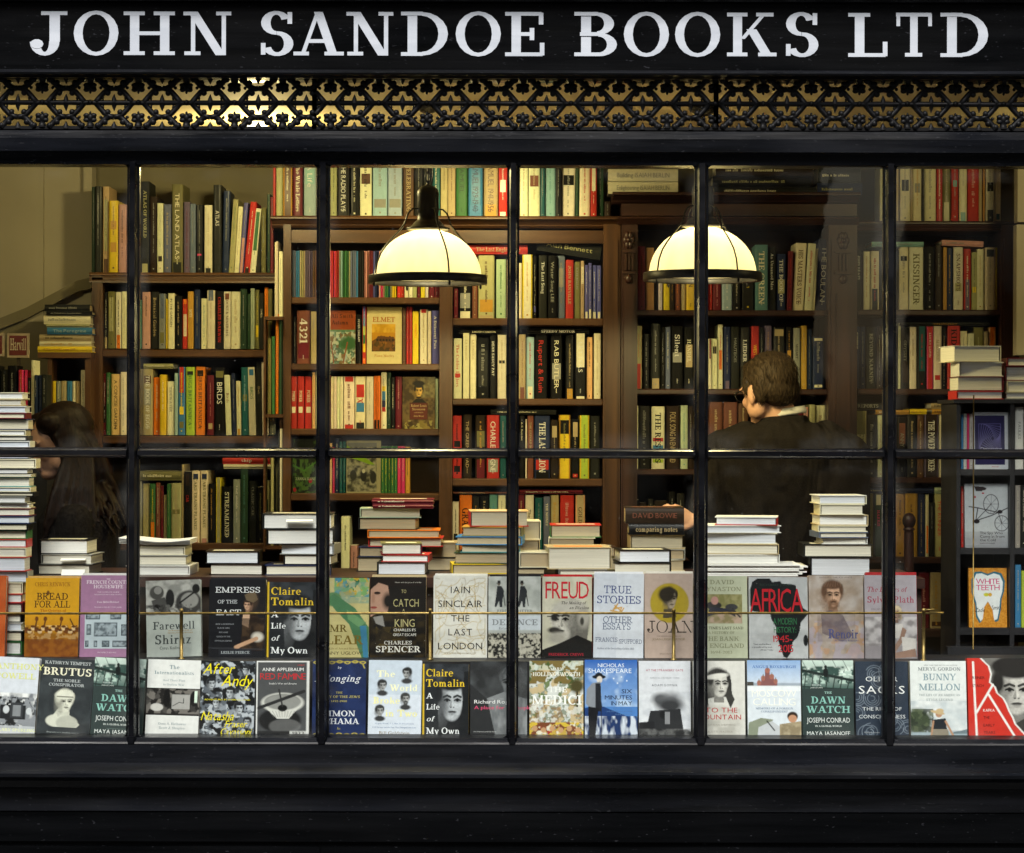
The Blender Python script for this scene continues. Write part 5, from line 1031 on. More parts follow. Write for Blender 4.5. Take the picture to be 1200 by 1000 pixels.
# newel post with a turned knob
y = 1.35; k = u*(D0+y)/D0; z = WZ(660, y)
b = MB().mat('mahogany_post')
zt_ = WZ(600, y)
b.lathe([(.0001, 0), (4*k, -1*k), (7*k, -5*k), (8*k, -9*k), (7.4*k, -13*k), (5.4*k, -16.5*k), (5*k, -17.5*k), (6.6*k, -18.6*k), (6.8*k, -20*k), (5*k, -21.5*k), (5.6*k, -24*k), (6*k, -60*k), (6*k, -(zt_-.1)+.0003), (.0001, -(zt_-.1)+.0003)], WX(1065.5, y), y, zt_, 24)
tag(b.build('newel_post'), 'turned dark red wooden post with round knob right of the sixth window bar', 'post')
# ================================================================ printed covers
class Cv:
    def __init__(s, bg, asp=1.5, W=144):
        s.W = W; s.H = int(W*asp); s.a = np.zeros((s.H, s.W, 3)); s.a[:] = s.c(bg)
        s.U, s.V = np.meshgrid((np.arange(s.W)+.5)/s.W, (np.arange(s.H)+.5)/s.H); s.rn = np.random.RandomState(3)
    def c(s, col): return np.array(srgb(col)) if isinstance(col, str) else np.array([col]*3 if not hasattr(col, '__len__') else col, float)
    def put(s, m, col, al=1.0):
        m = (m*al)[..., None]; s.a = s.a*(1-m)+(s.c(col) if not (isinstance(col, np.ndarray) and col.ndim == 3) else col)*m; return s
    def rect(s, u0, v0, u1, v1, col, al=1.0): return s.put(((s.U >= u0) & (s.U <= u1) & (s.V >= v0) & (s.V <= v1)).astype(float), col, al)
    def ell(s, cu, cv, ru, rv, col, soft=.08, al=1.0, rot=0):
        du, dv = s.U-cu, (s.V-cv); r_ = R(rot); asp = s.H/s.W
        x = du*math.cos(r_)+dv*asp*math.sin(r_); y = -du*math.sin(r_)+dv*asp*math.cos(r_)
        d = np.sqrt((x/ru)**2+(y/(rv*asp))**2); return s.put(np.clip((1+soft-d)/(2*soft+1e-6), 0, 1), col, al)
    def poly(s, pts, col, al=1.0):
        m = np.zeros_like(s.U, bool); n = len(pts)
        for i in range(n):
            (x0, y0), (x1, y1) = pts[i], pts[(i+1) % n]
            if y0 == y1: continue
            m ^= ((s.V >= min(y0, y1)) & (s.V < max(y0, y1)) & (s.U < x0+(s.V-y0)*(x1-x0)/(y1-y0)))
        return s.put(m.astype(float), col, al)
    def line(s, pts, w, col, al=1.0):
        asp = s.H/s.W; m = np.zeros_like(s.U)
        for (x0, y0), (x1, y1) in zip(pts[:-1], pts[1:]):
            dx, dy = x1-x0, (y1-y0)*asp; L = dx*dx+dy*dy+1e-9
            t = np.clip(((s.U-x0)*dx+(s.V-y0)*asp*dy)/L, 0, 1); d = np.hypot(s.U-x0-t*dx, (s.V-y0)*asp-t*dy)
            m = np.maximum(m, np.clip((w/2+.004-d)/.006, 0, 1))
        return s.put(m, col, al)
    def nz(s, sc, seed=0, oct=3, st=1):
        rn = np.random.RandomState(seed); out = np.zeros_like(s.U); amp = 1; tot = 0
        for o in range(oct):
            n = int(sc*2**o)+2; m = max(2, int(n*1.5/st)); g = rn.rand(m+1, n+1)
            x = s.U*(n-.001); y = s.V*(m-.001); xi, yi = x.astype(int), y.astype(int); fx, fy = x-xi, y-yi
            fx = fx*fx*(3-2*fx); fy = fy*fy*(3-2*fy)
            v = (g[yi, xi]*(1-fx)+g[yi, xi+1]*fx)*(1-fy)+(g[yi+1, xi]*(1-fx)+g[yi+1, xi+1]*fx)*fy
            out += v*amp; tot += amp; amp *= .55
        return out/tot
    def noise(s, u0, v0, u1, v1, c0, c1, sc=8, seed=0, lo=.35, hi=.65, al=1.0, st=1):
        n = np.clip((s.nz(sc, seed, st=st)-lo)/(hi-lo), 0, 1)[..., None]; col = s.c(c0)*(1-n)+s.c(c1)*n
        return s.put(((s.U >= u0) & (s.U <= u1) & (s.V >= v0) & (s.V <= v1)).astype(float), col, al)
    def blotch(s, u0, v0, u1, v1, cols, sc=8, seed=0, al=1.0):
        for i, c in enumerate(cols):
            n = s.nz(sc, seed+i*7); m = (n > .56).astype(float)*((s.U >= u0) & (s.U <= u1) & (s.V >= v0) & (s.V <= v1)); s.put(m, c, al)
        return s
    def grad(s, u0, v0, u1, v1, c0, c1):
        t = np.clip((s.V-v0)/(v1-v0), 0, 1)[..., None]; col = s.c(c0)*(1-t)+s.c(c1)*t
        return s.put(((s.U >= u0) & (s.U <= u1) & (s.V >= v0) & (s.V <= v1)).astype(float), col)
    def face(s, cu, cv, r, skin='#b9b4ae', hair='#1c1b1a', dark='#3a3734', turn=0, long=0, beard=0, cap=1, neck=1):
        """a printed head, r = half its width; turn -1..1 left/right; long = hair length"""
        q = r/(s.H/s.W); sk = s.c(skin); dk = s.c(dark); mid = sk*.45+dk*.55; hi = np.minimum(sk*1.25, .9); sd = -1 if turn >= 0 else 1
        before = s.a.copy()
        if cap: s.ell(cu-turn*r*.25, cv-q*.38, r*1.18, q*1.28, hair, .12)
        if long: s.poly([(cu-r*1.2, cv-q*.5), (cu-r*.6, cv-q*1.2), (cu+r*.7, cv-q*1.2), (cu+r*1.25, cv-q*.4), (cu+r*(1.15+.3*long), cv+q*2.5*long), (cu+r*.7, cv+q*2.2*long), (cu-r*.6, cv+q*2.3*long), (cu-r*(1.1+.35*long), cv+q*2.6*long)], hair)
        if neck: s.poly([(cu-r*.44, cv+q*.6), (cu+r*.44, cv+q*.6), (cu+r*.52, cv+q*1.9), (cu-r*.52, cv+q*1.9)], mid*.8)
        fx = cu+turn*r*.12
        s.ell(fx, cv-q*.12, r*.86, q*.98, sk, .10); s.ell(fx+turn*r*.06, cv+q*.48, r*.66, q*.84, sk, .10)
        s.ell(fx+sd*r*.78, cv+q*.2, r*.50, q*1.2, mid*.75, .55, .8); s.ell(fx-sd*r*.30, cv+q*.30, r*.30, q*.34, hi, .8, .6); s.ell(fx-sd*r*.1, cv-q*.62, r*.5, q*.28, hi, .8, .5)
        if cap:
            s.ell(cu-turn*r*.1, cv-q*1.04, r*.98, q*.40, hair, .2); s.ell(fx+sd*r*.92, cv-q*.45, r*.30, q*.60, hair, .25); s.ell(fx-sd*r*.90, cv-q*.60, r*.20, q*.50, hair, .3)
            for i in range(7): s.line([(cu-r*.9+i*r*.3, cv-q*.95), (cu-r*.6+i*r*.22, cv-q*1.45)], r*.07, s.c(hair)*1.9+.02, .5)
        t = cu+turn*r*.36
        for e in (-.36, .36):
            s.ell(t+e*r, cv-q*.03, r*.25, q*.17, mid*.8, .5, .7); s.ell(t+e*r, cv-q*.02, r*.16, q*.075, hi, .3, .8); s.ell(t+e*r, cv-q*.02, r*.12, q*.10, dk*.2, .3)
            s.line([(t+e*r-r*.20, cv-q*.02), (t+e*r, cv-q*.12), (t+e*r+r*.20, cv-q*.01)], r*.09, dk*.2); s.line([(t+e*r-r*.24, cv-q*.24), (t+e*r, cv-q*.34), (t+e*r+r*.24, cv-q*.24)], r*.13, dk*.35, .95)
        s.poly([(t+sd*r*.03, cv-q*.10), (t+sd*r*.22, cv+q*.42), (t+sd*r*.02, cv+q*.46)], mid, .7); s.line([(t-sd*r*.02, cv-q*.05), (t-sd*r*.05, cv+q*.36)], r*.07, hi, .7)
        s.ell(t+r*.10, cv+q*.44, r*.06, q*.045, dk*.3, .3, .8); s.ell(t-r*.10, cv+q*.44, r*.06, q*.045, dk*.3, .3, .8)
        if isinstance(beard, str): s.ell(t, cv+q*1.0, r*.62, q*.50, beard, .3, .85); s.ell(t, cv+q*.62, r*.34, q*.09, beard, .3)
        s.ell(t, cv+q*.74, r*.29, q*.08, dk*.5, .25, .95); s.ell(t, cv+q*.83, r*.20, q*.06, mid, .4, .8); s.ell(t, cv+q*.93, r*.16, q*.03, dk, .6, .5)
        s.ell(t, cv+q*1.10, r*.18, q*.12, hi, .8, .4)
        g = (s.nz(34, 5, 2)-.5)[..., None]*.5; ch = (np.abs(s.a-before).sum(axis=2) > 1e-4)[..., None]; s.a = np.clip(np.where(ch, s.a*(1+g), s.a), 0, 1)
        return s
    def mesh(s, mb, w, h, y=-.0004):
        a = s.a.reshape(s.H//2, 2, s.W//2, 2, 3).mean(axis=(1, 3)) if s.H % 2 == 0 else s.a[:-1].reshape(s.H//2, 2, s.W//2, 2, 3).mean(axis=(1, 3))
        H, W = a.shape[:2]; qn = np.round(a*90).astype(int)
        for j in range(H):
            z1, z0 = h*(1-j/H), h*(1-(j+1)/H); i = 0
            while i < W:
                k = i+1
                while k < W and (qn[j, k] == qn[j, i]).all(): k += 1
                x0, x1 = -w/2+w*i/W, -w/2+w*k/W
                mb.face([(x0, y, z0), (x1, y, z0), (x1, y, z1), (x0, y, z1)], tuple(a[j, i])); i = k
def T_(s, u_, v, h, wd=None, f='s', col='#ffffff', al='c', sh_=0, tr=.1, **kw): return (s, u_, v, h, wd, f, col, al, sh_, tr, kw)
ART = {}
def art(fn): ART[fn.__name__] = fn; return fn
W1 = '#e9e9e6'
@art
def powell():
    c = Cv('#d9dde6'); c.noise(0, .45, 1, 1, '#f0f0f0', '#7c7f85', 7, 2, .3, .7); c.blotch(0, .5, 1, .9, ['#55585c', '#1d1e20', '#8f9298'], 9, 4)
    c.rect(.3, .6, .8, .78, '#26272a'); c.ell(.42, .66, .06, .05, '#cfd2d6'); c.ell(.86, .67, .055, .045, '#d5d8dc'); c.rect(.5, .57, .74, .76, '#3a3c40'); c.rect(.55, .6, .7, .74, '#8a8d92'); c.rect(0, .86, 1, 1, '#c9ccd2', .8)
    return c, [T_('ANTHONY', .62, .15, .07, .92, col='#dfe08c'), T_('POWELL', .55, .27, .07, .9, col='#dfe08c'), T_('HILARY SPURLING', .6, .93, .035, .8, col='#eef0b0')]
@art
def brutus():
    c = Cv('#33373a'); c.noise(0, 0, 1, 1, '#2f3336', '#3b4043', 5, 3)
    c.poly([(.3, .72), (.36, .93), (.66, .93), (.8, .84), (.6, .72), (.58, .6), (.42, .6)], '#cfcfc0'); c.ell(.36, .8, .2, .08, '#d9d9ca'); c.ell(.56, .82, .2, .09, '#bdbdb0'); c.rect(.2, .88, .9, 1, '#33373a')
    c.face(.50, .55, .15, '#d8d7c8', '#c9c8b8', '#5b5a50', .5, neck=0); c.ell(.48, .47, .17, .055, '#e3e2d2', .2); c.line([(.34, .49), (.64, .49)], .02, '#77766a')
    return c, [T_('KATHRYN TEMPEST', .5, .075, .04, .86, col='#c3c7c8'), T_('BRUTUS', .5, .215, .095, .9, col='#f0ead0', T=.2), T_('THE NOBLE', .5, .30, .036, .5, col='#bfc3c4'), T_('CONSPIRATOR', .5, .355, .036, .66, col='#bfc3c4'), T_('Biography at it should be written', .5, .955, .018, .6, 'f', '#aab0b0')]
@art
def dawn():
    c = Cv('#34403f'); c.grad(0, 0, 1, .36, '#cfe0d6', '#4c6660'); c.noise(.0, .08, 1, .2, '#38504a', '#dbe9e0', 7, 5, .4, .6); c.blotch(0, .12, 1, .3, ['#35504a', '#b8cfc4'], 10, 8)
    c.line([(0, .13), (1, .26)], .05, '#1f2a28'); c.line([(0, .34), (1, .38)], .03, '#253230')
    for i in range(7): c.line([(.08+.14*i, .14+.02*i), (.04+.14*i, .36)], .02, '#26332f'); c.line([(.2*i, 0), (.2*i+.1, .13)], .008, '#3c4a46')
    c.ell(.46, .16, .05, .06, '#141a19'); c.ell(.46, .085, .028, .022, '#141a19'); c.rect(0, .37, 1, 1, '#34403f')
    return c, [T_('Enthralling', .28, .325, .016, .2, 'f', '#dde5e2'), T_('JOHN LE CARRE', .28, .36, .016, .24, 'f', '#dde5e2'), T_('THE', .5, .43, .028, .14, col='#a9cfc6'), T_('DAWN', .5, .555, .088, .66, col='#8fc6bb', T=.2), T_('WATCH', .5, .675, .088, .84, col='#8fc6bb', T=.2),
               T_('JOSEPH CONRAD', .5, .80, .066, .84, 'f', '#e8ecea', tr=.14), T_('IN A GLOBAL WORLD', .5, .855, .022, .52, col='#dfe6e3'), T_('MAYA JASANOFF', .5, .96, .05, .84, 'f', '#eef2f0', tr=.14), T_('---------------------', .5, .905, .02, .74, 'f', '#8fa5a0')]
@art
def internat():
    c = Cv('#e6e6e4'); c.rect(0, .37, 1, .72, '#1f1d1c'); c.blotch(0, .38, 1, .7, ['#3a3836', '#4d4a47', '#77726d'], 7, 2); c.rect(.48, .45, .82, .64, '#a9a7a4'); c.line([(.5, .6), (.62, .55), (.7, .56), (.7, .5)], .012, '#333')
    c.ell(.38, .5, .07, .12, '#0f0e0e'); c.ell(.9, .5, .08, .1, '#131212'); c.ell(.2, .62, .12, .05, '#c9c6c2'); c.rect(.9, .4, .96, .55, '#ded')
    return c, [T_('The', .5, .12, .05, .18, col='#7c9299'), T_('Internationalists', .5, .19, .042, .74, col='#7c9299'), T_('And Their Plan', .5, .28, .026, .42, col='#9aa9ad'), T_('to Outlaw War', .5, .335, .026, .4, col='#9aa9ad'), T_('Oona A. Hathaway', .5, .845, .03, .52, col='#8d9ca1'), T_('Scott J. Shapiro', .5, .90, .03, .48, col='#8d9ca1'), T_('allen lane', .5, .98, .015, .16, 'f', '#a0aaad')]
@art
def andy():
    c = Cv('#5e646c'); c.blotch(0, 0, 1, 1, ['#8e959d', '#2d3034', '#b9bfc6', '#17181a'], 7, 3)
    for i, (a, b_, r) in enumerate([(.2, .3, .09), (.55, .42, .1), (.85, .36, .08), (.3, .55, .09), (.72, .62, .1), (.15, .75, .09), (.5, .86, .1), (.82, .12, .07), (.45, .12, .08), (.88, .8, .08)]): c.face(a, b_, r*.8, '#b5bac0', '#1b1c1f', '#34363a', (-1)**i*.4)
    return c, [T_('After', .32, .17, .14, .56, 'f', '#f2e21c', sh_=.3), T_('Andy', .66, .33, .15, .56, 'f', '#f2e21c', sh_=.3), T_('ADVENTURES IN WARHOL LAND', .5, .52, .022, .88, 'f', '#e8dc2a'), T_('Natasha', .32, .78, .12, .6, 'f', '#f2e21c', sh_=.3), T_('Fraser', .66, .87, .09, .4, 'f', '#f2e21c', sh_=.3), T_('Cavassoni', .66, .97, .09, .56, 'f', '#f2e21c', sh_=.3)]
@art
def famine():
    c = Cv('#dcdcda'); c.rect(.02, .0, .97, .02, '#dcdcda'); c.rect(.03, .02, .95, .97, '#4d4e50'); c.ell(.45, .78, .40, .16, '#1d1d1e', rot=0); c.ell(.55, .86, .3, .1, '#8b8b8b', al=.4)
    c.ell(.5, .55, .4, .13, '#d3d2cc'); c.ell(.5, .53, .34, .095, '#6d6d6b'); c.poly([(.12, .58), (.88, .56), (.62, .76), (.4, .76)], '#d3d2cc'); c.ell(.5, .545, .34, .1, '#8f8f8c'); c.line([(.05, .62), (.9, .40)], .06, '#2a2a2b'); c.ell(.5, .62, .09, .045, '#111'); c.line([(.43, .38), (.5, .6)], .03, '#2c2c2c')
    for i in range(9): c.line([(.25+.06*i, .66), (.34+.04*i, .74)], .006, '#6d6d6b')
    c.rect(.03, .92, .95, .99, '#2a2a2b'); c.rect(.64, .92, .95, .985, '#c9c9c7')
    return c, [T_('ANNE APPLEBAUM', .5, .135, .046, .78, 'f', '#f2f2f0'), T_('RED FAMINE', .5, .245, .085, .86, 'f', '#c22d33', tr=.05), T_("Stalin's War on Ukraine", .5, .31, .024, .52, 'f', '#e6e6e4'), T_('1933', .80, .975, .045, .26, 's', '#222'), T_('penguin', .84, .06, .016, .16, 'f', '#d33')]
@art
def belonging():
    c = Cv('#1c2a55'); c.noise(0, 0, 1, 1, '#18254c', '#22325f', 4, 2)
    for v in (.02, .95):
        for i in range(7): c.ell(.07+.145*i, v+(.01 if i % 2 else .02), .06, .02, '#b8a748'); c.ell(.07+.145*i, v+(.01 if i % 2 else .02), .03, .01, '#1c2a55')
    c.line([(.94, .06), (.97, .11)], .02, '#b8a748'); c.line([(.05, .03), (.95, .03)], .012, '#b8a748')
    return c, [T_('by', .5, .12, .03, .07, col='#d8d9e0', sh_=.3), T_('Belonging', .46, .285, .085, .84, col='#dfe1ea', sh_=.35), T_('THE', .5, .44, .026, .12, col='#b4a860'), T_('STORY OF THE JEWS', .5, .495, .03, .8, col='#b4a860'), T_('1492-1900', .5, .55, .026, .3, col='#b4a860'), T_('SIMON', .5, .73, .072, .62, col='#dfe1ea'), T_('SCHAMA', .5, .83, .072, .74, col='#dfe1ea'), T_('&c', .5, .90, .03, .06, col='#b4a860')]
@art
def worldbroke():
    c = Cv('#c9d4e2'); c.rect(0, .45, 1, 1, '#d9e0ec')
    c.face(.72, .17, .075, '#9b9b9b', '#262626', '#444', -.6); c.face(.26, .33, .075, '#a8a8a8', '#2a2a2a', '#444', .3); c.face(.70, .50, .075, '#a8a8a8', '#3a3a3a', '#444', .3, beard='#2a2a2a'); c.face(.22, .66, .075, '#a5a5a5', '#333', '#444', .2)
    for a, b_ in ((.72, .27), (.26, .43), (.70, .61), (.22, .76)): c.ell(a, b_, .1, .035, '#3a3a3c', .2)
    return c, [T_('The', .32, .22, .085, .34, col='#f5f3cf', T=.24, t=.12), T_('World', .66, .40, .085, .52, col='#f5f3cf', T=.24, t=.12), T_('Broke', .34, .565, .085, .5, col='#f5f0b8', T=.24, t=.12), T_('in Two', .62, .73, .085, .6, col='#f2ecae', T=.24, t=.12), T_('Virginia Woolf, T. S. Eliot, D. H. Lawrence,', .5, .83, .018, .74, 'f', '#5f7fa8'), T_('E. M. Forster and the Year That Changed Literature', .5, .88, .018, .82, 'f', '#5f7fa8'), T_('Bill Goldstein', .5, .965, .042, .58, col='#8a8068')]
@art
def tomalin():
    c = Cv('#2b2e33'); c.rect(0, 0, .035, 1, '#d9b52c'); c.noise(.035, 0, 1, 1, '#25282c', '#3a3e44', 4, 6)
    c.poly([(.25, .35), (.95, .3), (1, 1), (.2, 1)], '#17191c'); c.face(.62, .50, .31, '#b4b8bd', '#1b1d20', '#1e2022', .2, long=.8, neck=0); c.ell(.44, .56, .09, .22, '#3a3c40', .6, .55); c.poly([(.04, .2), (.30, .2), (.36, 1), (.04, 1)], '#202327', .9); c.poly([(.9, .1), (1, .1), (1, 1), (.82, 1)], '#1a1c1f')
    return c, [T_('Claire', .07, .17, .10, .58, col='#e2bf30', al='l', T=.2), T_('Tomalin', .07, .31, .10, .84, col='#e2bf30', al='l', T=.2), T_('A', .08, .47, .075, .13, col='#eef0f2', al='l'), T_('Life', .08, .62, .075, .28, col='#eef0f2', al='l'), T_('of', .08, .78, .07, .16, col='#eef0f2', al='l', sh_=.3), T_('My Own', .08, .95, .085, .72, col='#eef0f2', al='l')]
@art
def rogers():
    c = Cv('#3b3d40'); c.noise(0, 0, 1, 1, '#2a2b2d', '#505356', 3, 9, .3, .8); c.face(.74, .28, .2, '#6f7275', '#4f5154', '#2a2b2d', -.6); c.poly([(.25, .5), (.6, .4), (1, .5), (1, 1), (.45, 1)], '#85888b'); c.noise(.3, .48, 1, 1, '#5b5e61', '#a3a6a9', 9, 3, al=.6, st=3); c.poly([(0, .3), (.3, .5), (.45, 1), (0, 1)], '#2c2d2f')
    return c, [T_('Richard Rogers', .07, .555, .05, .9, 'f', '#f2f2f2', al='l'), T_('A place for all people', .07, .63, .048, 1.0, 'f', '#e8557f', al='l'), T_('Life, Architecture and the Fair Society', .06, .93, .015, .4, 'f', '#dddddd', al='l')]
@art
def medici():
    c = Cv('#b8bcb4'); c.blotch(0, 0, 1, 1, ['#cfd4d2', '#6f7f55', '#d8dad6', '#8f9686', '#c9b48c'], 7, 12); c.rect(0, 0, 1, .12, '#c5cfc0', .6); c.blotch(0, 0, 1, .3, ['#4d5e2f', '#7c6a3a'], 6, 31); c.ell(.88, .33, .13, .09, '#4b4526', .3); c.rect(.87, .4, .9, .6, '#3a3420')
    c.blotch(0, .8, 1, 1, ['#a8352a', '#c9a84a', '#e6dfc8', '#7a4426', '#d8b83c'], 9, 5); c.blotch(0, .5, 1, .8, ['#8a6a42', '#e9e6dd'], 12, 6, .7)
    for i in range(6): c.ell(.1+.16*i, .88+.02*(i % 2), .05, .035, '#c79a70')
    return c, [T_('MARY', .5, .13, .04, .22, col='#eeeee4'), T_('HOLLINGSWORTH', .5, .20, .05, .88, col='#eeeee4'), T_('THE', .52, .41, .07, .34, col='#f4f4f0'), T_('MEDICI', .5, .57, .12, .92, col='#f6f6f2', T=.2)]
@art
def sixmin():
    c = Cv('#4f83c8'); c.grad(0, 0, 1, .6, '#2c62b4', '#a8c4e6'); c.noise(0, .1, 1, .6, '#4f83c8', '#c3d7ef', 4, 2, .45, .75, .6)
    c.poly([(0, .62), (.35, .6), (1, .78), (1, 1), (0, 1)], '#1d3c74'); c.noise(0, .72, 1, 1, '#16305f', '#e6eef8', 9, 4, .45, .6, .8, 3); c.poly([(0, .98), (1, .96), (1, 1), (0, 1)], '#16233f')
    c.ell(.27, .22, .13, .028, '#15171c'); c.ell(.27, .205, .075, .04, '#15171c'); c.ell(.28, .255, .055, .045, '#d8cfc6'); c.poly([(.14, .3), (.3, .28), (.32, .62), (.12, .64), (.02, .56), (.04, .38)], '#8a8f98'); c.poly([(.2, .3), (.3, .3), (.32, .66), (.2, .66)], '#1d1f25')
    c.poly([(.06, .6), (.26, .62), (.2, .98), (.08, .98)], '#15171c'); c.line([(.31, .62), (.31, .98)], .012, '#222'); c.line([(.24, .36), (.3, .6)], .06, '#22252b')
    for a, b_ in ((.55, .24), (.7, .22), (.62, .3), (.8, .27), (.42, .18)): c.ell(a, b_, .012, .009, '#f4f8ff')
    return c, [T_('NICHOLAS', .5, .095, .05, .5, 'f', '#e9f0fa'), T_('SHAKESPEARE', .48, .17, .06, .82, 'f', '#e9f0fa'), T_('SIX', .9, .43, .056, .2, 'f', '#16223f', 'r'), T_('MINUTES', .9, .51, .056, .52, 'f', '#16223f', 'r'), T_('IN MAY', .9, .585, .056, .4, 'f', '#16223f', 'r'), T_('HOW CHURCHILL', .9, .635, .018, .36, 'f', '#5577a8', 'r'), T_('UNEXPECTEDLY BECAME', .9, .672, .018, .5, 'f', '#5577a8', 'r'), T_('PRIME MINISTER', .9, .709, .018, .34, 'f', '#5577a8', 'r')]
@art
def strangers():
    c = Cv('#d9dbe2'); c.noise(0, .4, 1, 1, '#cdd0d8', '#e2e4ea', 4, 4); c.ell(.42, .5, .16, .08, '#55565a', .4); c.ell(.62, .52, .2, .1, '#6a6b70', .5); c.ell(.6, .58, .24, .08, '#37383b', .4); c.poly([(.22, .65), (.8, .62), (.88, 1), (.1, 1)], '#2c2d30'); c.ell(.46, .7, .06, .05, '#1a1a1c'); c.rect(.5, .66, .6, .82, '#8b8c90'); c.poly([(0, .8), (.3, .78), (.3, 1), (0, 1)], '#222326'); c.ell(.9, .95, .12, .06, '#333437'); c.noise(0, .88, 1, 1, '#222', '#888', 9, 2, al=.5)
    return c, [T_("AT THE STRANGERS' GATE", .5, .135, .028, .72, 'f', '#b23a52', tr=.16), T_('ARRIVALS IN NEW YORK', .5, .23, .018, .58, 'f', '#8b8f98', tr=.2), T_('ADAM GOPNIK', .5, .33, .03, .5, 'f', '#5d626c', tr=.3)]
@art
def mountain():
    c = Cv('#dcdad4'); c.face(.50, .30, .19, '#c9c6bf', '#2e2d2b', '#45433f', .7, long=.6); c.poly([(.05, .3), (.25, .12), (.3, .6), (.1, .75), (.0, .62)], '#3a3936'); c.ell(.46, .20, .22, .035, '#e2dfd8', .2, rot=-8); c.poly([(.7, .35), (.8, .5), (.72, .62), (.62, .45)], '#3a3936'); c.ell(.45, .82, .46, .24, '#c3c0b8', .15); c.noise(.0, .62, .9, 1, '#b5b2aa', '#d6d3cc', 5, 2, al=.5)
    return c, [T_('INTO THE', .46, .67, .066, .78, 'f', '#b8363a', tr=.16), T_('MOUNTAIN', .5, .76, .066, .84, 'f', '#b8363a', tr=.16), T_('A LIFE OF NAN SHEPHERD', .46, .84, .022, .7, 'f', '#9b968e', tr=.2), T_('CHARLOTTE PEACOCK', .46, .93, .024, .6, 'f', '#9b968e', tr=.2)]
@art
def moscow():
    c = Cv('#dfe6ee'); c.grad(0, 0, 1, .36, '#8fb0dc', '#dbe4ef'); c.rect(0, .29, 1, .36, '#55606b', .5); c.rect(0, .33, 1, .4, '#eef2f6')
    for a, t, w in ((.22, .24, .035), (.3, .18, .04), (.38, .08, .045), (.46, .16, .04), (.53, .22, .035)):
        c.rect(a-w, t+.05, a+w, .33, '#8a5a58'); c.ell(a, t+.05, w*1.1, .035, '#a86a5c'); c.line([(a, t), (a, t+.05)], .012, '#7c6a58')
    c.rect(0, .28, .12, .33, '#4a4540'); c.poly([(.02, .8), (.25, .74), (.48, .76), (.3, 1), (0, .98)], '#8d9480'); c.poly([(.2, .86), (.45, .78), (.62, .86), (.6, 1), (.18, 1)], '#c9ccd0'); c.line([(.36, .78), (.5, .9)], .02, '#2a2a2a'); c.ell(.84, .72, .1, .06, '#35281f'); c.ell(.84, .75, .08, .05, '#c79474'); c.poly([(.6, .82), (1, .78), (1, 1), (.6, 1)], '#a8987a'); c.noise(.62, .82, 1, 1, '#94856a', '#b8a98c', 10, 3)
    return c, [T_('ANGUS ROXBURGH', .5, .10, .034, .82, 's', '#4f78b8'), T_('MOSCOW', .5, .47, .095, .84, 'f', '#fafaf2', tr=.05), T_('CALLING', .5, .58, .095, .8, 'f', '#fafaf2', tr=.05), T_('MEMOIRS OF A FOREIGN', .5, .63, .024, .7, 's', '#7d8fa8'), T_('CORRESPONDENT', .5, .67, .024, .5, 's', '#7d8fa8')]
@art
def sacks():
    c = Cv('#2e3847')
    rn = random.Random(5)
    for i in range(11):
        a, b_ = rn.random(), rn.random()
        for q in (.05, .09, .13, .17):
            t0 = rn.random()*6; pts = [(a+q*math.cos(t0+t*.35), b_+q*.67*math.sin(t0+t*.35)) for t in range(12)]; c.line(pts, .010, '#8b96a4', .75)
    return c, [T_('OLIVER', .5, .26, .065, .64, 'f', '#e6e8ea', tr=.18), T_('SACKS', .5, .42, .105, .9, 'f', '#f2f3f4', tr=.14), T_('THE RIVER OF', .5, .64, .048, .74, 'f', '#dfe2e6', tr=.2), T_('CONSCIOUSNESS', .5, .74, .048, .88, 'f', '#dfe2e6', tr=.14), T_('The profound final work', .3, .93, .016, .3, 'f', '#c0c4ca')]
@art
def bunny():
    c = Cv('#e6e9e8'); c.grad(0, .5, 1, 1, '#dfe3e4', '#a9b6bd'); c.noise(0, .52, 1, .9, '#c6ced2', '#eceeee', 4, 3, .3, .7); c.ell(.12, .78, .26, .16, '#3f4a36', .2); c.blotch(0, .62, .4, .95, ['#2b3428', '#596349'], 9, 4, .8); c.rect(0, .92, 1, 1, '#9fb0b8'); c.poly([(.75, .92), (1, .88), (1, .94), (.75, .94)], '#6f7f86')
    c.poly([(.38, .76), (.62, .74), (.64, .9), (.36, .9)], '#22262c'); c.poly([(.36, .88), (.66, .88), (.68, 1), (.34, 1)], '#8f8676'); c.ell(.5, .685, .06, .045, '#b98e70'); c.ell(.48, .665, .13, .02, '#cbb187', rot=14); c.ell(.52, .645, .07, .03, '#cbb187'); c.line([(.62, .78), (.76, .98)], .035, '#b98e70'); c.line([(.4, .78), (.36, .96)], .03, '#b98e70')
    return c, [T_('NEW YORK TIMES BESTSELLING AUTHOR', .55, .065, .018, .6, 'f', '#8d9598'), T_('MERYL GORDON', .52, .125, .042, .76, col='#7b8588'), T_('BUNNY', .52, .25, .085, .58, col='#8da3ac'), T_('MELLON', .52, .38, .085, .74, col='#8da3ac'), T_('THE LIFE OF AN AMERICAN', .52, .455, .028, .74, col='#9aa4a6'), T_('STYLE LEGEND', .52, .515, .028, .48, col='#9aa4a6')]
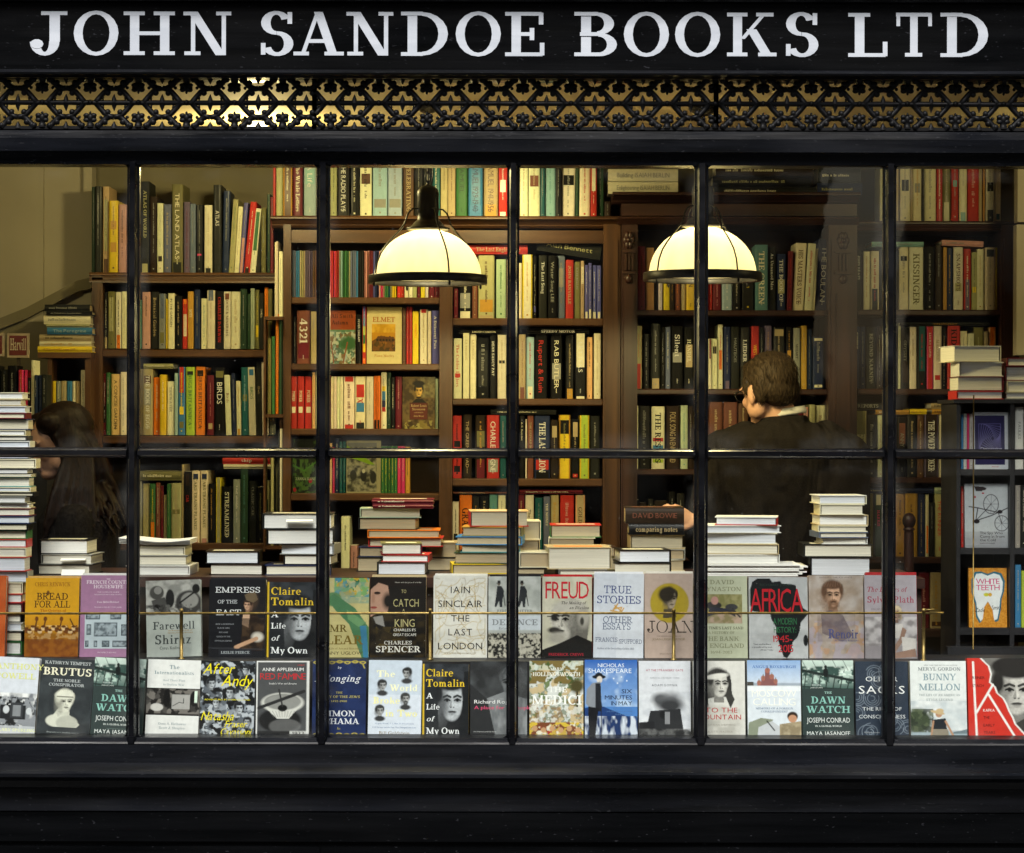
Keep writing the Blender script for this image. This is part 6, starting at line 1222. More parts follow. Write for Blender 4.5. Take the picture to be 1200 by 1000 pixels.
@art
def kafka():
    c = Cv('#6d6b68'); c.noise(0, 0, 1, 1, '#66635f', '#7d7a76', 4, 2); c.face(.84, .40, .34, '#c2beb8', '#24211f', '#2b2826', .1); c.ell(.84, .1, .42, .12, '#24211f'); c.poly([(.6, .9), (1, .74), (1, 1), (.5, 1)], '#3b3936')
    e = [(.22, 0), (.30, .06), (.36, .10), (.40, .2), (.37, .3), (.46, .36), (.5, .44), (.6, .5), (.66, .58), (.70, .66), (.76, .74), (.8, .82), (.9, .9), (1.0, .98), (1.0, 1)]
    c.poly([(0, 0)]+[(a+.03, b_-.005) for a, b_ in e]+[(0, 1)], '#e8e6e2'); c.poly([(0, 0)]+e+[(0, 1)], '#cc3327')
    c.line([(.10, .05), (.14, .97)], .035, '#f0eeea'); c.line([(.14, .68), (.44, .33)], .035, '#f0eeea'); c.line([(.36, .45), (.80, .97)], .035, '#f0eeea')
    return c, [T_('REINER', .08, .26, .035, .22, 'f', '#4a1512', 'l'), T_('STACH', .08, .36, .035, .2, 'f', '#4a1512', 'l'), T_('KAFKA', .26, .665, .036, .2, 'f', '#f4e8e6', 'l'), T_('THE', .26, .755, .036, .11, 'f', '#4a1512', 'l'), T_('EARLY', .26, .85, .036, .2, 'f', '#4a1512', 'l'), T_('YEARS', .26, .94, .036, .2, 'f', '#4a1512', 'l')]
@art
def plainorange():
    c = Cv('#bf5a2a'); c.noise(0, 0, 1, 1, '#b95424', '#c7622f', 4, 1); return c, []
@art
def bread():
    c = Cv('#d19a1e'); c.grad(0, .45, 1, 1, '#cf951c', '#8a4a14'); c.blotch(0, .60, 1, .8, ['#6b3c14', '#a8761f', '#d9b070'], 11, 3)
    for i in range(16): a = .03+.063*i; c.ell(a, .66+.025*math.sin(i*2.1), .04, .03, '#d8b98a' if i % 3 else '#6b3c14'); c.ell(a, .64+.025*math.sin(i*2.1), .042, .016, '#5a3212')
    for a in (.2, .36, .66): c.line([(a, .62), (a+.02, .54)], .025, '#5a3212'); c.ell(a+.02, .52, .035, .03, '#6b3c14')
    c.rect(0, .78, 1, 1, '#7e4416', .85); c.noise(0, .7, 1, 1, '#6b3611', '#a0651e', 8, 5, al=.45); c.line([(.84, .52), (.9, .6)], .02, '#3a2010'); c.ell(.42, .19, .03, .03, '#6b4418')
    return c, [T_('CHRIS RENWICK', .5, .105, .05, .66, col='#a06a16'), T_('BREAD', .5, .275, .085, .58, col='#3f2413', T=.15), T_('FOR ALL', .5, .375, .085, .66, col='#3f2413', T=.15), T_('The Origins of', .52, .43, .034, .48, col='#a8501c')]
@art
def french():
    c = Cv('#a07596'); c.rect(.08, .46, .9, .90, '#b9c6ce')
    for a, b_, w, h in ((.1, .46, .26, .08), (.55, .47, .2, .07), (.26, .58, .42, .17), (.12, .6, .08, .13), (.75, .6, .12, .14), (.1, .8, .06, .08), (.26, .8, .06, .08), (.6, .8, .3, .08), (.4, .8, .14, .08)):
        c.rect(a, b_, a+w, b_+h, '#4a545c'); c.rect(a+.02, b_+.015, a+w-.02, b_+h-.02, '#8f9ba3'); c.noise(a+.01, b_+.01, a+w-.01, b_+h-.01, '#3a444c', '#a5b1b9', 18, 3, al=.7)
    return c, [T_('THE', .5, .055, .016, .07, col='#e3d3de'), T_('FRENCH COUNTRY', .52, .105, .042, .84, col='#e3d3de'), T_('HOUSEWIFE', .5, .16, .042, .54, col='#e3d3de'), T_('THE COMPLETE GUIDE', .5, .215, .016, .4, 'f', '#d9c6d3'), T_('HOUSEHOLD ARTS AND CRAFTS', .5, .245, .016, .5, 'f', '#d9c6d3'), T_('Cora Millet Robinet', .5, .34, .024, .4, col='#e3d3de'), T_('TRANSLATED BY TOM JAINE', .5, .40, .016, .5, 'f', '#d9c6d3'), T_('PROSPECT BOOKS', .5, .955, .018, .34, 'f', '#d9c6d3')]
@art
def shiraz():
    c = Cv('#b4b9b4'); c.noise(0, 0, 1, .46, '#8f8f8a', '#b9b8b2', 6, 7); c.ell(.78, .3, .24, .16, '#3a3938'); c.ell(.80, .27, .16, .1, '#908f8b'); c.line([(.62, .3), (.9, .16)], .03, '#161616'); c.ell(.92, .12, .07, .06, '#1b1b1b'); c.ell(.2, .16, .13, .09, '#4a4946'); c.ell(.22, .13, .07, .05, '#8d8c88'); c.poly([(.1, .26), (.34, .22), (.46, .42), (.16, .42)], '#4c4b49'); c.ell(.44, .24, .08, .12, '#222'); c.ell(.2, .36, .07, .05, '#111'); c.blotch(0, .32, 1, .45, ['#6d6c69', '#2c2b2a'], 8, 3, .7); c.rect(0, .46, 1, 1, '#b0b6b0')
    return c, [T_('Farewell', .5, .64, .10, .76, 's', '#454b4b'), T_('Shiraz', .48, .83, .12, .66, 's', '#454b4b'), T_('AN IRANIAN MEMOIR OF', .62, .665, .016, .5, 'f', '#a8803a'), T_('REVOLUTION AND EXILE', .62, .695, .016, .46, 'f', '#a8803a'), T_('Cyrus Kadivar', .44, .90, .04, .4, 's', '#4a5050')]
@art
def empress():
    c = Cv('#15161b'); c.ell(.76, .27, .11, .12, '#3d3026', .3); c.face(.68, .33, .07, '#c9a083', '#2b1c14', '#5b3a2a', -.5); c.poly([(.62, .2), (.8, .14), (.86, .26), (.78, .3), (.66, .27)], '#6a5a45'); c.poly([(.62, .44), (.82, .42), (.98, .62), (.94, .92), (.56, .9), (.58, .6)], '#2a1d16'); c.poly([(.6, .45), (.72, .45), (.7, .62), (.58, .58)], '#c9a68a'); c.noise(.58, .5, .98, .9, '#1d1510', '#4d3a28', 7, 3, al=.7); c.ell(.86, .74, .1, .06, '#d9d2c6', .3); c.line([(.84, .76), (.52, .86)], .07, '#c59c7c'); c.ell(.5, .87, .05, .025, '#c59c7c')
    c.line([(0, .88), (.98, .90)], .006, '#4a4c52'); c.rect(.18, .9, .76, .97, '#23252b')
    return c, [T_('EMPRESS', .50, .17, .072, .80, col='#e6e8ea', T=.13), T_('OF THE', .32, .31, .045, .34, col='#cfd2d6', T=.13), T_('EAST', .34, .46, .07, .44, col='#e6e8ea', T=.13), T_('HOW A EUROPEAN', .28, .585, .018, .32, col='#8f9298'), T_('SLAVE GIRL', .26, .635, .018, .22, col='#8f9298'), T_('BECAME', .26, .69, .018, .16, col='#8f9298'), T_('QUEEN OF THE', .26, .745, .018, .24, col='#8f9298'), T_('OTTOMAN EMPIRE', .26, .80, .018, .3, col='#8f9298'), T_('LESLIE PEIRCE', .47, .955, .032, .5, col='#aab0b4')]
@art
def lear():
    c = Cv('#c9bd82'); c.blotch(.3, 0, 1, .24, ['#2f6b45', '#4f8fa8', '#7fae6a', '#c9a83c'], 6, 4); c.blotch(0, .05, 1, .32, ['#9fb4a0', '#6f9a8a'], 7, 14, .5); c.ell(.28, .27, .17, .09, '#5f8a5c'); c.poly([(.14, .26), (.3, .2), (.72, .38), (1, .62), (1, 1), (.86, 1), (.6, .58), (.34, .42)], '#4f7f58'); c.poly([(.55, .4), (.95, .56), (.8, .62), (.58, .52)], '#6d9a6a'); c.poly([(.82, .6), (.95, .6), (1, 1), (.9, 1)], '#3f7fa0'); c.ell(.14, .3, .05, .03, '#a85a3c'); c.rect(0, .55, .55, .99, '#cfc488', .5)
    return c, [T_('MR', .38, .68, .09, .34, col='#6b5a24'), T_('LEAR', .50, .835, .11, .74, col='#7d6826'), T_('A Life of Art and Nonsense', .5, .90, .024, .7, 's', '#8a7a40'), T_('JENNY UGLOW', .48, .965, .042, .8, 'f', '#4a4020')]
@art
def catch():
    c = Cv('#16120f'); c.noise(0, .45, 1, 1, '#120f0c', '#3b2f18', 6, 3, .4, .8); c.poly([(0, .04), (.3, .06), (.36, .3), (.3, .45), (.1, .46), (0, .5)], '#b48d78'); c.poly([(0, 0), (.3, 0), (.36, .12), (.14, .07), (0, .16)], '#1b130f'); c.ell(.12, .2, .06, .018, '#2b1a14'); c.ell(.05, .26, .03, .06, '#9a705c', .4, .7); c.ell(.06, .38, .06, .015, '#8a3a34'); c.ell(.32, .3, .1, .1, '#16120f', .4); c.poly([(.05, .5), (.22, .48), (.26, .62), (.1, .58)], '#8d8a86'); c.blotch(.1, .62, .6, .95, ['#5a4a1f', '#2b220f'], 8, 2, .7)
    return c, [T_('Meant with the pace of a thriller', .68, .075, .018, .48, 'f', '#c9c4ba'), T_('TO', .60, .20, .045, .09, 'f', '#b9ae7c'), T_('CATCH', .64, .37, .10, .46, 'f', '#b3aa78', tr=.14), T_('A', .60, .43, .035, .04, 'f', '#b9ae7c'), T_('KING', .62, .62, .10, .36, 'f', '#b3aa78', tr=.14), T_("CHARLES II'S", .62, .675, .034, .4, 'f', '#e3e0d8'), T_('GREAT ESCAPE', .62, .735, .034, .42, 'f', '#e3e0d8'), T_('CHARLES', .5, .84, .045, .5, col='#d6d3cc'), T_('SPENCER', .5, .935, .075, .8, col='#dfdcd4')]
@art
def iain():
    c = Cv('#dcdad2'); rn = random.Random(2); 
    for i in range(70):
        a, b_ = rn.uniform(.05, .95), rn.uniform(.04, .96); t = rn.random()*6.28; pts = [(a, b_)]
        for q in range(5): t += rn.uniform(-.7, .7); a += .09*math.cos(t); b_ += .06*math.sin(t); pts.append((min(max(a, .04), .96), min(max(b_, .03), .96)))
        c.line(pts, .010, ['#b9a060', '#a89878', '#c2ae78'][i % 3], .75)
    return c, [T_('IAIN', .5, .215, .085, .36, 'f', '#2a2622', tr=.2), T_('SINCLAIR', .5, .385, .085, .82, 'f', '#2a2622', tr=.16), T_('THE', .5, .56, .08, .34, 'f', '#2a2622', tr=.2), T_('LAST', .5, .73, .085, .44, 'f', '#2a2622', tr=.2), T_('LONDON', .5, .90, .085, .82, 'f', '#2a2622', tr=.16), T_('TRUE FICTIONS FROM AN UNREAL CITY', .5, .955, .018, .6, 'f', '#7d6a3a')]
@art
def defence():
    c = Cv('#b8bcb8'); c.noise(0, 0, 1, .46, '#a9ada8', '#c9ccc8', 4, 3); c.rect(0, .48, 1, .66, '#cfd6de'); c.noise(0, .7, 1, 1, '#20201e', '#c9c4b4', 24, 5, .4, .6)
    for a in (.20, .64): c.ell(a, .095, .025, .022, '#6b5f55'); c.rect(a-.028, .05, a+.028, .085, '#1b1c1c'); c.rect(a-.045, .078, a+.045, .09, '#1b1c1c'); c.poly([(a-.03, .12), (a+.05, .12), (a+.10, .18), (a+.07, .29), (a+.06, .38), (a+.02, .38), (a, .30), (a-.05, .38), (a-.08, .37), (a-.05, .22)], '#2b2e33'); c.line([(a+.08, .2), (a+.12, .36)], .015, '#222')
    return c, [T_('RIDDELL RITTER', .5, .44, .03, .7, 's', '#7d827e'), T_('DEFENCE', .5, .60, .07, .86, 's', '#8d9298'), T_('Reform to 1914', .4, .655, .03, .4, 's', '#8d9298')]
@art
def freud():
    c = Cv('#c6c2ae'); c.noise(0, 0, 1, .5, '#c2bea9', '#d0ccba', 4, 3); c.ell(.60, .56, .34, .26, '#55524c', .15); c.poly([(.2, .42), (.55, .32), (.95, .5), (.9, .8), (.5, .86), (.3, .8)], '#6d6a63'); c.face(.42, .53, .28, '#b5b1a8', '#77746c', '#14130f', -.55, beard='#c9c5bb', cap=0, neck=0); c.ell(.55, .37, .32, .085, '#b9b5ac', .3); c.ell(.84, .50, .12, .12, '#a5a198', .4); c.ell(.80, .55, .04, .05, '#3a3833', .3); c.ell(.24, .51, .07, .035, '#222', .3); c.line([(.1, .49), (.5, .48)], .02, '#1a1918'); c.ell(.24, .66, .13, .04, '#33312d', .3); c.ell(.3, .76, .18, .07, '#a9a59a', .4); c.poly([(0, .9), (.35, .82), (.7, .72), (1, .8), (1, 1), (0, 1)], '#1a1918')
    return c, [T_('FREUD', .5, .27, .22, .88, 'f', '#c41f33', tr=.06), T_('The Making of', .62, .34, .036, .5, 's', '#4a4640', sh_=.3), T_('an Illusion', .74, .40, .036, .4, 's', '#4a4640', sh_=.3), T_('FREDERICK CREWS', .48, .975, .036, .7, 'f', '#b0283a')]
@art
def stories():
    c = Cv('#cdd2dd'); c.rect(.46, 0, 1, 1, '#d9dde6', .8); c.line([(.38, .45), (.48, .36), (.40, .42), (.56, .40), (.52, .46), (.34, .44)], .022, '#c99a45'); c.line([(.42, .38), (.56, .45), (.60, .41)], .022, '#c99a45')
    return c, [T_('TRUE', .47, .235, .09, .54, col='#33457f', T=.13), T_('STORIES', .5, .355, .09, .88, col='#33457f', T=.13), T_('OTHER', .48, .585, .075, .58, col='#4a5878', T=.12), T_('ESSAYS', .46, .665, .075, .56, col='#4a5878', T=.12), T_('FRANCIS', .26, .81, .05, .44, col='#4a5878', T=.12), T_('SPUFFORD', .74, .83, .05, .46, col='#4a5878', T=.12), T_('Author of the bestselling Golden Hill', .44, .90, .022, .74, 's', '#5a6478', sh_=.2)]
@art
def joan():
    c = Cv('#b9a498'); c.ell(.52, .35, .40, .235, '#a8922c', .03); c.face(.54, .30, .13, '#9b8d7a', '#2a241c', '#3a332a', .6); c.ell(.46, .25, .17, .09, '#2a241c', .2); c.poly([(.4, .42), (.62, .42), (.66, .52), (.38, .53)], '#4a4233')
    return c, [T_('JOAN', .54, .70, .14, .96, col='#3a332e', T=.10, t=.03), T_('THE REMARKABLE LIFE OF', .5, .75, .016, .5, 'f', '#8d7a6e'), T_('JOAN LEIGH FERMOR', .5, .79, .026, .68, 'f', '#8a7a58'), T_('SIMON FENWICK', .46, .96, .02, .3, 'f', '#8d7a6e')]
@art
def bank():
    c = Cv('#b9bda4'); c.rect(.1, .22, .9, .58, '#8f8a5c'); c.noise(.1, .22, .9, .42, '#9a9468', '#7d7a4c', 10, 4); c.noise(.1, .46, .9, .58, '#8a7f5a', '#b59c8a', 8, 6); c.ell(.36, .36, .15, .05, '#2b2a2a'); c.poly([(.28, .38), (.74, .40), (.78, .5), (.66, .46), (.4, .46), (.24, .5)], '#2c2e3a'); c.ell(.38, .3, .07, .05, '#b98a80'); c.ell(.7, .38, .12, .04, '#3a3a3c'); c.line([(.72, .4), (.86, .5)], .03, '#333')
    return c, [T_('DAVID', .52, .10, .052, .46, col='#8b8d72'), T_('KYNASTON', .5, .185, .052, .76, col='#8b8d72'), T_("TILL TIME'S LAST SAND", .5, .65, .032, .84, col='#55563f'), T_('A HISTORY OF', .5, .705, .03, .5, col='#8b8d72'), T_('THE BANK', .5, .79, .052, .66, col='#8b8d72'), T_('OF ENGLAND', .5, .875, .052, .86, col='#8b8d72'), T_('1694-2013', .5, .945, .034, .46, col='#8b8d72')]
@art
def africa():
    c = Cv('#b5b7b9'); c.noise(0, 0, 1, 1, '#aeb0b2', '#bcbec0', 4, 2)
    P_ = [(.02, .16), (.06, .06), (.14, .02), (.36, .02), (.40, .06), (.54, .05), (.56, .08), (.74, .09), (.80, .10), (.82, .2), (.86, .26), (.92, .38), (1.0, .42), (1, .46), (.88, .56), (.86, .66), (.82, .74), (.74, .80), (.70, .94), (.64, 1), (.58, .98), (.50, .80), (.46, .7), (.46, .62), (.38, .52), (.36, .45), (.2, .44), (.06, .42), (.02, .34)]
    c.poly(P_, '#15181a'); c.ell(.96, .78, .04, .07, '#15181a', .05)
    return c, [T_('RICHARD J. REID', .46, .11, .03, .6, 'f', '#2c3a34'), T_('AFRICA', .47, .43, .30, .9, 'f', '#b51f2a', tr=.02), T_('A MODERN', .61, .585, .085, .40, 'f', '#2f6a45', tr=.04), T_('HISTORY:', .61, .685, .075, .38, 'f', '#2f6a45', tr=.04), T_('1945-', .57, .80, .085, .32, 'f', '#b8252f', tr=.04), T_('2015', .62, .925, .095, .26, 'f', '#b8252f', tr=.04), T_('Taut and brilliant', .22, .835, .018, .3, 'f', '#2a2c2e'), T_('a groundbreaking book', .22, .87, .018, .34, 'f', '#2a2c2e'), T_('Africa Today', .3, .905, .018, .22, 'f', '#2a2c2e')]
@art
def renoir():
    c = Cv('#b3a8a0'); c.noise(0, 0, 1, 1, '#b8aea8', '#a08f80', 4, 6, .3, .7); c.blotch(0, .55, 1, 1, ['#c9a27a', '#b98d68', '#a8a0b0'], 4, 3, .6); c.face(.44, .24, .17, '#c09a80', '#5a4030', '#5a4030', .15, beard='#6a4a35'); c.poly([(.22, .46), (.4, .42), (.62, .48), (.8, .72), (.6, .8), (.24, .7)], '#5f5560', .85); c.noise(.15, .42, .85, .8, '#5a4e50', '#94827a', 6, 8, al=.35)
    return c, [T_('BARBARA EHRLICH WHITE', .5, .035, .02, .6, 'f', '#7d706a'), T_('Renoir', .62, .76, .11, .54, 's', '#4d5285'), T_('An Intimate Biography', .68, .795, .022, .44, 's', '#5d6088')]
@art
def plath():
    c = Cv('#b0a8b0'); c.noise(0, .5, 1, .85, '#8f8a8c', '#c9c4c6', 6, 5); c.rect(0, .82, 1, 1, '#8a8486', .7); c.face(.60, .46, .09, '#a88a7c', '#c9b898', '#5b463c', -.2, long=.5); c.poly([(.5, .6), (.72, .58), (.78, .72), (.6, .76), (.5, .72)], '#d6d0cc'); c.poly([(.72, .62), (.8, .66), (.72, .8), (.56, .94), (.5, .9), (.66, .76)], '#9a7a6a'); c.poly([(.7, .74), (.98, .76), (.98, .9), (.72, .92)], '#d9d4d0'); c.poly([(.5, .94), (.96, .88), (.98, .98), (.5, 1)], '#9a7a6a')
    return c, [T_('The Letters of', .42, .20, .06, .76, 's', '#a8485c', sh_=.25), T_('Sylvia Plath', .5, .33, .075, .9, 's', '#a8485c'), T_('VOLUME I', .22, .42, .022, .2, 's', '#8d7f86'), T_('1940-1956', .22, .47, .022, .2, 's', '#8d7f86')]
@art
def teeth():
    c = Cv('#c9862c'); c.noise(0, 0, 1, 1, '#c07d26', '#d6963a', 30, 2)
    P_ = [(.12, .22), (.2, .1), (.34, .09), (.5, .13), (.66, .09), (.82, .12), (.9, .24), (.88, .4), (.82, .52), (.8, .68), (.74, .86), (.66, .88), (.62, .7), (.5, .56), (.4, .66), (.36, .86), (.3, .9), (.22, .8), (.2, .6), (.12, .42)]
    c.poly([(.5+(a-.5)*1.13, .5+(b_-.5)*1.08) for a, b_ in P_], '#2b6a80'); c.poly(P_, '#e6ebec'); c.ell(.46, .45, .07, .03, '#c9c83c'); c.ell(.56, .45, .05, .03, '#d8a83c')
    return c, [T_('WHITE', .5, .27, .095, .62, 'f', '#d03f7c', tr=.04), T_('TEETH', .5, .375, .095, .62, 'f', '#d03f7c', tr=.04), T_('Zadie', .28, .74, .07, .26, 'f', '#22262a', sh_=.3), T_('Smith', .74, .70, .07, .24, 'f', '#22262a', sh_=-.2)]
@art
def cold():
    c = Cv('#b9bfc4', 1.46); c.grad(0, .75, 1, 1, '#a9adb2', '#8b8e94'); c.poly([(0, .84), (.3, .88), (.6, .96), (0, .96)], '#9a9da3')
    for cx, cy, ru, rv in ((.60, .32, .17, .15), (.84, .62, .16, .12)): pts = [(cx+ru*math.cos(t*.314), cy+rv*math.sin(t*.314)) for t in range(21)]; c.line(pts, .014, '#2a2226'); [c.line([(cx, cy), (cx+ru*math.cos(t), cy+rv*math.sin(t))], .005, '#3a3236') for t in (0, .8, 1.6, 2.4, 3.2, 4, 4.8, 5.6)]
    c.line([(.1, .36), (.3, .38), (.76, .45), (.98, .38)], .02, '#2a2226'); c.line([(.3, .38), (.25, .58), (.6, .5), (.8, .44)], .02, '#2a2226'); c.line([(.6, .32), (.5, .4), (.25, .58)], .014, '#2a2226'); c.line([(.76, .45), (.84, .62)], .014, '#2a2226'); c.ell(.8, .44, .06, .03, '#221c20'); c.ell(.27, .59, .07, .035, '#221c20')
    c.poly([(.22, .04), (.44, .05), (.4, .12), (.26, .12)], '#2a2226'); c.ell(.38, .08, .12, .03, '#2a2226'); c.ell(.42, .15, .03, .012, '#a82838'); c.ell(.24, .21, .02, .02, '#a82838')
    return c, [T_('The Spy Who', .34, .79, .042, .52, 'f', '#2a2a2e', 'l'), T_('Came in from', .34, .845, .042, .56, 'f', '#2a2a2e', 'l'), T_('the Cold', .34, .90, .042, .36, 'f', '#2a2a2e', 'l'), T_('JOHN LE CARRE', .34, .94, .018, .5, 'f', '#3a3a3e', 'l')]
@art
def depression():
    c = Cv('#d3d8e0', 1.62); c.rect(.04, .06, .88, .92, '#2b2755')
    for i in range(9):
        s_ = .36-.038*i; a = .12*i; pts = []
        for q in range(5):
            t = a+q*math.pi/2+.78; pts.append((.46+s_*1.2*math.cos(t)+.01*i, .46+s_*1.0*math.sin(t)))
        c.line(pts, .012, '#6d68a8')
    return c, [T_('Depression', .5, .66, .045, .6, 'f', '#cfd0ea'), T_('THE WAY OUT OF YOUR PRISON', .5, .70, .018, .56, 'f', '#a8a8cc'), T_('VINTAGE', .6, .965, .018, .2, 'f', '#b83a3a')]
@art
def autumn():
    c = Cv('#8a3f1c', 1.9); c.rect(0, .36, 1, 1, '#5a7a5a'); c.noise(0, .38, 1, 1, '#3f6a4a', '#8fa0a0', 6, 3); c.blotch(0, .4, 1, 1, ['#2f4f35', '#7a5a3a', '#b0b8a8'], 7, 4, .8); c.ell(.75, .62, .3, .14, '#355a35', .3); c.line([(.7, .6), (.55, .98)], .05, '#7a4a30'); c.line([(.1, .6), (.2, .98)], .04, '#7a4a30')
    return c, [T_('Ali Smith', .5, .14, .075, .84, 's', '#4a2410'), T_('Autumn', .42, .26, .075, .6, 's', '#20150c')]
@art
def elmet():
    c = Cv('#cfc08a', 1.62); c.rect(.14, .30, .82, .78, '#b5801c'); c.noise(.14, .3, .82, .45, '#b98a20', '#d6a83a', 5, 3); c.poly([(.14, .6), (.4, .5), (.82, .56), (.82, .78), (.14, .78)], '#6a4416'); c.blotch(.14, .6, .82, .78, ['#8a5a1c', '#3a3014'], 8, 2, .8)
    for i in range(6): c.ell(.34+.08*i, .56+.01*(i % 2), .06, .05, '#5a3a22'); c.ell(.30+.09*i, .58, .035, .02, '#2a2418')
    return c, [T_('ELMET', .48, .265, .085, .64, 's', '#a8601c'), T_('Fiona Mozley', .5, .88, .045, .56, 's', '#a8702c')]
@art
def stevenson():
    c = Cv('#4a3a22', 1.55); c.noise(0, 0, 1, 1, '#3a2c18', '#6a5632', 5, 4); c.noise(.55, 0, 1, .4, '#5a5236', '#8a8258', 9, 6, al=.6); c.face(.50, .27, .13, '#c9a050', '#15100a', '#2a1c0c', .1); c.ell(.5, .13, .19, .055, '#15100a', .2); c.poly([(.28, .5), (.42, .42), (.6, .42), (.78, .52), (.78, .6), (.25, .6)], '#14100c'); c.ell(.5, .40, .08, .02, '#1a120a'); c.rect(.22, .5, .78, .82, '#4a1a14'); c.rect(.24, .515, .76, .805, '#5a241a'); c.blotch(0, .84, 1, 1, ['#8a7a3a', '#a8a060'], 7, 3, .7)
    return c, [T_('Robert Louis', .5, .58, .05, .48, 's', '#b8a070'), T_('Stevenson', .5, .645, .045, .4, 's', '#b8a070'), T_('A BIOGRAPHY', .5, .70, .02, .28, 's', '#a89068'), T_('John Wood', .5, .77, .03, .3, 's', '#b8a070')]
@art
def photobook():
    c = Cv('#8f8a6c', 1.5); c.rect(.02, .04, .88, .97, '#55554a'); c.noise(.02, .04, .88, .97, '#33332c', '#8a8874', 9, 4, .3, .7); c.rect(.02, .04, .88, .12, '#6a6a62'); c.poly([(.0, .08), (.84, .46), (.7, .46), (0, .3)], '#6f8f1c'); c.ell(.5, .68, .09, .1, '#22221e'); c.ell(.5, .58, .045, .04, '#a8a690'); c.ell(.78, .7, .09, .12, '#262622'); c.ell(.2, .66, .1, .1, '#2c2c26')
    return c, []
@art
def zanna():
    c = Cv('#20281c', 1.9); c.blotch(0, 0, 1, 1, ['#2f4a26', '#141a14', '#3f5a2c'], 6, 3); c.rect(.1, .0, .9, .4, '#1d211e'); c.line([(.5, 0), (.5, .6)], .03, '#0f120e'); c.line([(0, .5), (.5, .6), (1, .45)], .05, '#3f6a2a'); c.ell(.78, .78, .08, .04, '#8a1f2a'); c.ell(.1, .94, .07, .04, '#8a1f2a')
    return c, [T_('ZANNA SLONI', .56, .77, .045, .84, 's', '#9aa08c')]
def cover_book(fn, x0, x1, top, base, y, label, thick=.026, tilt=0, lean=8, group='', hb=1, zb=None, spinecol=None, turn=0, pages=(.74, .73, .68), pt=.0):
    c, tx = ART[fn](); k = u*(D0+y)/D0
    w = (x1-x0)*k-.001; Hz = (base-top)*k; h = Hz/math.cos(R(lean)); z = WZ(base, y) if zb is None else zb
    cx = WX((x0+x1)/2, y)
    e = empty('book', (cx, y, z+.0004), 0, label, 'book', group)
    e.rotation_euler = (R(-lean), R(tilt), R(turn))
    mean = spinecol and srgb(spinecol) or tuple(c.a[:, :max(2, c.W//20)].reshape(-1, 3).mean(axis=0))
    b = MB().mat('jacket_paper'); t = .0026 if hb else .0006; x_0, x_1 = -w/2, w/2
    b.box(x_0, x_1, 0, t, 0, h, mean); b.box(x_0, x_1, thick-t, thick, 0, h, mean); b.box(x_0, x_0+.0016, t+.0001, thick-t-.0001, 0.0002, h-.0002, mean)
    c.mesh(b, w, h)
    X_, Z_, N_ = Ux, Vz, Ny
    for (s, uu, vv, hh, wd, f, col, al, shr, tr, kw) in tx:
        text(b, s, Vector((x_0+uu*w, -.0007, h*(1-vv))), X_, Z_, N_, hh*h, f, width=(wd*w if wd else None), align=al, col=srgb(col), shear=shr, track=tr, **kw)
    b.build('cover', e)
    p = MB().mat('page_edges'); ins = .0028 if hb else .0005
    p.box(x_0+.0018, x_1-ins, t+.0002, thick-t-.0002, ins, h-ins, pages); p.build('page_block', e)
    return e
G_1 = 'books faced out in the lower rank of the window display'; G_2 = 'books faced out in the upper rank of the window display'
R1 = [('powell', -22, 39.5, 771, 'pale blue-grey book with a photograph of an old motor car, at the left edge', 2.5), ('brutus', 40, 103.5, 773, 'dark grey book with a white marble bust on its cover', 3), ('dawn', 104, 165, 772, 'dark sea-green book with a ship\'s deck photograph, beside the first window bar', 2.5),
 ('internat', 169, 232, 774, 'white book with a dark photograph band across its middle', 1.5), ('andy', 233.5, 298, 775, 'book with yellow brush lettering scrawled over a grey crowd photograph', .5), ('famine', 300, 363, 775, 'grey book with a white bowl and crossing knife drawn on its cover', 0),
 ('belonging', 366, 429.5, 773, 'navy blue book with gold scrolls and white script, beside the second window bar', 0), ('worldbroke', 431, 494, 774, 'pale blue book with four small portraits scattered between cream letters', .5), ('tomalin', 495.5, 550.5, 778, 'black book with a woman\'s face and yellow lettering, lower rank', 0),
 ('rogers', 551.5, 619, 775, 'dark grey photographic book with white and pink lines, at the middle bar', 0), ('medici', 621, 685, 774, 'book with a colourful crowded landscape painting and large white capitals', 0), ('sixmin', 686, 748.5, 773, 'blue book with an old man in a hat leaning on a cane', 0),
 ('strangers', 749.5, 811, 774, 'pale book with a smoky black figure in its lower half', 0), ('mountain', 813, 875, 774, 'off-white book with a long-haired woman wearing a headband, red lettering', 0), ('moscow', 877, 940.5, 773, 'snowy blue-white book with onion domes and a newspaper reader', 0),
 ('dawn', 941.5, 1002.5, 773, 'dark sea-green book with a ship\'s deck photograph, left of the sixth window bar', 0), ('sacks', 1004, 1066.5, 774, 'slate blue book patterned with pale concentric circles, behind the sixth bar', 0),
 ('bunny', 1068.5, 1135, 773.5, 'white book with a woman in a straw hat by the water', 0), ('kafka', 1136, 1204, 770, 'red torn-edge book with white strokes over a young man\'s face', 0)]
for i, (fn, a, c, tp, lb, tl) in enumerate(R1):
    cover_book(fn, a+tl*.8, c+tl*.8-.4, tp, 863.2, .075+(i % 2)*.003, lb, thick=(.03, .022, .026)[i % 3], tilt=tl, lean=8, group=G_1, zb=ZB, hb=(i % 4 != 1))
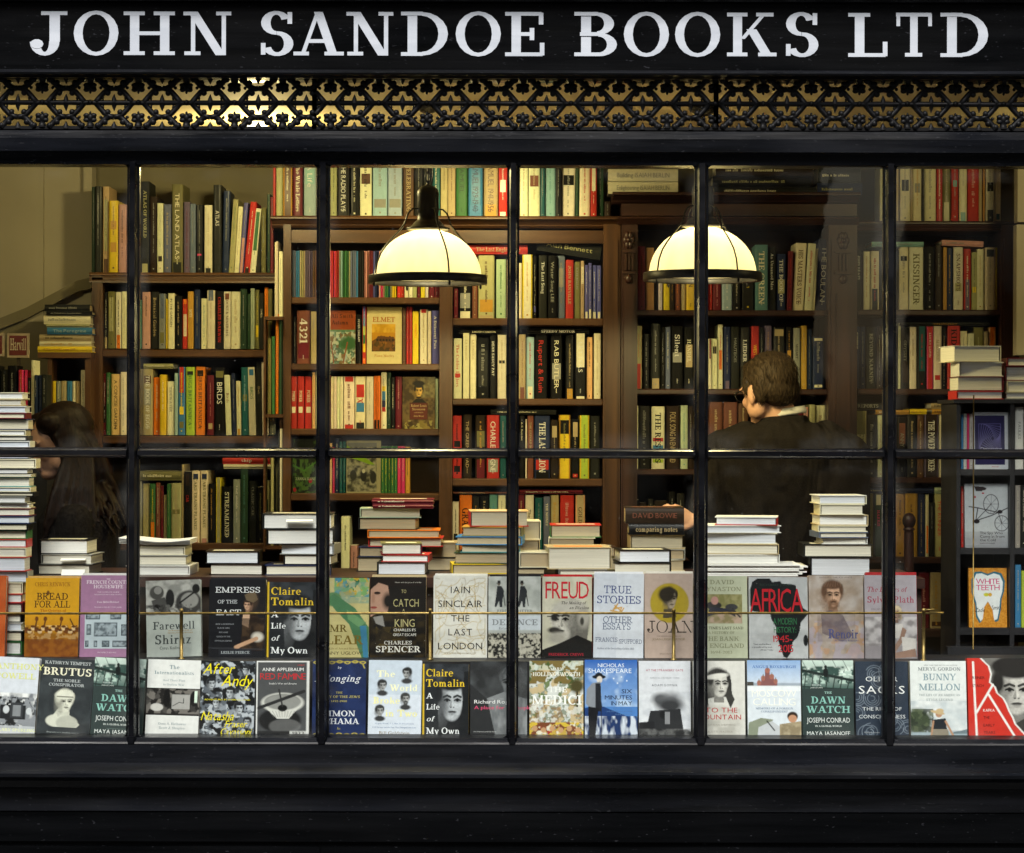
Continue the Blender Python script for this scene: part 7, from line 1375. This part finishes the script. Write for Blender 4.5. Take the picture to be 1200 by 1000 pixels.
R2 = [('plainorange', -62, 6, 676, 'plain burnt-orange book cut off at the left edge, upper rank', 0), ('bread', 28.5, 92, 679, 'mustard yellow book with a brown engraved crowd', 0), ('french', 93.5, 158, 675.5, 'mauve book with a panel of engraved household furniture', 0), ('shiraz', 172.5, 237, 681, 'grey-green book with black and white artefact photographs, leaning left', -2),
 ('empress', 244.5, 311.5, 680, 'black book with a painted woman in a tall headdress', 0), ('tomalin', 312.8, 373, 683, 'black book with a woman\'s face and yellow lettering, upper rank', 0), ('lear', 374, 432.5, 678, 'parchment-yellow book with a green parrot', 0), ('catch', 434, 499.5, 677, 'dark brown book with half a painted face at its left edge', 0),
 ('iain', 508, 571.5, 675, 'white book covered with a golden street map', 0), ('defence', 572.5, 634.5, 676, 'pale book with two hatted men above a crowd, at the middle bar', 0), ('freud', 636, 694.5, 676, 'stone-coloured book with an old bearded man and red block capitals', 0), ('stories', 695.5, 754.5, 672.5, 'pale lavender book with blue capitals and a golden ampersand', .8),
 ('joan', 755.8, 813, 672, 'dusty pink book with a head on an ochre disc', 0), ('bank', 815, 877, 675, 'pale sage book with a galloping horses picture panel', 0), ('africa', 878.5, 948, 676, 'grey book with a black map of a continent and red capitals', 0), ('renoir', 949, 1013.5, 674, 'beige painterly book with a bearded man, soft blue lettering', 0), ('plath', 1014.5, 1076, 673.5, 'mauve-grey book with a crouching blonde woman, at the sixth bar', 0)]
for i, (fn, a, c, tp, lb, tl) in enumerate(R2):
    cover_book(fn, a, c, tp, 770.5, .335+(i % 2)*.004, lb, thick=(.03, .024, .028)[i % 3], tilt=tl, lean=7, group=G_2, zb=ZS, hb=(i % 3 != 1))
# further copies standing behind the displayed ones: their page tops show as thin pale lines
for (fn, a, c, tp, lb, tl), up, col in [(R2[i], up, col) for i, up, col in ((1, 1.5, '#c9a05a'), (2, 1.5, '#dcdcd8'), (4, 1, '#22242a'), (7, 2, '#c9b48a'), (8, 1.5, '#e4e2dc'), (9, 1, '#22242a'), (10, 1.5, '#b5262c'), (11, 1.5, '#e0e2ea'), (12, 1.5, '#e0ddd4'), (16, 2.5, '#b02a30'))]:
    y = .385; k = u*(D0+y)/D0; w = (c-a)*k*.97; h = (770.5-tp+up)*k; th = .028
    Mx = Matrix.Translation(Vector((WX((a+c)/2+1, y), y, ZS+.0004))) @ Matrix.Rotation(R(-7), 4, 'X')
    b = MB().mat('jacket_paper'); b.box(-w/2, w/2, 0, .002, 0, h, srgb(col)); b.box(-w/2, w/2, th-.002, th, 0, h, srgb(col)); b.box(-w/2, -w/2+.0015, .0021, th-.0021, .0002, h-.0002, srgb(col)); rest.absorb(b, Mx)
    q_ = MB().mat('page_edges'); q_.box(-w/2+.0017, w/2-.003, .0023, th-.0023, .003, h-.002, (.78, .77, .72)); rest.absorb(q_, Mx)
# faced-out books on the black stand
G_3 = 'paperbacks faced out on the black stand'
for fn, a, c, tp, bs, lb in (('depression', 1141, 1183, 482, 549, 'white-bordered paperback with a purple square spiral'), ('cold', 1131, 1183, 566, 641, 'grey paperback with a fallen bicycle'), ('teeth', 1136, 1181, 665, 734.4, 'orange paperback with a big white tooth')):
    cover_book(fn, a, c, tp, bs, YK+.03, lb+' on the black stand', thick=.022, lean=4, group=G_3, hb=0)
KS = []
for (a, c, t, bs, col, yy) in ((1126.5, 1129, 485, 549, 'bl', .05), (1129.2, 1133, 484, 549, 'wh', .05), (1133.2, 1136, 484, 549, 'hp', .05), (1136.2, 1140.3, 484, 549, 'wh', .05), (1126.5, 1130, 569, 641, 'rd', .06), (1189.8, 1199.5, 476, 549, 'wh', .02), (1200, 1212, 478, 549, 'gy', .02), (1213, 1228, 480, 549, 'wh', .02),
      (1190, 1196, 568, 641, 'gy', .03), (1196.3, 1203, 568, 641, 'dg', .03), (1204, 1215, 570, 641, 'bk', .03), (1190, 1197, 661, 734.5, 'bl', .03), (1197.5, 1206, 668, 734.5, 'lg', .03), (1207, 1220, 665, 734.5, 'cr', .03)):
    KS.append(dict(x0=a, x1=c, top=t, col=col, tc='', t='', lean=0, bands=[], base=bs, where='in the black stand', y=YK+yy, n=0))
KS[5]['t'] = 'FAULKS'; KS[5]['tc'] = 'gy'
kc = {}
for i, q in enumerate(KS):
    mb = MB(); spine_book(q, mb, seed=900+i); o = mb.build('book', None, Vector((WX((q['x0']+q['x1'])/2, q['y']), q['y'], WZ(q['base'], q['y'])+.0006)))
    row = ('top', 'middle', 'lowest')[0 if q['base'] < 560 else 1 if q['base'] < 660 else 2]; side = 'left' if q['x0'] < 1188 else 'right'
    n = kc.get((row, side), 0); kc[(row, side)] = n+1
    tag(o, '%s book, %s from left, %s %s box of the black stand' % (PAL[q['col']][1], ORD[n], row, side), 'book', 'books upright in the black stand')
# faced-out books on the shelves
G_4 = 'books faced out on the central bookcase'
for fn, a, c, tp, bs, lb in (('autumn', 384.5, 416.3, 364.5, 427, 'rust-brown book with a painted tree, faced out on the second shelf'), ('elmet', 429.5, 470.5, 360, 427, 'cream book with an orange landscape panel, faced out on the second shelf'), ('stevenson', 471.3, 509.8, 442, 503, 'brown book with a moustached man\'s portrait, faced out on the third shelf'),
      ('photobook', 405.8, 446.3, 517, 578.5, 'olive book with a black and white crowd photograph, faced out on the fourth shelf'), ('zanna', 342.6, 370, 513, 578.5, 'dark green leafy book faced out at the left end of the fourth shelf')):
    cover_book(fn, a, c, tp, bs, YS-.006, lb, thick=.02, lean=4, group=G_4)
for i, (a, c, tp, bs, col) in enumerate(((383, 392, 605, 690, 'dg'), (400, 410, 606, 690, 'cr'), (411, 419, 640, 690, 'pk'))):
    q = dict(x0=a, x1=c, top=tp, col=col, tc='', t='', lean=0, bands=[], base=bs, where='', y=YS-.02, n=0); mb = MB(); spine_book(q, mb, seed=950+i)
    o = mb.build('book', None, Vector((WX((a+c)/2, q['y']), q['y'], WZ(bs, q['y'])+.0006))); tag(o, ['dark grey', 'tall cream', 'dusty pink'][i]+' book upright on the lowest left shelf of the central bookcase', 'book')
tag(rest.build('book_row'), 'the many slimmer spines, pamphlets and thin flat books filling the shop', 'books', kind='stuff')
print('FLAT', len(FL))
# ================================================================ people
def loft(mb, rings, n=28, col=None, M=None):
    V = []; F = []
    for cx, cy, cz, rx, ry in rings:
        for k in range(n):
            t = 2*math.pi*k/n; c, s = math.cos(t), math.sin(t)
            sq = (abs(c)**2.6+abs(s)**2.6)**(-1/2.6); V.append((cx+rx*c*sq, cy+ry*s*sq, cz))
    for i in range(len(rings)-1):
        for k in range(n): F.append((i*n+k, i*n+(k+1) % n, (i+1)*n+(k+1) % n, (i+1)*n+k))
    F.append(tuple(range(n))[::-1]); F.append(tuple(range((len(rings)-1)*n, len(rings)*n)))
    if M is not None: V = [M @ Vector(v) for v in V]
    mb.raw(V, F, col, True)
def fused(mb, name, parent, mat, voxel=.006, smooth=6):
    """fuses overlapping closed volumes into one continuous skin"""
    me = bpy.data.meshes.new('tmp'); me.from_pydata(mb.v, [], mb.f); o = bpy.data.objects.new('tmp', me); COL.objects.link(o)
    m = o.modifiers.new('r', 'REMESH'); m.mode = 'VOXEL'; m.voxel_size = voxel
    m = o.modifiers.new('s', 'SMOOTH'); m.iterations = smooth; m.factor = .5
    dg = bpy.context.evaluated_depsgraph_get(); dg.update(); ev = o.evaluated_get(dg)
    nm = bpy.data.meshes.new_from_object(ev); bpy.data.objects.remove(o); bpy.data.meshes.remove(me)
    nm.materials.clear(); nm.materials.append(MATS[mat]); nm.polygons.foreach_set('use_smooth', [True]*len(nm.polygons)); nm.name = name
    r = bpy.data.objects.new(name, nm); COL.objects.link(r)
    if parent: r.parent = parent
    return r
def mball(mb, M, c, r, rot=None):
    t = MB(); t.ball((0, 0, 0), r, 18, 12)
    L = Matrix.Translation(Vector(c)) @ (rot or Matrix.Identity(4))
    mb.raw([M @ L @ Vector(v) for v in t.v], t.f, None, True)
def head(mb, M, nose=1.0):
    mball(mb, M, (0, -.012, .030), (.075, .095, .088)); mball(mb, M, (0, .030, -.030), (.060, .060, .078)); mball(mb, M, (0, .050, .02), (.058, .042, .055))
    mball(mb, M, (0, .058, -.086), (.034, .030, .024)); mball(mb, M, (0, .094, -.018), (.010, .017, .026)); mball(mb, M, (0, .104, -.032), (.013, .013, .011))
    for s in (-1, 1):
        mball(mb, M, (s*.036, .066, -.025), (.020, .018, .020)); mball(mb, M, (s*.030, .085, .022), (.022, .010, .007)); mball(mb, M, (s*.046, .012, -.055), (.024, .045, .034))
        mball(mb, M, (s*.079, -.008, -.012), (.009, .018, .031), Matrix.Rotation(R(-12*s), 4, 'Z')); mball(mb, M, (s*.076, -.002, -.036), (.008, .010, .012))
    mball(mb, M, (0, .090, -.056), (.021, .010, .006)); mball(mb, M, (0, .088, -.066), (.018, .010, .007))
def hand(mb, M, curl=.5, side=1):
    mball(mb, M, (0, .045, 0), (.038, .050, .014)); mball(mb, M, (0, .0, 0), (.026, .03, .019))
    for i, (x, L, a) in enumerate(((-.030, .062, -.10), (-.010, .074, -.03), (.011, .070, .04), (.031, .054, .13))):
        p = Vector((x, .082-abs(x)*.25, 0)); pts = [p-Vector((0, .03, 0)), p]; d = 0
        for s in (.42, .33, .25):
            d += curl; v = Vector((math.sin(a)*math.cos(d), math.cos(a)*math.cos(d), -math.sin(d))); p = p+v*L*s; pts.append(p)
        q = MB(); q.tube(pts, [.0085, .0088, .0082, .0076, .0064], 10); mb.raw([M @ Vector(v) for v in q.v], q.f)
        mball(mb, M, pts[-1], (.0064,)*3)
    s = -side; pts = [Vector((s*.016, .01, 0)), Vector((s*.040, .034, -.006)), Vector((s*.052, .060, -.014)), Vector((s*.050, .082, -.024))]
    q = MB(); q.tube(pts, [.014, .0115, .0098, .0078], 10); mb.raw([M @ Vector(v) for v in q.v], q.f); mball(mb, M, pts[-1], (.0078,)*3)
def strands(o, HM, MO, n, L, r, seed, flow):
    """short locks of hair laid along the scalp, part of the hair mesh"""
    me = o.data; rn = random.Random(seed); V = []; F = []; nv = len(me.vertices)
    inv = HM.inverted(); rot = HM.to_3x3()
    bm = bmesh.new(); bm.from_mesh(me); bm.verts.ensure_lookup_table(); bm.normal_update()
    idx = [rn.randrange(len(bm.verts)) for _ in range(n)]; pts = [(bm.verts[i].co.copy(), bm.verts[i].normal.copy()) for i in idx]
    for co, no in pts:
        loc = inv @ (co+MO); d = rot @ flow(loc); d = d-no*d.dot(no)
        if d.length < 1e-4: continue
        d.normalize(); d = (d+Vector((rn.uniform(-.25, .25), rn.uniform(-.25, .25), rn.uniform(-.25, .25)))).normalized(); side = d.cross(no).normalized(); LL = L*rn.uniform(.5, 1.2); ring = []
        for k, (t, w) in enumerate(((0, .4), (.35, 1), (.7, .9), (1, .1))):
            c = co+d*LL*t+no*(.0018*math.sin(math.pi*t)+.0006)+side*.003*math.sin(t*3)*rn.uniform(-1, 1); rr = r*w
            ring.append([bm.verts.new(c+side*rr), bm.verts.new(c+no*rr*1.5), bm.verts.new(c-side*rr)])
        for a, b_ in zip(ring[:-1], ring[1:]):
            for k in range(3): f = bm.faces.new((a[k], a[(k+1) % 3], b_[(k+1) % 3], b_[k])); f.smooth = True
    bm.to_mesh(me); bm.free(); me.update()
def limb(mb, pts, rs):
    mb.tube(pts, rs, 18)
    for p, r in zip(pts, rs): mb.ball(p, r, 14, 9)
def frame_mat(o, f, roll=0):
    f = f.normalized(); r = f.cross(Vector((0, 0, 1))).normalized(); u_ = r.cross(f)
    return Matrix.Translation(o) @ Matrix(((r.x, f.x, u_.x, 0), (r.y, f.y, u_.y, 0), (r.z, f.z, u_.z, 0), (0, 0, 0, 1))) @ Matrix.Rotation(roll, 4, 'Y')
# ---- man seen from behind, head turned to the left, reaching to a pile of books
ym = 1.27; km = u*(D0+ym)/D0
def mp(px, py, dy=0): return Vector((WX(px, ym), ym+dy, WZ(py, ym)))
man = empty('person', (WX(915, ym), ym, .1), 0, 'man in dark tweed jacket and glasses seen from behind, head turned left, touching a book', 'person')
MO = man.location.copy()
def rel(mb): mb.v = [tuple(Vector(v)-MO) for v in mb.v]; return mb
hc = mp(900, 458)
HM = frame_mat(hc, Vector((-.56, .80, -.20)))
body = MB(); head(body, HM)
tx = WX(922, ym)
limb(body, [hc+Vector((.004, .0, -.02)), Vector((tx-.005, ym+.0, WZ(505, ym)))], [.058, .066])
TR = [(tx, ym, WZ(497, ym), .060, .058), (tx, ym, WZ(509, ym), .11, .075), (tx, ym, WZ(524, ym), .18, .10), (tx, ym, WZ(545, ym), .215, .125), (tx, ym, WZ(600, ym), .20, .125), (tx-.003, ym, WZ(665, ym), .18, .12), (tx, ym, WZ(720, ym), .185, .125), (tx, ym, WZ(760, ym), .17, .11)]
loft(body, TR)
for s in (-1, 1):
    hp = Vector((tx+s*.09, ym, WZ(750, ym))); kn = Vector((tx+s*.10, ym+.01, .60)); an = Vector((tx+s*.10, ym-.01, .20)); limb(body, [hp, kn, an], [.09, .062, .042]); limb(body, [an, an+Vector((0, .14, -.06))], [.042, .034])
sL, eL, wL = mp(848, 530), mp(820, 646, -.03), mp(812, 607, .02)
eL = Vector((WX(822, ym)-.01, ym-.06, WZ(638, ym))); wL = Vector((WX(813, ym), ym+.10-.26, WZ(609, ym)))
sR, eR, wR = mp(992, 535), mp(1000, 650, .04), mp(985, 690, .26)
limb(body, [sL, eL], [.058, .042]); limb(body, [eL, wL], [.042, .027]); limb(body, [sR, eR], [.058, .042]); limb(body, [eR, wR], [.042, .027])
hd = Vector((-.75, -.35, .30)).normalized(); hand(body, frame_mat(wL+hd*.01, hd, R(-50)), .55, 1)
hd = (wR-eR).normalized(); hand(body, frame_mat(wR+hd*.01, hd), .4, -1)
fused(rel(body), 'body', man, 'skin', .0045, 3)
# short hair: over the skull, down to the nape, clear of the ears
h = MB()
mball(h, HM, (0, -.022, .042), (.083, .098, .088)); mball(h, HM, (0, -.052, -.002), (.072, .056, .062)); mball(h, HM, (0, -.064, -.028), (.046, .034, .034)); mball(h, HM, (0, .030, .086), (.058, .052, .030))
for s in (-1, 1): mball(h, HM, (s*.070, .020, .022), (.014, .020, .034)); mball(h, HM, (s*.066, -.040, .0), (.022, .034, .05))
rn_ = random.Random(3)
for i in range(0):
    a = rn_.uniform(0, 6.28); t = rn_.uniform(.1, 1.7); c = Vector((.083*math.sin(t)*math.cos(a), -.022+.098*math.sin(t)*math.sin(a), .042+.088*math.cos(t)))
    if c.y > .05 and c.z < .07: continue
    mball(h, HM, c*1.0, (.0055, .020, .0045), Matrix.Rotation(a+1.57, 4, 'Z'))
hr = fused(rel(h), 'hair', man, 'grey_brown_hair', .004, 5)
strands(hr, HM, MO, 1500, .026, .0007, 1, lambda c: Vector((c.x*1.2, -.05-.3*max(c.z, 0), -.075)))
# glasses: rims and temples
g = MB().mat('lamp_metal')
def hp_(x, y, z): return HM @ Vector((x, y, z))-MO
for s in (-1, 1):
    g.tube([hp_(s*.034+.021*math.cos(t*.5236), .104, .004+.018*math.sin(t*.5236)) for t in range(13)], .0018, 6)
    g.tube([hp_(s*.055, .104, .010), hp_(s*.074, .06, .010), hp_(s*.083, -.008, .012), hp_(s*.080, -.028, -.008)], .0018, 6)
g.tube([hp_(-.013, .104, .008), hp_(0, .108, .012), hp_(.013, .104, .008)], .0015, 6); g.build('glasses', man)
# jacket with collar, shirt collar above it
j = MB()
JT = [(a, b_+.004, c, rx+.016, ry+.018) for a, b_, c, rx, ry in TR[1:]]
JT.insert(0, (tx, ym, WZ(495, ym), .095, .085))
JT[1] = (tx, ym, WZ(503, ym), .165, .105)
JT[2] = (tx, ym-.004, WZ(513, ym), .225, .125)
JT[3] = (tx, ym-.004, WZ(532, ym), .243, .138)
JT[-1] = (tx, ym, WZ(790, ym), .205, .14); loft(j, JT)
limb(j, [sL, eL], [.078, .060]); limb(j, [eL, eL+(wL-eL)*.86], [.060, .046]); limb(j, [sR, eR], [.080, .062]); limb(j, [eR, eR+(wR-eR)*.9], [.062, .044])
limb(j, [mp(874, 512), sL], [.055, .074]); limb(j, [mp(968, 512), sR], [.058, .076])
loft(j, [(tx-.012, ym+.004, WZ(510, ym), .105, .085), (tx-.010, ym+.004, WZ(497, ym), .086, .078), (tx-.009, ym+.006, WZ(489, ym), .080, .074), (tx-.009, ym+.006, WZ(486, ym), .074, .068)])
fused(rel(j), 'jacket', man, 'tweed_jacket', .006, 5)
c = MB().mat('shirt_cotton'); xx = tx-.010-MO.x
pr = [(.076, 0), (.078, .004), (.070, .016), (.066, .016), (.066, 0)]
V = []; F = []
for i, (r_, z_) in enumerate(pr):
    for k in range(32): t = 2*math.pi*k/32; V.append((xx+r_*math.cos(t), .006+r_*.92*math.sin(t), WZ(486.5, ym)+z_*1.5+.010*math.cos(t)*1.0-MO.z))
for i in range(len(pr)):
    for k in range(32): F.append((i*32+k, i*32+(k+1) % 32, ((i+1) % len(pr))*32+(k+1) % 32, ((i+1) % len(pr))*32+k))
c.raw(V, F); c.build('shirt_collar', man)
t_ = MB(); loft(t_, [(tx, ym, WZ(745, ym), .188, .128), (tx, ym, WZ(800, ym), .180, .125)])
for s in (-1, 1): limb(t_, [Vector((tx+s*.09, ym, WZ(760, ym))), Vector((tx+s*.10, ym+.01, .60)), Vector((tx+s*.10, ym-.01, .17))], [.105, .080, .062])
fused(rel(t_), 'trousers', man, 'black_wool', .008, 4)
# ---- woman at the left looking down
yw = 1.16; kw_ = u*(D0+yw)/D0
woman = empty('person', (WX(85, yw), yw, .1), 0, 'woman with long dark brown hair in black, looking down beside the tall stack', 'person')
MO = woman.location.copy()
hc = Vector((WX(70, yw), yw, WZ(520, yw)))
HM = frame_mat(hc, Vector((-.88, -.42, -.26)))
body = MB(); head(body, HM)
bx = WX(92, yw)
limb(body, [hc+Vector((.02, .01, -.03)), Vector((bx, yw+.02, WZ(598, yw)))], [.050, .054])
TR = [(bx, yw+.02, WZ(585, yw), .052, .05), (bx, yw+.02, WZ(597, yw), .09, .085), (bx, yw+.02, WZ(610, yw), .12, .15), (bx, yw+.02, WZ(640, yw), .118, .165), (bx, yw+.02, WZ(700, yw), .11, .14), (bx, yw+.02, WZ(760, yw), .115, .15), (bx, yw+.02, WZ(800, yw), .125, .165)]
loft(body, TR)
for s in (-1, 1): hp = Vector((bx, yw+.02+s*.08, WZ(800, yw))); limb(body, [hp, Vector((bx, yw+.02+s*.09, .55)), Vector((bx+.01, yw+.02+s*.09, .19))], [.085, .055, .038]); limb(body, [Vector((bx+.01, yw+.02+s*.09, .19)), Vector((bx-.12, yw+.02+s*.09, .13))], [.036, .03])
A_ = []
for s in (-1, 1):
    sh_ = Vector((bx+.01, yw+.02+s*.15, WZ(612, yw))); el = sh_+Vector((.02, s*.03, -.27)); wr = el+Vector((-.21, -s*.06, .02)); A_.append((sh_, el, wr))
    limb(body, [sh_, el], [.046, .036]); limb(body, [el, wr], [.036, .024]); hand(body, frame_mat(wr, Vector((-1, -s*.2, -.1))), .3, s)
fused(rel(body), 'body', woman, 'skin', .0045, 3)
e_ = MB().mat('eye_dark')
for s in (-1, 1):
    e_.tube([HM @ Vector((s*.030+q*.017, .088-abs(q)*.006, .006-.004*q*q))-MO for q in (-1, -.5, 0, .5, 1)], [.0015, .0032, .004, .0032, .0015], 8)
    e_.tube([HM @ Vector((s*.032+q*.020, .0945-abs(q)*.008, .029-.005*q*q))-MO for q in (-1, 0, 1)], [.001, .0028, .0014], 6)
e_.build('eyes', woman)
l_ = MB().mat('lip'); l_.tube([HM @ Vector((q*.022, .098-abs(q)*.006, -.060))-MO for q in (-1, -.5, 0, .5, 1)], [.0015, .004, .005, .004, .0015], 8); l_.build('lips', woman)
h = MB()
mball(h, HM, (0, -.026, .042), (.088, .100, .090)); mball(h, HM, (0, -.060, -.03), (.082, .062, .095))
for s in (-1, 1): mball(h, HM, (s*.072, -.012, -.005), (.022, .050, .080)); mball(h, HM, (s*.050, .036, .075), (.040, .040, .034), Matrix.Rotation(R(-25*s), 4, 'Y'))
rn_ = random.Random(9)
back = HM @ Vector((0, -.06, -.05))
for i in range(110):
    s = 1 if i % 2 else -1; a = rn_.uniform(0, 1)
    p0 = HM @ Vector((s*.070*(1-.3*a), .020-.10*a, .02)); p1 = HM @ Vector((s*(.088-.02*a), -.01-.10*a, -.06))
    px_ = 62+46*a+rn_.uniform(-5, 8)+(6 if s > 0 else 0); e0 = Vector((WX(px_+22+14*a, yw), yw+(-.15 if s > 0 else .10)+.12*a*(-s)*-1*.3+rn_.uniform(-.02, .02), WZ(rn_.uniform(600, 632), yw)))
    m1 = (p1+e0)/2+Vector((rn_.uniform(-.012, .012), rn_.uniform(-.01, .01), 0)); wv = rn_.uniform(0, 6)
    pts = [p0, p1]+[p1+(m1-p1)*q+Vector((.006*math.sin(wv+q*5), .004*math.cos(wv+q*4), 0)) for q in (.4, .8)]+[m1+(e0-m1)*q+Vector((.007*math.sin(wv+3+q*6), 0, 0)) for q in (.3, .65, 1)]
    h.tube(pts, [.006, .010, .010, .010, .009, .007, .003], 7)
for i in range(26):
    a = i/25; p0 = HM @ Vector((-.076+.01*a, .030-.085*a, .035)); p1 = HM @ Vector((-.090, .022-.09*a, -.05)); e0 = Vector((WX(58+62*a+rn_.uniform(-3, 3), yw), yw-.155+.03*a, WZ(612+rn_.uniform(-6, 26), yw))); m1 = (p1+e0)/2+Vector((.008*math.sin(i), -.01, 0))
    h.tube([p0, p1, p1+(m1-p1)*.5, m1, m1+(e0-m1)*.5, e0], [.008, .012, .013, .013, .010, .004], 8)
hr = fused(rel(h), 'hair', woman, 'dark_brown_hair', .0042, 12)
strands(hr, HM, MO, 250, .06, .0006, 2, lambda c: Vector((.3*c.x, -.35 if c.z > .06 else .02, -1.0)))
j = MB(); loft(j, [(a, b_, c, rx+.012, ry+.012) for a, b_, c, rx, ry in TR[1:]])
for sh_, el, wr in A_: limb(j, [sh_, el], [.062, .050]); limb(j, [el, el+(wr-el)*.85], [.050, .036]); limb(j, [Vector((bx, yw+.02, WZ(602, yw))), sh_], [.075, .058])
loft(j, [(bx, yw+.02, WZ(612, yw), .13, .14), (bx, yw+.02, WZ(598, yw), .112, .11), (bx, yw+.02, WZ(592, yw), .085, .085), (bx-.004, yw+.02, WZ(590, yw), .066, .066), (bx-.006, yw+.02, WZ(583, yw), .062, .062)])
fused(rel(j), 'sweater', woman, 'black_wool', .006, 4)
t_ = MB(); loft(t_, [(bx, yw+.02, WZ(780, yw), .125, .165), (bx, yw+.02, WZ(820, yw), .130, .17)])
for s in (-1, 1): limb(t_, [Vector((bx, yw+.02+s*.08, WZ(800, yw))), Vector((bx, yw+.02+s*.09, .55)), Vector((bx+.01, yw+.02+s*.09, .19))], [.098, .07, .055])
fused(rel(t_), 'trousers', woman, 'black_wool', .008, 4)
# ================================================================ light and camera
SUN_EL, SUN_AZ = R(47), R(184)
w = bpy.data.worlds.new('World'); SC.world = w; w.use_nodes = True
nt = w.node_tree; bg = nt.nodes['Background']; sky = nt.nodes.new('ShaderNodeTexSky'); sky.sky_type = 'NISHITA'; sky.sun_disc = False
sky.sun_elevation = SUN_EL; sky.sun_rotation = SUN_AZ; sky.air_density = 1.2; sky.dust_density = 3
nt.links.new(sky.outputs[0], bg.inputs[0]); bg.inputs[1].default_value = .06
l = bpy.data.lights.new('sun', 'SUN'); l.energy = 2.7; l.angle = R(26); l.color = (1, .97, .93)
o = bpy.data.objects.new('sun', l); COL.objects.link(o)
d = Vector((math.sin(SUN_AZ)*math.cos(SUN_EL), math.cos(SUN_AZ)*math.cos(SUN_EL), math.sin(SUN_EL)))
o.rotation_euler = (-d).to_track_quat('-Z', 'Y').to_euler(); o.location = (0, -6, 9)
cam = bpy.data.cameras.new('camera'); co_ = bpy.data.objects.new('camera', cam); COL.objects.link(co_)
co_.location = (0, -D0, CZ); co_.rotation_euler = (R(90), R(-.12), 0)
cam.sensor_width = 36; cam.lens = 36*D0/(1200*S0); cam.clip_end = 200; cam.clip_start = .1
SC.camera = co_
SC.view_settings.view_transform = 'Standard'; SC.view_settings.look = 'None'; SC.view_settings.exposure = 0.75; SC.view_settings.gamma = 1
SC.cycles.use_denoising = True; SC.cycles.max_bounces = 8; SC.cycles.diffuse_bounces = 4; SC.cycles.transparent_max_bounces = 12
SC.cycles.caustics_reflective = False; SC.cycles.caustics_refractive = False; SC.cycles.sample_clamp_indirect = 4
